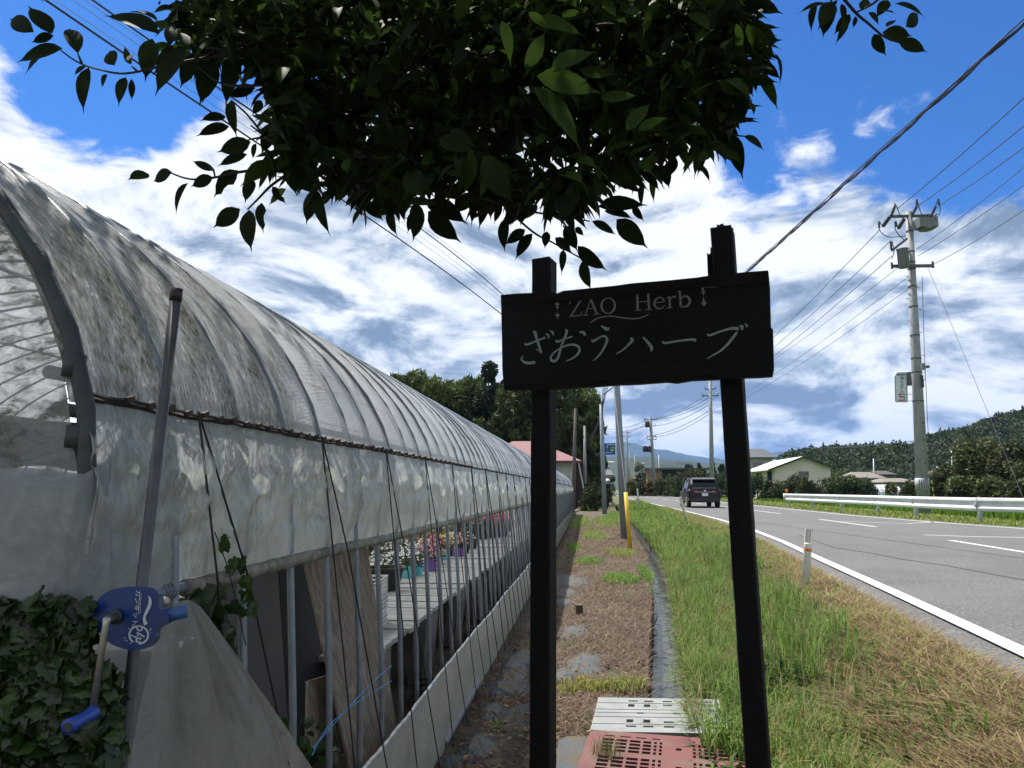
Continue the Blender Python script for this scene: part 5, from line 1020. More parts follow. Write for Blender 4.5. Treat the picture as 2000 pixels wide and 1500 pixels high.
# ------------------------------------------------------------------ vegetation in the distance
def tint_mat(name, rough=.75, transl=.25, spec=.3): return mat(name, (1, 1, 1), rough, attr='tint', transl=transl, spec=spec)
leafm = tint_mat('foliage_far', .7, .22, .25)
def clumps(P, size, n, rs, stretch=1.0, droop=.0, tri=False):
    """P centres (k,3) -> random small quads"""
    k = len(P); A_ = rs.normal(size=(k, 3)); A_ /= np.linalg.norm(A_, axis=1)[:, None]; A_[:, 2] -= droop; B1 = np.cross(A_, rs.normal(size=(k, 3))); B1 /= np.linalg.norm(B1, axis=1)[:, None]+1e-6
    s_ = (size*rs.uniform(.6, 1.4, k))[:, None]; a = A_*s_*stretch; b_ = B1*s_*.55
    V = np.stack([P-a, P+b_, P+a, P-b_], 1).reshape(-1, 3); return V, np.arange(4*k).reshape(-1, 4)
def crown(kind, seed, n, Hh, W_, leaf, col, var=.35):
    rs = np.random.default_rng(seed); nl = 26 if kind != 'cedar' else 40
    if kind == 'round':
        c = rs.normal(size=(nl, 3)); c /= np.linalg.norm(c, axis=1)[:, None]; c[:, 2] = np.abs(c[:, 2])*1.0-.25; rad = rs.uniform(.45, .85, nl)[:, None]; C_ = c*rad*np.array([W_/2, W_/2, Hh*.5])+np.array([0, 0, Hh*.5]); rr_ = rs.uniform(.14, .26, nl)*W_
    elif kind == 'bush':
        t_ = rs.uniform(0, 1, nl); a = rs.uniform(0, 6.28, nl); w_ = np.sqrt(np.clip(1-t_**2*.85, 0, 1))*W_/2*.72*rs.uniform(.5, 1, nl)**.5; C_ = np.stack([np.cos(a)*w_, np.sin(a)*w_, t_*Hh*.86], 1); rr_ = rs.uniform(.12, .2, nl)*W_
    elif kind == 'cedar':
        t_ = rs.uniform(.08, 1, nl); a = rs.uniform(0, 6.28, nl); w_ = (1-t_)**.8*W_/2*.8+.02*W_; C_ = np.stack([np.cos(a)*w_, np.sin(a)*w_, t_*Hh*.97], 1); rr_ = (.10+.16*(1-t_))*W_*1.1
    else:                                # bamboo plume, arching tip
        t_ = rs.uniform(.02, 1, nl); a = rs.uniform(0, 6.28, nl); w_ = np.sin(np.pi*np.clip(t_*.9, 0, 1))**.6*W_/2*.75; C_ = np.stack([np.cos(a)*w_+.16*W_*t_**3, np.sin(a)*w_, t_*Hh], 1); rr_ = np.full(nl, .15*W_)*rs.uniform(.7, 1.3, nl)
    pick = rs.integers(0, nl, n); d = rs.normal(size=(n, 3)); d /= np.linalg.norm(d, axis=1)[:, None]; rad = rs.uniform(.55, 1.08, n)**.6
    P_ = C_[pick]+d*(rr_[pick]*rad)[:, None]*np.array([1, 1, .75 if kind == 'round' else 1.25])
    V, Fq = clumps(P_, leaf, 0, rs, 1.6 if kind == 'bamboo' else 1.0, .5 if kind == 'bamboo' else .0)
    lt = rs.uniform(1-var, 1+var, nl)[pick]*rs.uniform(.75, 1.25, n); tint = np.repeat(np.clip(np.array(col)[None]*lt[:, None]*np.array([1, 1, 1]), 0, 1), 4, 0)
    return npmesh('crown', V, Fq, tint)
barkm = mat('bark', (.07, .055, .04), .9, (.04, .032, .025), 6, 6, .8, 30, stretch=(1, 1, .3))
def trunk_mesh(Hh, r):
    b = MB(); b.tube([(0, 0, -.3), (.05*r, 0, Hh*.3), (0, .1*r, Hh*.75)], [r, r*.7, r*.25], 8)
    for k in range(4): a = k*1.7; b.tube([(0, 0, Hh*(.25+.1*k)), (math.cos(a)*Hh*.16, math.sin(a)*Hh*.16, Hh*(.42+.1*k))], [r*.4, r*.12], 5)
    return b.mesh('trunk')
PROT = {}
def proto(key, *a):
    if key not in PROT:
        c_ = crown(*a); c_.materials.append(leafm); t_ = trunk_mesh(a[3], max(.08, a[3]*.018)); t_.materials.append(barkm); PROT[key] = (c_, t_)
    return PROT[key]
def tree(name, lab, key, args, loc, sc_, rz, group, cat='tree'):
    c_, t_ = proto(key, *args); t = thing(name, lab, cat, loc, group); t.scale = sc_; t.rotation_euler.z = rz
    for nm, me in (('crown', c_), ('trunk', t_)):
        o = bpy.data.objects.new(nm, me); COL.objects.link(o); o.parent = t
    return t
DG, BG, CG = (.05, .072, .024), (.070, .098, .026), (.030, .048, .02)
KB = [('bamboo', s, 5200, 10, 4.4, .17, BG, .35) for s in (11, 12, 13)]; KC = [('cedar', s, 5200, 10, 4.2, .17, CG, .4) for s in (21, 22)]; KR = [('round', s, 6000, 6, 7, .17, DG, .4) for s in (31, 32, 33)]
ordn = ['first', 'second', 'third', 'fourth', 'fifth', 'sixth', 'seventh', 'eighth', 'ninth', 'tenth', 'eleventh', 'twelfth', 'thirteenth', 'fourteenth', 'fifteenth', 'sixteenth', 'seventeenth', 'eighteenth', 'nineteenth', 'twentieth']
wood = [(762, 745, 'b', 66), (790, 742, 'b', 72), (812, 752, 'b', 66), (838, 762, 'b', 70), (862, 760, 'b', 66), (884, 762, 'b', 74), (905, 765, 'c', 66), (928, 752, 'b', 72), (956, 716, 'c', 70), (982, 748, 'b', 68), (1004, 752, 'b', 74), (1028, 748, 'c', 70), (1050, 745, 'b', 74), (1075, 742, 'b', 68), (1098, 748, 'b', 72), (1118, 752, 'b', 66), (1136, 772, 'b', 68), (1143, 790, 'b', 66)]
for i, (u_, v_, kd, Y_) in enumerate(wood):
    tpz = at(u_, v_, Y_).z+.6; x_ = at(u_, v_, Y_).x; s_ = tpz/10
    j = i % 3 if kd == 'b' else i % 2
    nm = {'b': ('bamboo_clump', 'green bamboo clump'), 'c': ('cedar_tree', 'dark conical cedar')}[kd]
    tree(nm[0], '%s, %s from the left along the front of the wood' % (nm[1], ordn[i]), kd+str(j), (KB if kd == 'b' else KC)[j], (x_, Y_, -.3), (s_*.95, s_*.95, s_), i*1.3, 'trees of the wood behind the greenhouse')
for i in range(14):
    u_ = 770+i*24.0; Y_ = 80+(i % 3)*3; v_ = 775+(i*37 % 17); q = at(u_, v_, Y_); s_ = q.z/6
    tree('broadleaf_tree', 'dark broad tree, %s from the left in the back row of the wood' % ordn[i], 'r'+str(i % 3), KR[i % 3], (q.x, Y_, -.3), (s_*.62, s_*.62, s_), i*2.1, 'dark trees at the back of the wood')
# bushes and hedges
def bush(lab, u_, vt, Y_, wpx, seed, col=DG, z0=.2, group='bushes beyond the road', cat='bush', name='bush', n=3500, leaf=.13, kind='round'):
    q = at(u_, vt, Y_); Hh = q.z-z0; W_ = wpx/F*Y_; me = crown(kind, seed, n, Hh*1.02, W_, leaf*(Y_/85)**.5, col, .45); me.materials.append(leafm)
    t = thing(name, lab, cat, (q.x, Y_, z0-.1), group); o = link('crown', me, None, t); b = MB(); b.tube([(0, 0, -.1), (0, 0, Hh*.6)], [.12, .04], 6); b.build('trunk', barkm, t).location = (0, 0, 0) if False else (0, 0, 0)
    return t
def bush2(lab, u_, vt, Y_, wpx, seed, **k):
    q = at(u_, vt, Y_); z0 = k.pop('z0', .2); Hh = max(.8, q.z-z0); W_ = wpx/F*Y_
    col = k.pop('col', DG); n = k.pop('n', 3000); leaf = k.pop('leaf', .13); t = thing(k.pop('name', 'bush'), lab, k.pop('cat', 'bush'), (q.x, Y_, z0-.1), k.pop('group', 'bushes beyond the road'))
    me = crown('bush', seed, n, Hh, W_, leaf, col, .45); me.materials.append(leafm); link('crown', me, None, t); b = MB(); b.tube([(0, 0, -.1), (0, 0, Hh*.6)], [.12, .04], 6); link('trunk', b.mesh('trunk'), barkm, t); return t
for i, (u_, vt, Y_, w_) in enumerate([(1478, 930, 90, 46), (1505, 938, 88, 40), (1530, 941, 86, 42), (1548, 925, 88, 34), (1566, 935, 86, 40), (1590, 941, 84, 40), (1614, 936, 86, 44), (1640, 932, 84, 46), (1664, 929, 84, 44), (1688, 936, 84, 40), (1780, 938, 78, 42), (1808, 934, 76, 40)]):
    bush2('dark green bush, %s from the left in front of the cream building' % ordn[i], u_, vt, Y_, w_*1.25, 100+i, n=2600)
for i, (u_, vt, Y_, w_, c_) in enumerate([(1630, 918, 112, 46, (.10, .12, .02)), (1660, 924, 112, 34, (.12, .14, .025)), (1740, 940, 100, 26, (.12, .13, .04))]):
    bush2('yellow green tree top showing behind the bushes, %s from the left' % ordn[i], u_, vt, Y_, w_, 130+i, col=c_, n=2200, name='light_tree', cat='tree', group='light trees beyond the bushes')
for i, (u_, vt, Y_, w_) in enumerate([(1905, 852, 62, 120), (1965, 866, 58, 110), (1855, 905, 66, 70), (2010, 900, 54, 90), (1830, 925, 64, 60), (1880, 930, 58, 70), (1940, 935, 55, 80), (1990, 940, 52, 70)]):
    bush2(['big dark broad crowned tree right of the tall pole', 'second big dark tree cut by the right picture edge', 'lower dark tree at the left foot of the big dark tree', 'dark tree at the right picture edge behind the guardrail', 'small bush left below the big dark tree', 'low dark bush under the big tree, left', 'low dark bush under the big tree, middle', 'low dark bush under the big tree, right'][i], u_, vt, Y_, w_, 150+i, n=9000 if i < 2 else 3500, leaf=.15, col=(.075, .09, .03), name='broad_tree' if i < 4 else 'bush', cat='tree' if i < 4 else 'bush', group='dark trees right of the tall pole')
for i, (u_, vt, Y_, w_, c_) in enumerate([(1232, 935, 112, 24, (.11, .11, .02)), (1254, 936, 110, 22, DG), (1270, 936, 108, 22, (.10, .06, .02)), (1290, 933, 106, 30, DG), (1310, 926, 102, 34, (.05, .075, .02)), (1330, 918, 98, 40, DG), (1352, 912, 94, 44, DG), (1374, 908, 96, 40, (.06, .08, .02)), (1396, 915, 92, 40, DG), (1416, 908, 96, 36, DG), (1440, 915, 92, 40, DG)]):
    bush2('hedge shrub, %s from the left in the hedge beyond the car' % ordn[i], u_, vt, Y_, w_*1.2, 180+i, n=2200, leaf=.12, col=c_, name='hedge_shrub', cat='hedge', group='hedge shrubs beyond the road')
bush2('rounded yellow tipped tree behind the flat roofed building', 1250, 896, 160, 36, 200, n=2500, leaf=.2, col=(.075, .085, .02), name='round_tree', cat='tree', group='trees behind the flat roofed building')
for i, (u_, vt, w_) in enumerate([(1345, 900, 26), (1365, 897, 16), (1390, 896, 22), (1408, 898, 20)]):
    bush2('distant conifer top above the hedge, %s from the left' % ordn[i], u_, vt, 170, w_, 205+i, n=1500, leaf=.25, col=CG, name='round_tree', cat='tree', group='distant conifers above the hedge')
for i, (u_, vt, Y_, w_) in enumerate([(1140, 936, 58, 34), (1160, 937, 56, 32), (1176, 942, 54, 26), (1150, 945, 50, 40), (1186, 938, 90, 20), (1195, 925, 110, 22)]):
    bush2('dark shrub, %s from the left at the end of the path' % ordn[i], u_, vt, Y_, w_, 220+i, n=2200, leaf=.08, col=(.045, .06, .018), z0=0, name='shrub', group='shrubs at the end of the path')
bush2('small leafy bush growing on the far roadside before the gabled building', 1568, 922, 84, 34, 240, n=2200, leaf=.12, col=(.07, .09, .03), name='young_tree', cat='tree')
# fallen branch at the path end
b = MB(); b.tube(crom([onz(1118, 1002, .05), onz(1135, 992, .1), onz(1150, 988, .12)], 5), [.05]*11, 7); tag(b.build('fallen_branch', mat('dead_wood', (.33, .27, .20), .8)), 'bare fallen branch lying on the path near its end', 'branch')
# hills and mountains
def ridge(name, prof_, Y_, depth, m, z0=-2, seed=0, rough=6, n=160, rows=24):
    us = np.linspace(prof_[0][0], prof_[-1][0], n); pv = np.interp(us, [p[0] for p in prof_], [p[1] for p in prof_])
    xr = np.array([at(a, 955, Y_).x for a in us]); zr_ = np.array([at(1000, v_, Y_).z if False else 0 for v_ in pv]); zr_ = np.array([at(a, v_, Y_).z for a, v_ in zip(us, pv)])
    tt_ = np.linspace(0, 1, rows); X_ = np.repeat(xr[None], rows, 0); Y3 = Y_-depth*(1-tt_[:, None])+0*X_; prof2 = sm(tt_)[:, None]
    Z_ = z0+(zr_[None]-z0)*prof2; Z_ += rough*vnoise(X_, Y3, 1/(depth*.35), seed)*prof2*(1-prof2)*2+rough*.25*vnoise(X_, Y3, 1/(depth*.08), seed+1)*prof2
    Xb = np.concatenate([X_, X_[-1:]]); Yb_ = np.concatenate([Y3, Y3[-1:]+depth*.6]); Zb = np.concatenate([Z_, np.full((1, n), z0)])
    return link(name, grid_mesh(name, Xb, Yb_, Zb), m, smooth=True), (X_, Y3, Z_)
hg = mat('forest_ground', (.028, .042, .014), .95, (.02, .03, .012), .05, 6)
o, (HX, HY, HZ) = ridge('hill', [(1480, 960), (1520, 915), (1545, 900), (1580, 893), (1625, 885), (1680, 884), (1735, 883), (1790, 882), (1815, 862), (1850, 853), (1905, 850), (1940, 832), (1990, 820), (2060, 800), (2200, 790)], 300, 130, hg, -1, 3, 5)
tag(o, kind='structure')
rs = np.random.default_rng(5); k = 3200; ri = rs.integers(0, HX.shape[0], k); ci = rs.integers(0, HX.shape[1], k); ri[:500] = HX.shape[0]-1
cx_ = HX[ri, ci]+rs.uniform(-1.5, 1.5, k); cy_ = HY[ri, ci]+rs.uniform(-3, 3, k); cz_ = HZ[ri, ci]
m2 = 46; d = rs.normal(size=(k, m2, 3)); d /= np.linalg.norm(d, axis=2)[:, :, None]; d[:, :, 2] = np.abs(d[:, :, 2])*1.1-.1; szr = rs.uniform(1.4, 3.0, k)[:, None, None]
con = (rs.uniform(size=k) < .14)[:, None]; d2 = d.copy(); d2[:, :, 2] = rs.uniform(0, 1.5, (k, m2)); fac = (1-d2[:, :, 2]/1.6)[:, :, None]; d2[:, :, :2] *= fac*.6; d = np.where(con[:, :, None], d2, d)
P_ = (np.stack([cx_, cy_, cz_+.4], 1)[:, None]+d*szr*rs.uniform(.75, 1.05, (k, m2, 1))).reshape(-1, 3); V, Fq = clumps(P_, .50, 0, rs)
base_c = np.where(rs.uniform(size=k)[:, None] < .35, np.array([[.035, .052, .02]]), np.array([[.06, .085, .028]]))*rs.uniform(.78, 1.25, k)[:, None]
tint = np.repeat(np.repeat(base_c, m2, 0)*rs.uniform(.9, 1.1, (k*m2, 1)), 4, 0)
tag(link('forest', npmesh('forest', V, Fq, tint), leafm), kind='stuff')
mg = mat('mid_hill', (.020, .034, .014), .95, (.014, .024, .011), .012, 8, col3=(.032, .048, .018), s3=.006, t3=.5)
for nm, pf, Y_, dp, sd_2, rg_, z_ in [('hill', [(900, 925), (1150, 905), (1180, 896), (1215, 893), (1250, 896), (1290, 895), (1330, 900), (1380, 905), (1430, 908), (1500, 915), (1700, 930)], 1600, 500, 7, 25, 0),
                                ('mountain', [(700, 900), (1000, 885), (1100, 876), (1165, 872), (1190, 868), (1215, 866), (1235, 868), (1262, 873), (1290, 879), (1320, 885), (1350, 891), (1385, 896), (1420, 900), (1460, 905), (1500, 890), (1515, 885), (1545, 885), (1575, 895), (1640, 905), (2000, 915)], 6500, 2200, 9, 120, 0)]:
    o, _ = ridge(nm, pf, Y_, dp, mg, -20, sd_2, rg_, 260, 40); tag(o, kind='structure')
# ------------------------------------------------------------------ pallets over the ditch and small things on the ground
def deck(name, lab, O, e1, e2, W, D, cols, rows, hole, m, th=.035, z=.07, extra=None):
    """perforated plastic pallet: cols/rows are cell edges, hole(i, j) tells which cells are open"""
    t = thing(name, lab, 'pallet', tuple(O)); e1 = e1.normalized(); e2 = e2.normalized(); b = MB(); nc, nr = len(cols)-1, len(rows)-1
    P_ = lambda x_, y_, z_: e1*x_+e2*y_+Vector((0, 0, z_))
    solid = [[not hole(i, j) for j in range(nr)] for i in range(nc)]
    for i in range(nc):
        for j in range(nr):
            if not solid[i][j]: continue
            x0, x1, y0, y1 = cols[i], cols[i+1], rows[j], rows[j+1]
            b.add([P_(x0, y0, z), P_(x1, y0, z), P_(x1, y1, z), P_(x0, y1, z)], [(0, 1, 2, 3)])
            for (di, dj, a, c) in ((-1, 0, (x0, y1), (x0, y0)), (1, 0, (x1, y0), (x1, y1)), (0, -1, (x0, y0), (x1, y0)), (0, 1, (x1, y1), (x0, y1))):
                ii, jj = i+di, j+dj
                if 0 <= ii < nc and 0 <= jj < nr and solid[ii][jj]: continue
                b.add([P_(*a, z-th), P_(*c, z-th), P_(*c, z), P_(*a, z)], [(0, 1, 2, 3)])
    link('deck', b.mesh('deck'), m, t)
    b = MB()
    for k in range(3): y_ = D*(.06+.44*k); b.add([P_(0, y_-.04, 0), P_(W, y_-.04, 0), P_(W, y_+.04, 0), P_(0, y_+.04, 0), P_(0, y_-.04, z-th-.002), P_(W, y_-.04, z-th-.002), P_(W, y_+.04, z-th-.002), P_(0, y_+.04, z-th-.002)], [(0, 1, 5, 4), (1, 2, 6, 5), (2, 3, 7, 6), (3, 0, 4, 7), (4, 5, 6, 7)])
    link('runner', b.mesh('runner'), m, t); return t
gpal = mat('pallet_grey', (.245, .26, .26), .6, (.20, .21, .21), 5, 6, .2, 60, col3=(.16, .15, .11), s3=8, t3=.6)
rpal = mat('pallet_red', (.155, .048, .045), .75, (.12, .042, .038), 4, 6, .2, 60, col3=(.12, .085, .06), s3=5, t3=.52)
O = onz(1152, 1421, .09); X1 = onz(1486, 1427, .09); Q = onz(1169, 1356, .09); e1 = (X1-O); W = e1.length; e2 = (Q-O); D = e2.length
O = Vector((O.x, O.y, .0)); cols = list(np.linspace(0, W, 49)); rows = list(np.linspace(0, D, 25))
gholes = set()
for j0, kinds in ((3, 'abab'), (6, 'cc'), (7, 'cc'), (17, 'cc'), (18, 'cc'), (21, 'abab')):
    for i0 in (10, 15, 21, 28, 34, 40):
        wdt = 3 if (i0 > 20 or j0 in (3, 21)) else 2
        if kinds == 'cc' and i0 > 20 and j0 in (7, 17): continue
        for q_ in range(wdt): gholes.add((i0+q_, j0))
for i0 in (13, 14, 24, 25): gholes.add((i0, 12))
deck('plastic_pallet', 'pale grey slotted plastic pallet laid across the ditch', O, e1, e2, W, D, cols, rows, lambda i, j: (i, j) in gholes, gpal)
b = MB()
for fr_ in (.20, .40, .52, .62, .82): 
    p0 = O+e2*fr_+Vector((0, 0, .0715)); p1 = p0+e1; b.beam(p0+e1.normalized()*.004, p1-e1.normalized()*.004, .0035, .002)
o = b.build('groove', mat('groove', (.12, .12, .11), .8), bpy.data.objects['plastic_pallet'])
O2 = onz(1154, 1423, .075); e2 = onz(1125, 1500, .075)-O2; e1 = onz(1420, 1441, .075)-O2; O2 = Vector((O2.x, O2.y, -.015)); e2.normalize(); e1 = Vector((-e2.y, e2.x, 0))*1; e1 = e1 if e1.x > 0 else -e1
cols = list(np.linspace(0, 1.0, 67)); rows = list(np.linspace(0, 1.1, 61))
def rh(i, j):
    if i < 5 or i > 62 or j < 3: return False
    if j == 4: return (i % 6) < 4 and (i < 27 or i > 38)
    jj = (j-7) % 15
    if j < 7 or jj > 10: return False
    if 30 <= i <= 37: return i in (33, 34) and jj in (4, 5)
    k = i-6 if i < 30 else i-39
    if i < 30: return (k < 18 and k % 5 < 4 and jj % 3 != 2) or (k in (19, 21) and jj % 3 != 2)
    return (k in (0, 2) and jj % 3 != 2) or (k > 3 and (k-4) % 5 < 4 and jj % 3 != 2)
deck('plastic_pallet', 'faded red plastic pallet with rows of slots below the grey pallet', O2, e1, e2, 1.0, 1.1, cols, rows, rh, rpal, z=.085)
# crumpled mulch film patches
sheetm = mat('mulch_sheet', (.085, .095, .10), .75, (.07, .08, .085), 6, 6, .6, 25, col3=(.10, .08, .055), s3=7, t3=.52, bdist=.02, spec=.2)
def sheet(lab, u_, v_, wp_, dp_, seed, z0=0, hgt=.035, m=sheetm, name='plastic_sheet'):
    c_ = onz(u_, v_, z0); L1 = onz(u_-wp_/2, v_, z0); L2 = onz(u_+wp_/2, v_, z0); F1 = onz(u_, v_-dp_/2, z0); F2 = onz(u_, v_+dp_/2, z0); a = (L2-L1).length/2; d = (F1-F2).length/2
    n = 34; g = np.linspace(-1, 1, n); GX, GY = np.meshgrid(g, g); r_ = np.sqrt(GX**2+GY**2); ang = np.arctan2(GY, GX); lim = .82+.3*vnoise(np.cos(ang)*1.3+seed, np.sin(ang)*1.3, 1.1, seed)
    Z_ = hgt*(1-(r_/lim)**2)+.018*np.abs(vnoise(GX*2.2*a/.25, GY*2.2*d/.25, 1.6, seed+1))+.010*vnoise(GX*7, GY*7, 1, seed+2); Z_ = np.maximum(Z_, -.05)
    X_ = c_.x+GX*a*1.15; Y_ = c_.y+GY*d*1.15; Z_ = Z_+(gz(X_, Y_) if z0 == 0 or True else z0)-.004
    o = link(name, grid_mesh(name, X_, Y_, Z_), m, smooth=False); return tag(o, lab, 'plastic sheet')
for i, (u_, v_, w_, d_, lab) in enumerate([(1112, 1135, 70, 26, 'crumpled grey mulch film on the path, uppermost patch right of the left post'), (1100, 1158, 50, 16, 'small grey film scrap just below the uppermost patch'), (1098, 1178, 44, 14, 'thin grey film strip, third below the uppermost patch'), (1124, 1232, 54, 24, 'grey film patch half buried in straw at the middle of the path'),
        (1146, 1298, 84, 40, 'larger pointed grey film patch before the yellowish weeds'), (1102, 1320, 50, 30, 'grey film patch beside the left post above the weeds'), (1010, 1300, 60, 60, 'grey green film lump left of the left post'), (985, 1345, 90, 34, 'flat grey film patch close to the skirt film'), (932, 1462, 70, 44, 'rounded grey film lump at the foot of the skirt film, nearest one'),
        (960, 1388, 60, 30, 'dark creased film lump beside the skirt film'), (1013, 1398, 60, 60, 'pale grey film left of the left post near the bottom'), (880, 1490, 50, 30, 'grey film corner at the bottom edge beside the skirt film'), (1110, 1245, 30, 14, 'tiny grey film scrap beside the buried patch')]):
    sheet(lab, u_, v_, w_*1.1, d_*1.2, 300+i*7, hgt=.034)
sheet('dark grey film scrap lying in the cut grass below the nearest delineator post', 1618, 1172, 50, 28, 410, z0=.36, hgt=.03, m=mat('dark_sheet', (.07, .075, .085), .4, (.05, .055, .06), 8)); sheet('narrow dark film strip trailing in the cut grass towards the road', 1655, 1205, 60, 22, 417, z0=.38, hgt=.03, m=MATS['dark_sheet'])
b = MB(); c0 = [onz(1086, 1500, .05), onz(1090, 1446, .05), onz(1112, 1437, .05), onz(1150, 1440, .05), onz(1142, 1470, .05), onz(1120, 1510, .05)]; b.prism(c0[::-1], Vector((0, 0, -.02))); tag(b.build('plastic_sheet', MATS['mulch_sheet']), 'flat stiff grey plastic plate beside the red pallet', 'plastic sheet')
b = MB(); q = onz(1131, 1200, 0); b.box((q.x, q.y, .04), (.085, .085, .15), .15); tag(b.build('wood_stump', mat('stump', (.10, .07, .045), .9, (.07, .05, .035), 20)), 'short square wooden stump sticking out of the straw', 'stump')
b = MB(); b.tube(crom([onz(868, 1452, .03), onz(905, 1385, .04), onz(935, 1330, .05)], 5), .02, 8); tag(b.build('grey_pipe', greyp), 'thin grey pipe lying along the foot of the skirt film', 'pipe')
b = MB(); b.tube(crom([onz(1264, 1120, .02), onz(1277, 1165, .06), onz(1284, 1200, .05), onz(1276, 1222, -.1)], 6), .006, 5); tag(b.build('thin_hose', blackp), 'thin black hose looping over the ditch edge', 'hose')
# ------------------------------------------------------------------ grass, straw and litter
grassm = tint_mat('grass_blades', .7, .35, .2)
def blades(name, x, y, h, wd, lean, cols, seed, curl=.5, flat=False, z=None, kind='stuff', azi=None):
    rs = np.random.default_rng(seed); n = len(x); a = rs.uniform(0, 2*np.pi, n) if azi is None else azi; dx, dy = np.cos(a), np.sin(a); px2, py2 = -dy, dx
    z = gz(x, y) if z is None else z; P0 = np.stack([x, y, z-.01], 1); D2 = np.stack([dx, dy, 0*dx], 1); S2 = np.stack([px2, py2, 0*dx], 1)*(wd/2)[:, None]; up_ = np.array([[0, 0, 1.0]])
    ln = (lean*h)[:, None]
    M1 = P0+D2*ln*(.5 if flat else .35)+up_*(h*.6*(np.sqrt(np.clip(1-(lean*(1 if flat else .6))**2, .0, 1)))*(1.2 if flat else 1))[:, None]; T_ = P0+D2*ln+up_*(h*np.sqrt(np.clip(1-lean**2, .0, 1))*(1-curl*.25))[:, None]+up_*(0.012 if flat else 0)
    V = np.stack([P0-S2, P0+S2, M1-S2*.8, M1+S2*.8, T_], 1).reshape(-1, 3); k = np.arange(n)[:, None]*5
    Fq = np.concatenate([k+np.array([[0, 1, 3]]), k+np.array([[0, 3, 2]]), k+np.array([[2, 3, 4]])], 0)
    tint = np.repeat(cols, 5, 0); return tag(link(name, npmesh(name, V, Fq, tint), grassm), kind=kind) if kind else link(name, npmesh(name, V, Fq, tint), grassm)
def cmix(n, rs, pal_, var=.25):
    pal_ = np.array(pal_); return np.clip(pal_[rs.integers(0, len(pal_), n)]*rs.uniform(1-var, 1+var, (n, 1)), 0, 1)
GR = [(.14, .25, .045), (.19, .30, .06), (.11, .20, .04), (.24, .32, .11)]; DR = [(.32, .22, .13), (.22, .15, .09), (.38, .29, .17), (.14, .10, .065), (.28, .19, .12), (.27, .24, .11)]; YG = [(.27, .29, .08), (.21, .26, .07), (.32, .30, .12)]; ST = [(.20, .14, .095), (.15, .10, .07), (.25, .19, .13), (.11, .075, .05), (.17, .13, .10)]
rs = np.random.default_rng(77)
def region(n, y0, y1, fx0, fx1, pw=1.0):
    y = y0+(y1-y0)*rs.uniform(0, 1, n)**pw; a, c = fx0(y), fx1(y); return a+(c-a)*rs.uniform(0, 1, n), y
# tall green verge grass beside the ditch
gl = lambda y: xd(y)+DW-.10; gr2 = lambda y: xd(y)+DW+np.interp(y, [3, 5, 8, 12, 20, 45], [.95, .9, .9, 1.0, 1.3, 1.6])
x, y = region(52000, 3.4, 15, gl, gr2, 1.35); keep = (rs.uniform(size=len(x)) < .45+.9*vnoise(x, y, 1.4, 81)+.35*(x < gl(y)+.5)) & ((y > 5.35) | (x > .80+.12*(y-3.4)/2+.05*vnoise(y, y*0, 3, 88))); x, y = x[keep], y[keep]; n = len(x)
e_ = np.clip((gr2(y)-x)/.4, .25, 1); h = rs.uniform(.10, .34, n)*e_*(1+.35*vnoise(x, y, .9, 83)); blades('grass', x, y, h, rs.uniform(.0035, .007, n)*(1+y/14), rs.uniform(.15, .8, n), cmix(n, rs, GR+YG[:1]+DR[2:3]), 1)
x, y = region(26000, 14, 60, gl, gr2, 1.6); n = len(x); blades('grass', x, y, rs.uniform(.12, .42, n), rs.uniform(.012, .022, n)*(1+y/40), rs.uniform(.1, .7, n), cmix(n, rs, GR+YG[:1]), 2)
# seed heads standing out of it
x, y = region(900, 4, 22, gl, gr2, 1.2); n = len(x); blades('tall_grass', x, y, rs.uniform(.35, .62, n), np.full(n, .004)*(1+y/14), rs.uniform(.1, .6, n), cmix(n, rs, [(.20, .22, .09), (.26, .24, .12)]), 3)
# yellow-green shorter grass toward the road, thinning near the camera
x, y = region(46000, 3.2, 40, gr2, lambda y: xn(y)-.45, 1.7); pr = np.clip(.0+.9*sm((y-8)/5)+.45*vnoise(x, y, 1.1, 84), .03, 1); keep = rs.uniform(size=len(x)) < pr; x, y = x[keep], y[keep]; n = len(x); blades('grass', x, y, rs.uniform(.04, .13, n)*(1+y/40), rs.uniform(.004, .008, n)*(1+y/12), rs.uniform(.3, .9, n), cmix(n, rs, YG+GR[:2]+DR[:2]), 4)
# cut dry grass lying on the verge
x, y = region(95000, 3.0, 16, lambda y: gr2(y)-.45, lambda y: xn(y)-.38, 1.45); n = len(x); blades('cut_grass', x, y, rs.uniform(.05, .22, n), rs.uniform(.003, .006, n)*(1+y/14), rs.uniform(.90, .995, n), cmix(n, rs, DR+YG[:1], .4), 5, flat=True, z=gz(x, y)+rs.uniform(0, .035, n))
x, y = region(14000, 16, 60, lambda y: gr2(y)-.3, lambda y: xn(y)-.38, 1.3); n = len(x); blades('cut_grass', x, y, rs.uniform(.06, .2, n), rs.uniform(.012, .03, n), rs.uniform(.5, .97, n), cmix(n, rs, DR+YG+GR[:1], .35), 6, flat=True)
# long pale stems lying in swathes
x, y = region(420, 3.6, 8, lambda y: gr2(y)-.1, lambda y: xn(y)-.6, 1.2); n = len(x); blades('long_stem', x, y, rs.uniform(.3, .7, n), np.full(n, .005), rs.uniform(.985, .999, n), cmix(n, rs, [(.32, .29, .16), (.26, .28, .11), (.30, .22, .12)]), 7, flat=True, z=gz(x, y)+.035, azi=rs.choice([0, 3.14], n)+rs.normal(0, .35, n))
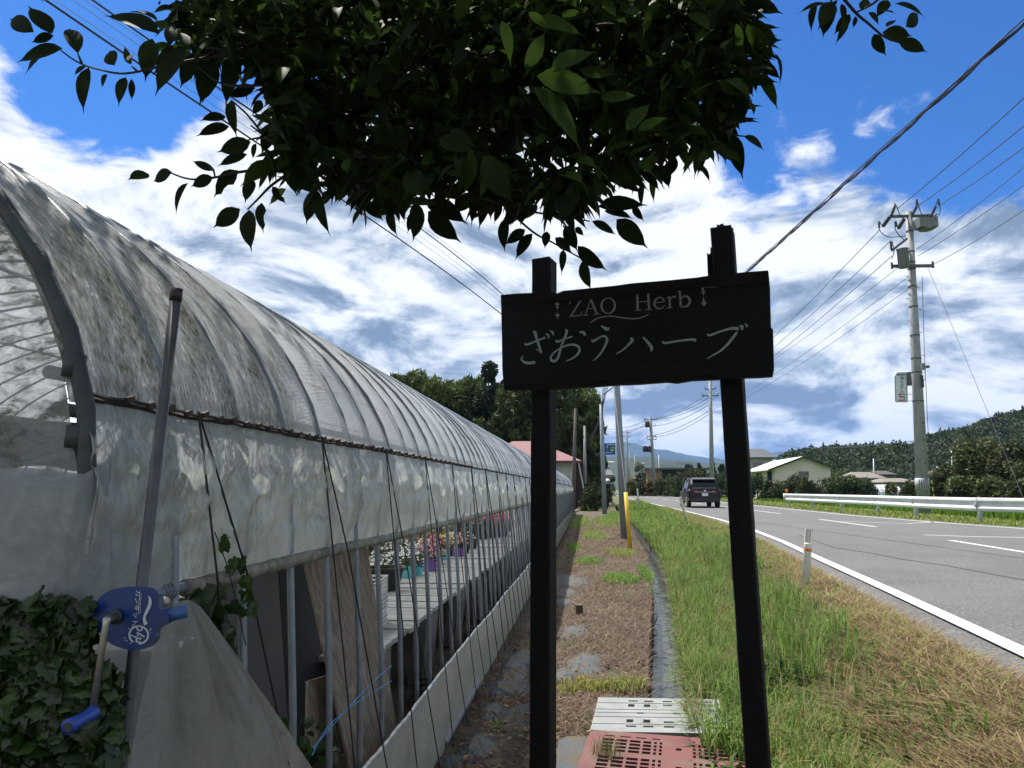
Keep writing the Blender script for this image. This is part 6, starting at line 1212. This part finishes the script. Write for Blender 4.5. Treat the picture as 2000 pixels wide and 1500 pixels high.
# roadside tufts along the asphalt edge
x, y = region(7000, 4, 30, lambda y: xn(y)-.62, lambda y: xn(y)-.38, 1.3); keep = vnoise(x*0, y, 1.6, 86) > .05; x, y = x[keep], y[keep]; n = len(x); blades('grass', x, y, rs.uniform(.03, .10, n), rs.uniform(.004, .008, n)*(1+y/14), rs.uniform(.3, .9, n), cmix(n, rs, GR+YG), 8)
# straw on the path left of the ditch
x, y = region(85000, 3.3, 34, lambda y: y*0-.84, lambda y: xd(y)+.01, 1.6); keep = rs.uniform(size=len(x)) < np.clip(.85+.8*vnoise(x, y, 1.3, 87)-.5*(y < 4.6)-.45*(x < -.45), .08, 1); x, y = x[keep], y[keep]; n = len(x)
blades('straw', x, y, rs.uniform(.03, .14, n), rs.uniform(.0022, .005, n)*(1+y/10), rs.uniform(.93, .998, n), cmix(n, rs, ST, .4), 9, flat=True, z=gz(x, y)+rs.uniform(0, .02, n))
# green patches on the path (position, radius, count, height, palette)
for i, (u_, v_, rx, ry, n, hh, pal_) in enumerate([(1150, 1098, .25, .5, 900, .10, GR), (1215, 1133, .28, .55, 1500, .12, GR), (1262, 1125, .08, .9, 900, .14, GR), (1215, 1080, .28, .9, 1800, .09, YG), (1160, 1045, .35, 2.2, 2400, .09, GR+YG), (1185, 1020, .5, 4, 3600, .12, GR+YG), (1130, 1020, .5, 4.5, 2600, .12, GR+YG), (1150, 990, 1.2, 8, 5200, .2, GR+YG), (1120, 1070, .15, 1.2, 1100, .08, GR),
        (1225, 1345, .16, .16, 260, .12, YG), (1160, 1345, .28, .14, 380, .10, [(.32, .30, .06), (.22, .24, .05)]), (1100, 1350, .1, .15, 130, .08, YG), (965, 1420, .05, .06, 60, .05, GR), (1290, 1180, .05, 1.2, 500, .12, GR), (1210, 1010, .5, 5, 2600, .18, GR)]):
    c_ = onz(u_, v_, 0); q = rs.normal(size=(n, 2))*.5; x = c_.x+q[:, 0]*rx; y = c_.y+q[:, 1]*ry; k = (x < xd(y)+.03) & (x > -.84); x, y = x[k], y[k]; n = len(x)
    blades('grass', x, y, rs.uniform(.4, 1.1, n)*hh*(1+y/60), rs.uniform(.004, .008, n)*(1+y/12), rs.uniform(.2, .85, n), cmix(n, rs, pal_), 20+i)
# overhanging clump in front of the pallets and weeds at the right post
def clump(lab, u_, v_, z0, n, hh, wd, pal_, seed, spread=.1, lean=(.2, .9), name='grass_clump', cat='grass'):
    c_ = onz(u_, v_, z0); r2 = np.random.default_rng(seed); q = r2.normal(size=(n, 2))*spread; o = blades(name, c_.x+q[:, 0], c_.y+q[:, 1], r2.uniform(.5, 1.1, n)*hh, r2.uniform(.7, 1.2, n)*wd, r2.uniform(*lean, n), cmix(n, r2, pal_), seed, z=np.full(n, z0*1.0), kind=None); return tag(o, lab, cat)
clump('tall arching grass clump hanging over the right end of the pallets', 1455, 1405, .05, 220, .40, .008, GR, 51, .10)
clump('dense green grass clump at the foot of the right post', 1440, 1470, .05, 300, .34, .009, GR, 52, .09)
clump('dark green long leaved weeds directly right of the right post', 1530, 1370, .12, 170, .38, .016, [(.035, .075, .02), (.05, .10, .02)], 53, .08, (.1, .6), 'weed_clump', 'weed')
clump('bright green grass clump right of the dark weeds', 1590, 1395, .12, 300, .26, .007, GR, 54, .13)
clump('small grass tuft growing through the red pallet', 1180, 1475, .07, 90, .14, .004, [(.12, .15, .05), (.2, .2, .1)], 55, .035, (.1, .6))
clump('lime grass clump hanging over the ditch before the grey pallet', 1375, 1330, .02, 260, .32, .008, GR+YG, 56, .10)
x, y = region(280, 3.6, 9, gr2, lambda y: xn(y)-.45, 1.2); cx2, cy2 = x, y
k_ = rs.integers(6, 26, len(cx2)); x = np.repeat(cx2, k_)+rs.normal(0, .022, k_.sum()); y = np.repeat(cy2, k_)+rs.normal(0, .022, k_.sum()); n = len(x); blades('grass_tufts', x, y, rs.uniform(.04, .14, n), rs.uniform(.003, .006, n), rs.uniform(.2, .95, n), cmix(n, rs, GR+YG), 57)
x, y = region(150, 5, 16, lambda y: xd(y)+DW+.05, lambda y: gr2(y)+.15, 1.2); cx2, cy2 = x, y
k_ = rs.integers(20, 60, len(cx2)); x = np.repeat(cx2, k_)+rs.normal(0, .04, k_.sum()); y = np.repeat(cy2, k_)+rs.normal(0, .05, k_.sum()); n = len(x); blades('tall_grass', x, y, rs.uniform(.2, .5, n), rs.uniform(.004, .007, n)*(1+y/14), rs.uniform(.1, .7, n), cmix(n, rs, GR+[(.12, .20, .05)]), 58)
# broad leaved weeds mixed into the verge
x, y = region(2600, 3.6, 12, gl, lambda y: gr2(y)+.3, 1.3); n = len(x); blades('broad_weeds', x, y, rs.uniform(.05, .22, n), rs.uniform(.014, .028, n), rs.uniform(.3, .9, n), cmix(n, rs, [(.09, .16, .03), (.06, .12, .03), (.14, .20, .04)]), 59)
# rice field and far verge
fxl = lambda y: xf(y)+.6; fxr = lambda y: np.maximum(13.7+0*y, xf(y)+2.2)
x, y = region(16000, 12, 75, fxl, fxr, 1.2); n = len(x); blades('grass', x, y, rs.uniform(.04, .14, n)*(1+y/60), rs.uniform(.015, .03, n)*(1+y/50), rs.uniform(.2, .9, n), cmix(n, rs, YG+[(.12, .19, .03)]), 61)
x, y = region(42000, 16, 80, lambda y: fxr(y)+.9, lambda y: fxr(y)+9+y*.35, 1.1); n = len(x); blades('rice_plants', x, y, rs.uniform(.35, .6, n), rs.uniform(.03, .06, n)*(1+y/90), rs.uniform(.05, .45, n), cmix(n, rs, [(.085, .17, .015), (.11, .20, .02), (.07, .14, .015)]), 62)
# dead leaves
n = 750; x, y = region(n, 3.3, 6.4, lambda y: y*0-.84, lambda y: xd(y), 1.2); x = np.where(rs.uniform(size=n) < .6, -.84+(x+.84)*.75, x); s_ = rs.uniform(.012, .032, n); a = rs.uniform(0, 6.28, n); z = gz(x, y)+rs.uniform(.008, .03, n)
P0 = np.stack([x, y, z], 1); D2 = np.stack([np.cos(a), np.sin(a), rs.uniform(-.3, .3, n)], 1)*s_[:, None]; E2 = np.stack([-np.sin(a), np.cos(a), rs.uniform(-.3, .3, n)], 1)*(s_*.42)[:, None]
V = np.stack([P0-D2, P0+E2+[0, 0, .006], P0+D2, P0-E2+[0, 0, .006]], 1).reshape(-1, 3); tag(link('dead_leaves', npmesh('dead_leaves', V, np.arange(4*n).reshape(-1, 4), np.repeat(cmix(n, rs, [(.30, .15, .08), (.36, .22, .12), (.20, .10, .06), (.28, .20, .12)], .3), 4, 0)), grassm), kind='stuff')
# small clods and pebbles on path and verge
n = 2600; x, y = region(n, 3.3, 12, lambda y: y*0-.84, lambda y: xn(y)-.3, 1.5); k = (x < xd(y)) | (x > xd(y)+DW+.2); x, y = x[k], y[k]; n = len(x); s_ = rs.uniform(.004, .014, n)
dirs = np.array([(1, 0, 0), (0, 1, 0), (-1, 0, 0), (0, -1, 0), (0, 0, .8), (0, 0, -.5)]); V = (np.stack([x, y, gz(x, y)+s_*.3], 1)[:, None]+dirs[None]*s_[:, None, None]*rs.uniform(.7, 1.3, (n, 6, 1))).reshape(-1, 3)
F0 = np.array([(0, 1, 4), (1, 2, 4), (2, 3, 4), (3, 0, 4), (1, 0, 5), (2, 1, 5), (3, 2, 5), (0, 3, 5)]); tag(link('pebbles', npmesh('pebbles', V, (np.arange(n)[:, None, None]*6+F0[None]).reshape(-1, 3), np.repeat(cmix(n, rs, [(.16, .13, .10), (.10, .085, .07), (.22, .20, .18)]), 6, 0)), grassm), kind='stuff')
x, y = region(900, 4.6, 16, lambda y: xd(y)+DW-.06, lambda y: xd(y)+DW+.03, 1.3); n = len(x); blades('tall_grass', x, y, rs.uniform(.14, .34, n), rs.uniform(.004, .007, n)*(1+y/14), rs.uniform(.6, .98, n), cmix(n, rs, GR+DR[:2]), 64, azi=np.pi+rs.normal(0, .7, n), z=np.full(n, .02))
# ------------------------------------------------------------------ leaf meshes shared by tree and ivy
def leaf_mesh(name, width=.38, droop=.22, fold=.35, bite=0, n=7):
    b = MB(); vs = []
    for i in range(n+1):
        t = i/n; w_ = width/2*math.sin(math.pi*min(1, (t*1.02))**.80)*(1-.25*t) if 0 < i < n else 0
        if i == n-1: w_ *= .45
        z_ = -droop*t*t; x_ = t
        wl = w_*(1-(bite if i in (3, 4) else 0)); vs += [(x_, wl, z_+wl*fold), (x_, 0, z_), (x_, -w_, z_+w_*fold)]
    fs = []
    for i in range(n): fs += [(3*i, 3*i+1, 3*i+4, 3*i+3), (3*i+1, 3*i+2, 3*i+5, 3*i+4)]
    b.add(vs, fs); me = b.mesh(name); me.shade_smooth(); return me
tl = mat('tree_leaf', (.016, .028, .007), .68, (.010, .020, .005), 6, 3, transl=.15, spec=.10); tl2 = mat('tree_leaf_lit_paint', (.040, .075, .012), .68, (.028, .055, .010), 6, 3, transl=.3, spec=.12)  # paler copy paints lit undersides, also mixed in at random
LM = [leaf_mesh('leaf'), leaf_mesh('leaf', .50, .12, .25), leaf_mesh('leaf', .33, .35, .5), leaf_mesh('leaf', .46, .18, .3, .55)]
LM2 = [m_.copy() for m_ in LM]
for m_ in LM: m_.materials.append(tl)
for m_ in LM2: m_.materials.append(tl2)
tree_o = thing('overhanging_tree', 'dark evergreen tree whose leafy branches hang into the top of the view', 'tree', (1.9, -1.3, 0))
TO = Vector(tree_o.location); leaves = []      # (base, tip, normal, kind, light)
r3 = random.Random(21)
def add_leaf(Bp, Tp, nrm_=None, k=None, light=False):
    if nrm_ is None: nrm_ = Vector((r3.gauss(0, .6), -.5+r3.gauss(0, .5), .5+r3.gauss(0, .5)))
    leaves.append((Bp, Tp, nrm_, r3.randrange(3) if k is None else k, light))
def crop(lst, ox, oy, s_, Y_, jit=.05, light=False, kk=None):
    for a in lst:
        bu, bv, tu, tv = a[:4]; Yb_ = Y_+r3.uniform(-jit, jit); d = at(ox+bu/s_, oy+bv/s_, Yb_); e = at(ox+tu/s_, oy+tv/s_, Yb_+r3.uniform(-.03, .03))
        thin = len(a) > 4 and a[4] == 't'; nn_ = Vector((r3.gauss(0, .4), -1+r3.gauss(0, .3), r3.gauss(0, .45))) if not thin else Vector((.1, .25, 1))
        add_leaf(d, e, nn_, 3 if (len(a) > 4 and a[4] == 'b') else (1 if (r3.random() < .6 and not light) else r3.choice([0, 2])), light)
crop([(190, 180, 0, 62), (290, 190, 150, 5), (435, 300, 372, 68), (350, 270, 65, 325), (300, 250, 110, 400), (300, 200, 160, 230), (495, 375, 425, 605), (480, 370, 392, 410), (600, 415, 545, 490), (640, 365, 595, 260), (735, 360, 680, 250), (715, 340, 752, 285), (700, 430, 645, 570), (735, 440, 735, 568), (850, 215, 800, 450), (890, 190, 550, 5), (880, 120, 715, 0), (1040, 260, 835, 515), (1100, 300, 990, 490), (1190, 330, 1110, 580), (1170, 400, 1130, 570), (1300, 330, 1250, 575), (1290, 560, 1290, 730), (1260, 650, 1115, 660, 't'), (1280, 705, 1085, 745, 't'),
      (1400, 790, 1200, 850), (1430, 800, 1400, 890), (1380, 860, 1195, 915), (1535, 880, 1340, 980), (1200, 950, 1050, 890), (1190, 990, 1050, 1040), (1050, 1020, 925, 1180), (1330, 950, 1165, 1100, 'b'), (1410, 1000, 1360, 1125), (1500, 960, 1430, 1055), (960, 960, 835, 1010), (940, 985, 860, 1015), (830, 970, 715, 990, 't'), (1340, 1165, 1175, 1275), (1390, 1170, 1385, 1400), (1460, 1130, 1455, 1300, 'b'), (1520, 1040, 1590, 1140, 'b'), (1770, 1060, 1655, 1170), (1760, 1070, 1700, 1250), (1770, 1060, 1795, 1300), (1870, 1010, 1840, 1080), (2000, 1000, 1860, 1130),
      (1000, 50, 930, 160), (1060, 100, 980, 130), (1240, 60, 1290, 180), (900, 0, 880, 20), (1150, 120, 1080, 240), (1420, 370, 1330, 480), (1460, 560, 1410, 640), (1600, 470, 1560, 560)], 0, 0, 2.857, 1.78)
crop([(190, 900, 125, 990), (250, 950, 270, 1030), (400, 1010, 425, 1155), (520, 1030, 485, 1140), (580, 980, 790, 1080), (590, 1030, 745, 1190), (830, 930, 795, 1090), (880, 950, 840, 1020), (940, 980, 920, 1100), (970, 1060, 950, 1230), (1065, 1120, 960, 1195), (1100, 1140, 1005, 1265), (1170, 1130, 1160, 1210), (1250, 1220, 1245, 1325), (1210, 1160, 1300, 1235), (1345, 1270, 1375, 1420), (1260, 1100, 1320, 1230), (1320, 1200, 1460, 1335), (1390, 1080, 1525, 1140), (1510, 1070, 1665, 1215), (1420, 1010, 1670, 980), (1450, 1030, 1600, 1055), (1590, 1000, 1640, 1085), (1340, 1000, 1340, 1060), (1910, 730, 1830, 820), (1925, 780, 1925, 850), (1620, 800, 1550, 890), (1690, 820, 1760, 870), (1490, 870, 1650, 930), (1310, 1110, 1350, 1150), (1230, 900, 1240, 980), (1060, 1000, 1040, 1100), (1150, 1000, 1260, 1080), (1260, 1010, 1380, 1100), (1120, 900, 1090, 1010), (1330, 900, 1400, 1000), (700, 900, 650, 990), (500, 900, 420, 1000), (350, 880, 300, 990), (760, 880, 700, 960)], 600, 0, 2.5, 2.1, .12)
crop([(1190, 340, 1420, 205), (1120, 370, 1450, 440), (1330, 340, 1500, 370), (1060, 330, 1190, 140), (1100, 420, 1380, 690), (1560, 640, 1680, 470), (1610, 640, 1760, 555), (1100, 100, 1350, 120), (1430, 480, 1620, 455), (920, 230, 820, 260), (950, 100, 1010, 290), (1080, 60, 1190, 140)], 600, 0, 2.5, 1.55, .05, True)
crop([(860, 760, 1000, 1000), (700, 640, 820, 720), (640, 680, 820, 730)], 600, 0, 2.5, 1.5, .05)
crop([(370, 750, 425, 985), (435, 760, 580, 820), (330, 610, 435, 725), (395, 620, 520, 520), (480, 410, 620, 365), (560, 390, 535, 480), (520, 290, 560, 380), (385, 250, 665, 215), (405, 240, 600, 170), (440, 70, 530, 140), (430, 10, 665, 60, 't'), (370, 720, 310, 820), (210, 800, 195, 970), (180, 830, 90, 935), (270, 830, 315, 905), (60, 880, 0, 1000), (250, 100, 290, 180), (420, 350, 470, 460), (330, 480, 460, 470), (400, 330, 430, 420), (390, 560, 500, 610)], 1300, 0, 2.857, 2.15, .08)
crop([(930, 10, 860, 150), (930, 30, 870, 210), (840, 20, 790, 150), (1030, 80, 940, 190), (1010, 100, 975, 225), (1060, 90, 1050, 160), (1160, 190, 1225, 315), (1300, 230, 1470, 285), (1210, 180, 1390, 200), (1230, 150, 1290, 100), (1340, 150, 1430, 60), (1280, 20, 1470, 60), (1130, 70, 1220, 130), (900, 20, 740, 40), (1100, 60, 1080, 10), (980, 20, 1010, 130), (1180, 60, 1290, 60), (1240, 0, 1180, 90), (960, 0, 900, 60), (1080, 20, 1160, 20)], 1300, 0, 2.857, 1.95, .06)
nvis = len(leaves)
# dense crown inside the outline the branches fill
cp = [(340, -30), (360, 40), (400, 110), (450, 120), (490, 60), (520, 120), (530, 200), (565, 280), (590, 330), (640, 325), (700, 330), (760, 380), (830, 335), (900, 330), (960, 355), (1010, 375), (1060, 350), (1110, 375), (1150, 355), (1190, 350), (1210, 310), (1250, 300), (1300, 255), (1360, 265), (1410, 230), (1450, 170), (1475, 110), (1460, 40), (1440, -30)]
def inside(u_, v_):
    c = False; j = len(cp)-1
    for i in range(len(cp)):
        (xi, yi), (xj, yj) = cp[i], cp[j]
        if (yi > v_) != (yj > v_) and u_ < (xj-xi)*(v_-yi)/(yj-yi)+xi: c = not c
        j = i
    return c
def rand_leaf(c, light=False, L_=None):
    L_ = L_ or r3.uniform(.065, .11); a = r3.uniform(0, 6.28); dn_ = r3.uniform(-.25, 1.3); d = Vector((math.cos(a), math.sin(a), -dn_)).normalized(); add_leaf(c, c+d*L_, Vector((r3.gauss(0, .5), r3.gauss(0, .5), 1)), None, light)
k = 0
while k < 2300:                            # sprays of five to seven leaves around twig ends
    u_, v_ = r3.uniform(320, 1500), r3.uniform(-30, 440)
    fr_ = not inside(u_, v_)
    if fr_ and not (r3.random() < .22 and inside(u_*.97+28, v_-42)): continue
    edge = not all(inside(u_+du, v_+dv) for du, dv in ((-45, 0), (45, 0), (0, 45)))
    Y_ = r3.uniform(1.7, 2.6) if edge else r3.uniform(1.8, 4.6)
    if r3.random() > (.34 if u_ > 1360 or u_ < 450 else (.55 if v_ > 230 else 1)): continue
    c = at(u_, v_, Y_); L_ = r3.uniform(.075, .12)
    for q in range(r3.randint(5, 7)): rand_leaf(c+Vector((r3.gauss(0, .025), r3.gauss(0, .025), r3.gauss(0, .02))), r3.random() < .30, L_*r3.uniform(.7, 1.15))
    k += 1
k = 0
while k < 8500:                           # the rest of the crown above the frame
    c = Vector((r3.uniform(-3.6, 2.6), r3.uniform(-2.6, 4.6), r3.uniform(2.9, 5.4))); pr = proj(c)
    if pr is not None and -130 < pr[0] < 2130 and pr[1] > -70: continue
    if ((c.x+.3)/3.3)**2+((c.y-1.0)/3.6)**2+((c.z-4.2)/1.35)**2 > 1: continue
    rand_leaf(c, False, r3.uniform(.09, .15)); k += 1
def leaf_matrix(Bp, Tp, nn_):
    d = Tp-Bp; L_ = d.length; x_ = d.normalized(); y_ = nn_.cross(x_)
    if y_.length < 1e-3: y_ = x_.orthogonal()
    y_.normalize(); z_ = x_.cross(y_); M_ = Matrix((x_, y_, z_)).transposed().to_4x4(); return Matrix.Translation(Bp) @ M_ @ Matrix.Scale(L_, 4)
def cdist(l): return (l[0]-cpt).length
first = leaves[:nvis]; rest = leaves[nvis:]
def vis(l):
    p_ = proj(l[0]); return p_ is not None and -20 < p_[0] < 2020 and -20 < p_[1] < 1500
rest.sort(key=lambda l: (0 if vis(l) else 1, cdist(l)/max(.01, (l[1]-l[0]).length)))
nsep = 300-len(first); single = first+rest[:nsep]; bulk = rest[nsep:]
for l in single:
    o = bpy.data.objects.new('leaf', (LM2 if l[4] else LM)[l[3]]); COL.objects.link(o); o.parent = tree_o; o.matrix_local = Matrix.Translation(-TO) @ leaf_matrix(*l[:3])
def bulk_mesh(name, ls, meshes, off):
    data = []
    for me in meshes:
        v = np.empty(len(me.vertices)*3); me.vertices.foreach_get('co', v); data.append((v.reshape(-1, 3), np.array([tuple(p.vertices) for p in me.polygons])))
    V, Fq, c = [], [], 0
    for l in ls:
        M_ = np.array(leaf_matrix(*l[:3])); v, f = data[l[3]]; V.append(v @ M_[:3, :3].T+M_[:3, 3]-np.array(off)); Fq.append(f+c); c += len(v)
    return npmesh(name, np.concatenate(V), np.concatenate(Fq))
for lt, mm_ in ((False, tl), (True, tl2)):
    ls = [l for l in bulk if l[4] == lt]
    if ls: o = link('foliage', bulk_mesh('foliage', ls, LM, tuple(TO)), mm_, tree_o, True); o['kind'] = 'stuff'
twm = mat('twig_bark', (.022, .018, .014), .85); bkm = mat('tree_bark', (.05, .042, .033), .9, (.03, .026, .02), 8, 6, .8, 30)
b = MB(); b.tube(crom([(1.9, -1.3, -.1), (1.85, -1.25, 1.4), (1.6, -.9, 2.7), (1.2, -.4, 3.7), (.6, .3, 4.6)], 5), [.17-.006*k for k in range(21)], 12); b.build('trunk', bkm, tree_o, True)
for pts, r0 in [([(1.6, -.9, 2.7), (1.1, .3, 3.3), (.6, 1.4, 3.25), tuple(at(1050, 60, 2.6)), tuple(at(1000, 330, 2.2))], .04), ([(1.2, -.4, 3.7), (.4, .8, 3.7), (-.3, 1.6, 3.3), tuple(at(620, 40, 2.2)), tuple(at(480, 150, 1.85))], .035), ([(1.6, -.9, 2.7), (1.5, .6, 3.1), (1.2, 1.6, 3.2), tuple(at(1400, 20, 2.5)), tuple(at(1390, 180, 2.2))], .03), ([(.6, .3, 4.6), (-.5, 1.4, 4.7), (-1.8, 2.2, 4.6)], .04), ([(.6, .3, 4.6), (.3, 2.0, 4.9), (-.2, 3.2, 4.7)], .04),
                ([tuple(at(700, -40, 2.4)), tuple(at(740, 200, 2.1)), tuple(at(820, 330, 1.95))], .014), ([tuple(at(1290, -60, 2.6)), tuple(at(1250, 150, 2.3)), tuple(at(1180, 300, 2.2)), tuple(at(1130, 420, 2.1))], .012)]:
    pp = crom(pts, 6); b = MB(); b.tube(pp, [r0*(1-.8*k/len(pp)) for k in range(len(pp))], 8); b.build('branch', bkm, tree_o, True)
def twigs(lst, ox, oy, s_, Y_):
    for t_ in lst:
        pp = crom([tuple(at(ox+a/s_, oy+c/s_, Y_)) for a, c in t_], 5); b = MB(); b.tube(pp, [.0022+.0028*k/len(pp) for k in range(len(pp))], 5); b.build('twig', twm, tree_o)
twigs([[(300, 250), (430, 345), (560, 390), (700, 410), (900, 370), (1100, 330), (1400, 290), (1600, 300)], [(1150, 265), (1400, 295), (1500, 290)], [(940, 960), (1060, 1000), (1200, 990), (1340, 960), (1600, 930)], [(1380, 1170), (1440, 1110), (1520, 1030), (1640, 950)], [(1200, 990), (1190, 950), (1170, 930)], [(435, 300), (455, 350)], [(735, 370), (770, 400)], [(1100, 370), (1220, 460), (1350, 480), (1500, 470)], [(1290, 560), (1380, 640), (1500, 780), (1640, 860)], [(1400, 700), (1520, 800), (1620, 900)]], 0, 0, 2.857, 1.78)
twigs([[(1345, 1265), (1200, 1185), (1100, 1130), (960, 1000), (830, 830)], [(1380, 1080), (1200, 1050), (1040, 1020), (900, 960)], [(1400, 830), (1480, 880), (1560, 920)], [(1250, 1100), (1290, 1170)]], 600, 0, 2.5, 2.1)
twigs([[(520, 285), (400, 250), (250, 200), (100, 150)], [(440, 760), (380, 750), (300, 700), (200, 600)], [(480, 400), (400, 340), (300, 300)]], 1300, 0, 2.857, 2.15)
twigs([[(1310, 240), (1220, 205), (1130, 130), (1060, 70), (950, -60)], [(1060, 70), (1160, 20), (1240, -60)], [(930, 20), (900, -60)]], 1300, 0, 2.857, 1.95)
b = MB(); b.tube([at(1280, -60, 2.3), at(1400, -70, 2.15), at(1640, -25, 1.98)], [.012, .009, .006], 6); b.build('twig', twm, tree_o)
# ------------------------------------------------------------------ ivy at the lower left and vines on the straps
def ivy_mesh():
    b = MB(); pts = [(0, 0), (-.20, .20), (-.08, .36), (.05, .52), (.30, .40), (.52, .44), (.66, .26), (1.0, 0)]
    pts = pts+[(x_, -y_) for x_, y_ in pts[-2:0:-1]]; b.add([(.3, 0, .05)]+[(x_, y_, -.10*(abs(y_)+x_*x_)) for x_, y_ in pts], [(0, k+1, (k+1) % len(pts)+1) for k in range(len(pts))]); me = b.mesh('leaf'); return me
IV = [ivy_mesh() for _ in range(3)]
for m_, c_ in zip(IV, ((.026, .062, .010), (.016, .040, .008), (.05, .10, .015))): m_.materials.append(mat('ivy_leaf_%d' % int(c_[1]*1000), c_, .42, tuple(x*.7 for x in c_), 9, transl=.25))
ivy = thing('ivy', 'dense dark green ivy covering the foot of the greenhouse end', 'ivy', (-1.5, 1.2, 0)); IO = Vector(ivy.location)
il = []
while len(il) < 3400:
    u_, v_ = r3.uniform(-60, 250), r3.uniform(1150, 1640); top_ = 1172+18*math.sin(u_*.05)+14*math.sin(u_*.13+1)
    lim_ = 185 if v_ < 1300 else 235
    if v_ < top_ or u_ > lim_+r3.uniform(-40, 8): continue
    Y_ = r3.uniform(1.215, 1.262); il.append((at(u_, v_, Y_), Y_))
ivs = []
for c, Y_ in il:
    a = r3.uniform(0, 6.28); d = Vector((math.cos(a)*.8, -.35+r3.gauss(0, .2), math.sin(a)*.6-.5)).normalized(); nn_ = Vector((r3.gauss(0, .8), -1, .6+r3.gauss(0, .8))); ivs.append((c, c+d*r3.choice([r3.uniform(.012, .022), r3.uniform(.02, .04)]), nn_, r3.choice([0, 0, 1, 1, 2])))
ivs.sort(key=lambda l: l[0].y-(.3 if l[3] == 2 else 0)); 
for l in ivs[:300]:
    o = bpy.data.objects.new('leaf', IV[l[3]]); COL.objects.link(o); o.parent = ivy; o.matrix_local = Matrix.Translation(-IO) @ leaf_matrix(*l[:3])
for k in range(3):
    o = link('foliage', bulk_mesh('foliage', [l for l in ivs[300:] if l[3] == k], IV, tuple(IO)), IV[k].materials[0], ivy); o['kind'] = 'stuff'
for k in range(9):
    u0 = r3.uniform(-20, 200); b = MB(); b.tube(crom([at(u0, 1560, 1.25), at(u0+r3.uniform(-30, 30), 1420, 1.24), at(u0+r3.uniform(-40, 40), 1300, 1.255), at(u0+r3.uniform(-20, 20), 1240, 1.25)], 5), .0018, 5); b.build('stem', twm, ivy)
def vine(name, lab, stem, lf, Y0_, sz, kinds=(0, 1, 2), stem_r=.0015):
    t = thing(name, lab, 'vine', tuple(stem[0])); o_ = Vector(stem[0]); b = MB(); b.tube(crom([tuple(p) for p in stem], 6), stem_r, 5); b.build('stem', twm, t)
    for (c, tp_) in lf:
        o = bpy.data.objects.new('leaf', IV[r3.choice(kinds)]); COL.objects.link(o); o.parent = t; o.matrix_local = Matrix.Translation(-o_) @ leaf_matrix(c, tp_, Vector((r3.gauss(0, .4), -1, r3.gauss(0, .5))))
    return t
def lf_at(n, u0, v0, u1, v1, xpl, sz):
    out = []
    for k in range(n):
        c = onx(r3.uniform(u0, u1), r3.uniform(v0, v1), xpl+r3.uniform(-.02, .01)); a = r3.uniform(0, 6.28); out.append((c, c+Vector((math.cos(a)*.5, math.sin(a)*.6, -.8+r3.gauss(0, .3))).normalized()*sz*r3.uniform(.6, 1.2)))
    return out
vine('hanging_vine', 'broad leaved vine hanging below the roll pipe just right of the winder', [onx(380, 1160, -.95), onx(400, 1240, -.95), onx(430, 1320, -.94)], lf_at(60, 350, 1150, 450, 1330, -.95, .065), 1.6, .05, (0, 1))
vine('thin_vine', 'thin green vine climbing the black strap above the roll pipe', [onx(480, 1260, -.90), onx(462, 1180, -.91), onx(445, 1110, -.92), onx(420, 1040, -.93)], lf_at(5, 428, 1040, 445, 1080, -.935, .03)+lf_at(8, 448, 1085, 478, 1110, -.93, .03)+lf_at(12, 475, 1120, 500, 1200, -.91, .035), 1.8, .03, (0, 2))
vine('weed', 'low weeds growing inside the bars at the bottom of the greenhouse', [onx(560, 1510, -.98), onx(580, 1440, -.98), onx(590, 1400, -.98)], lf_at(50, 520, 1400, 660, 1520, -1.02, .04), 1.8, .03, (0, 1))
vine('weed', 'small weeds at the foot of the winder below the loose film', [onx(170, 1500, -.98), onx(200, 1400, -.98)], lf_at(26, 150, 1330, 235, 1500, -.97, .035), 1.8, .03, (0, 2))
# red scratch mark tape on the roof film
# ------------------------------------------------------------------ air
HAZE = True
if HAZE:
    b = MB(); b.add([(-9000, -60, -25), (9000, -60, -25), (9000, 9500, -25), (-9000, 9500, -25), (-9000, -60, 460), (9000, -60, 460), (9000, 9500, 460), (-9000, 9500, 460)], [(3, 2, 1, 0), (4, 5, 6, 7), (0, 1, 5, 4), (1, 2, 6, 5), (2, 3, 7, 6), (3, 0, 4, 7)])
    hm_ = bpy.data.materials.new('haze'); hm_.use_nodes = True; n_ = hm_.node_tree.nodes; n_.remove(n_['Principled BSDF']); pv = n_.new('ShaderNodeVolumePrincipled'); pv.inputs['Color'].default_value = (.22, .45, .95, 1); pv.inputs['Density'].default_value = .000085; pv.inputs['Anisotropy'].default_value = .1
    hm_.node_tree.links.new(pv.outputs[0], n_['Material Output'].inputs['Volume']); tag(b.build('haze', hm_), kind='stuff')
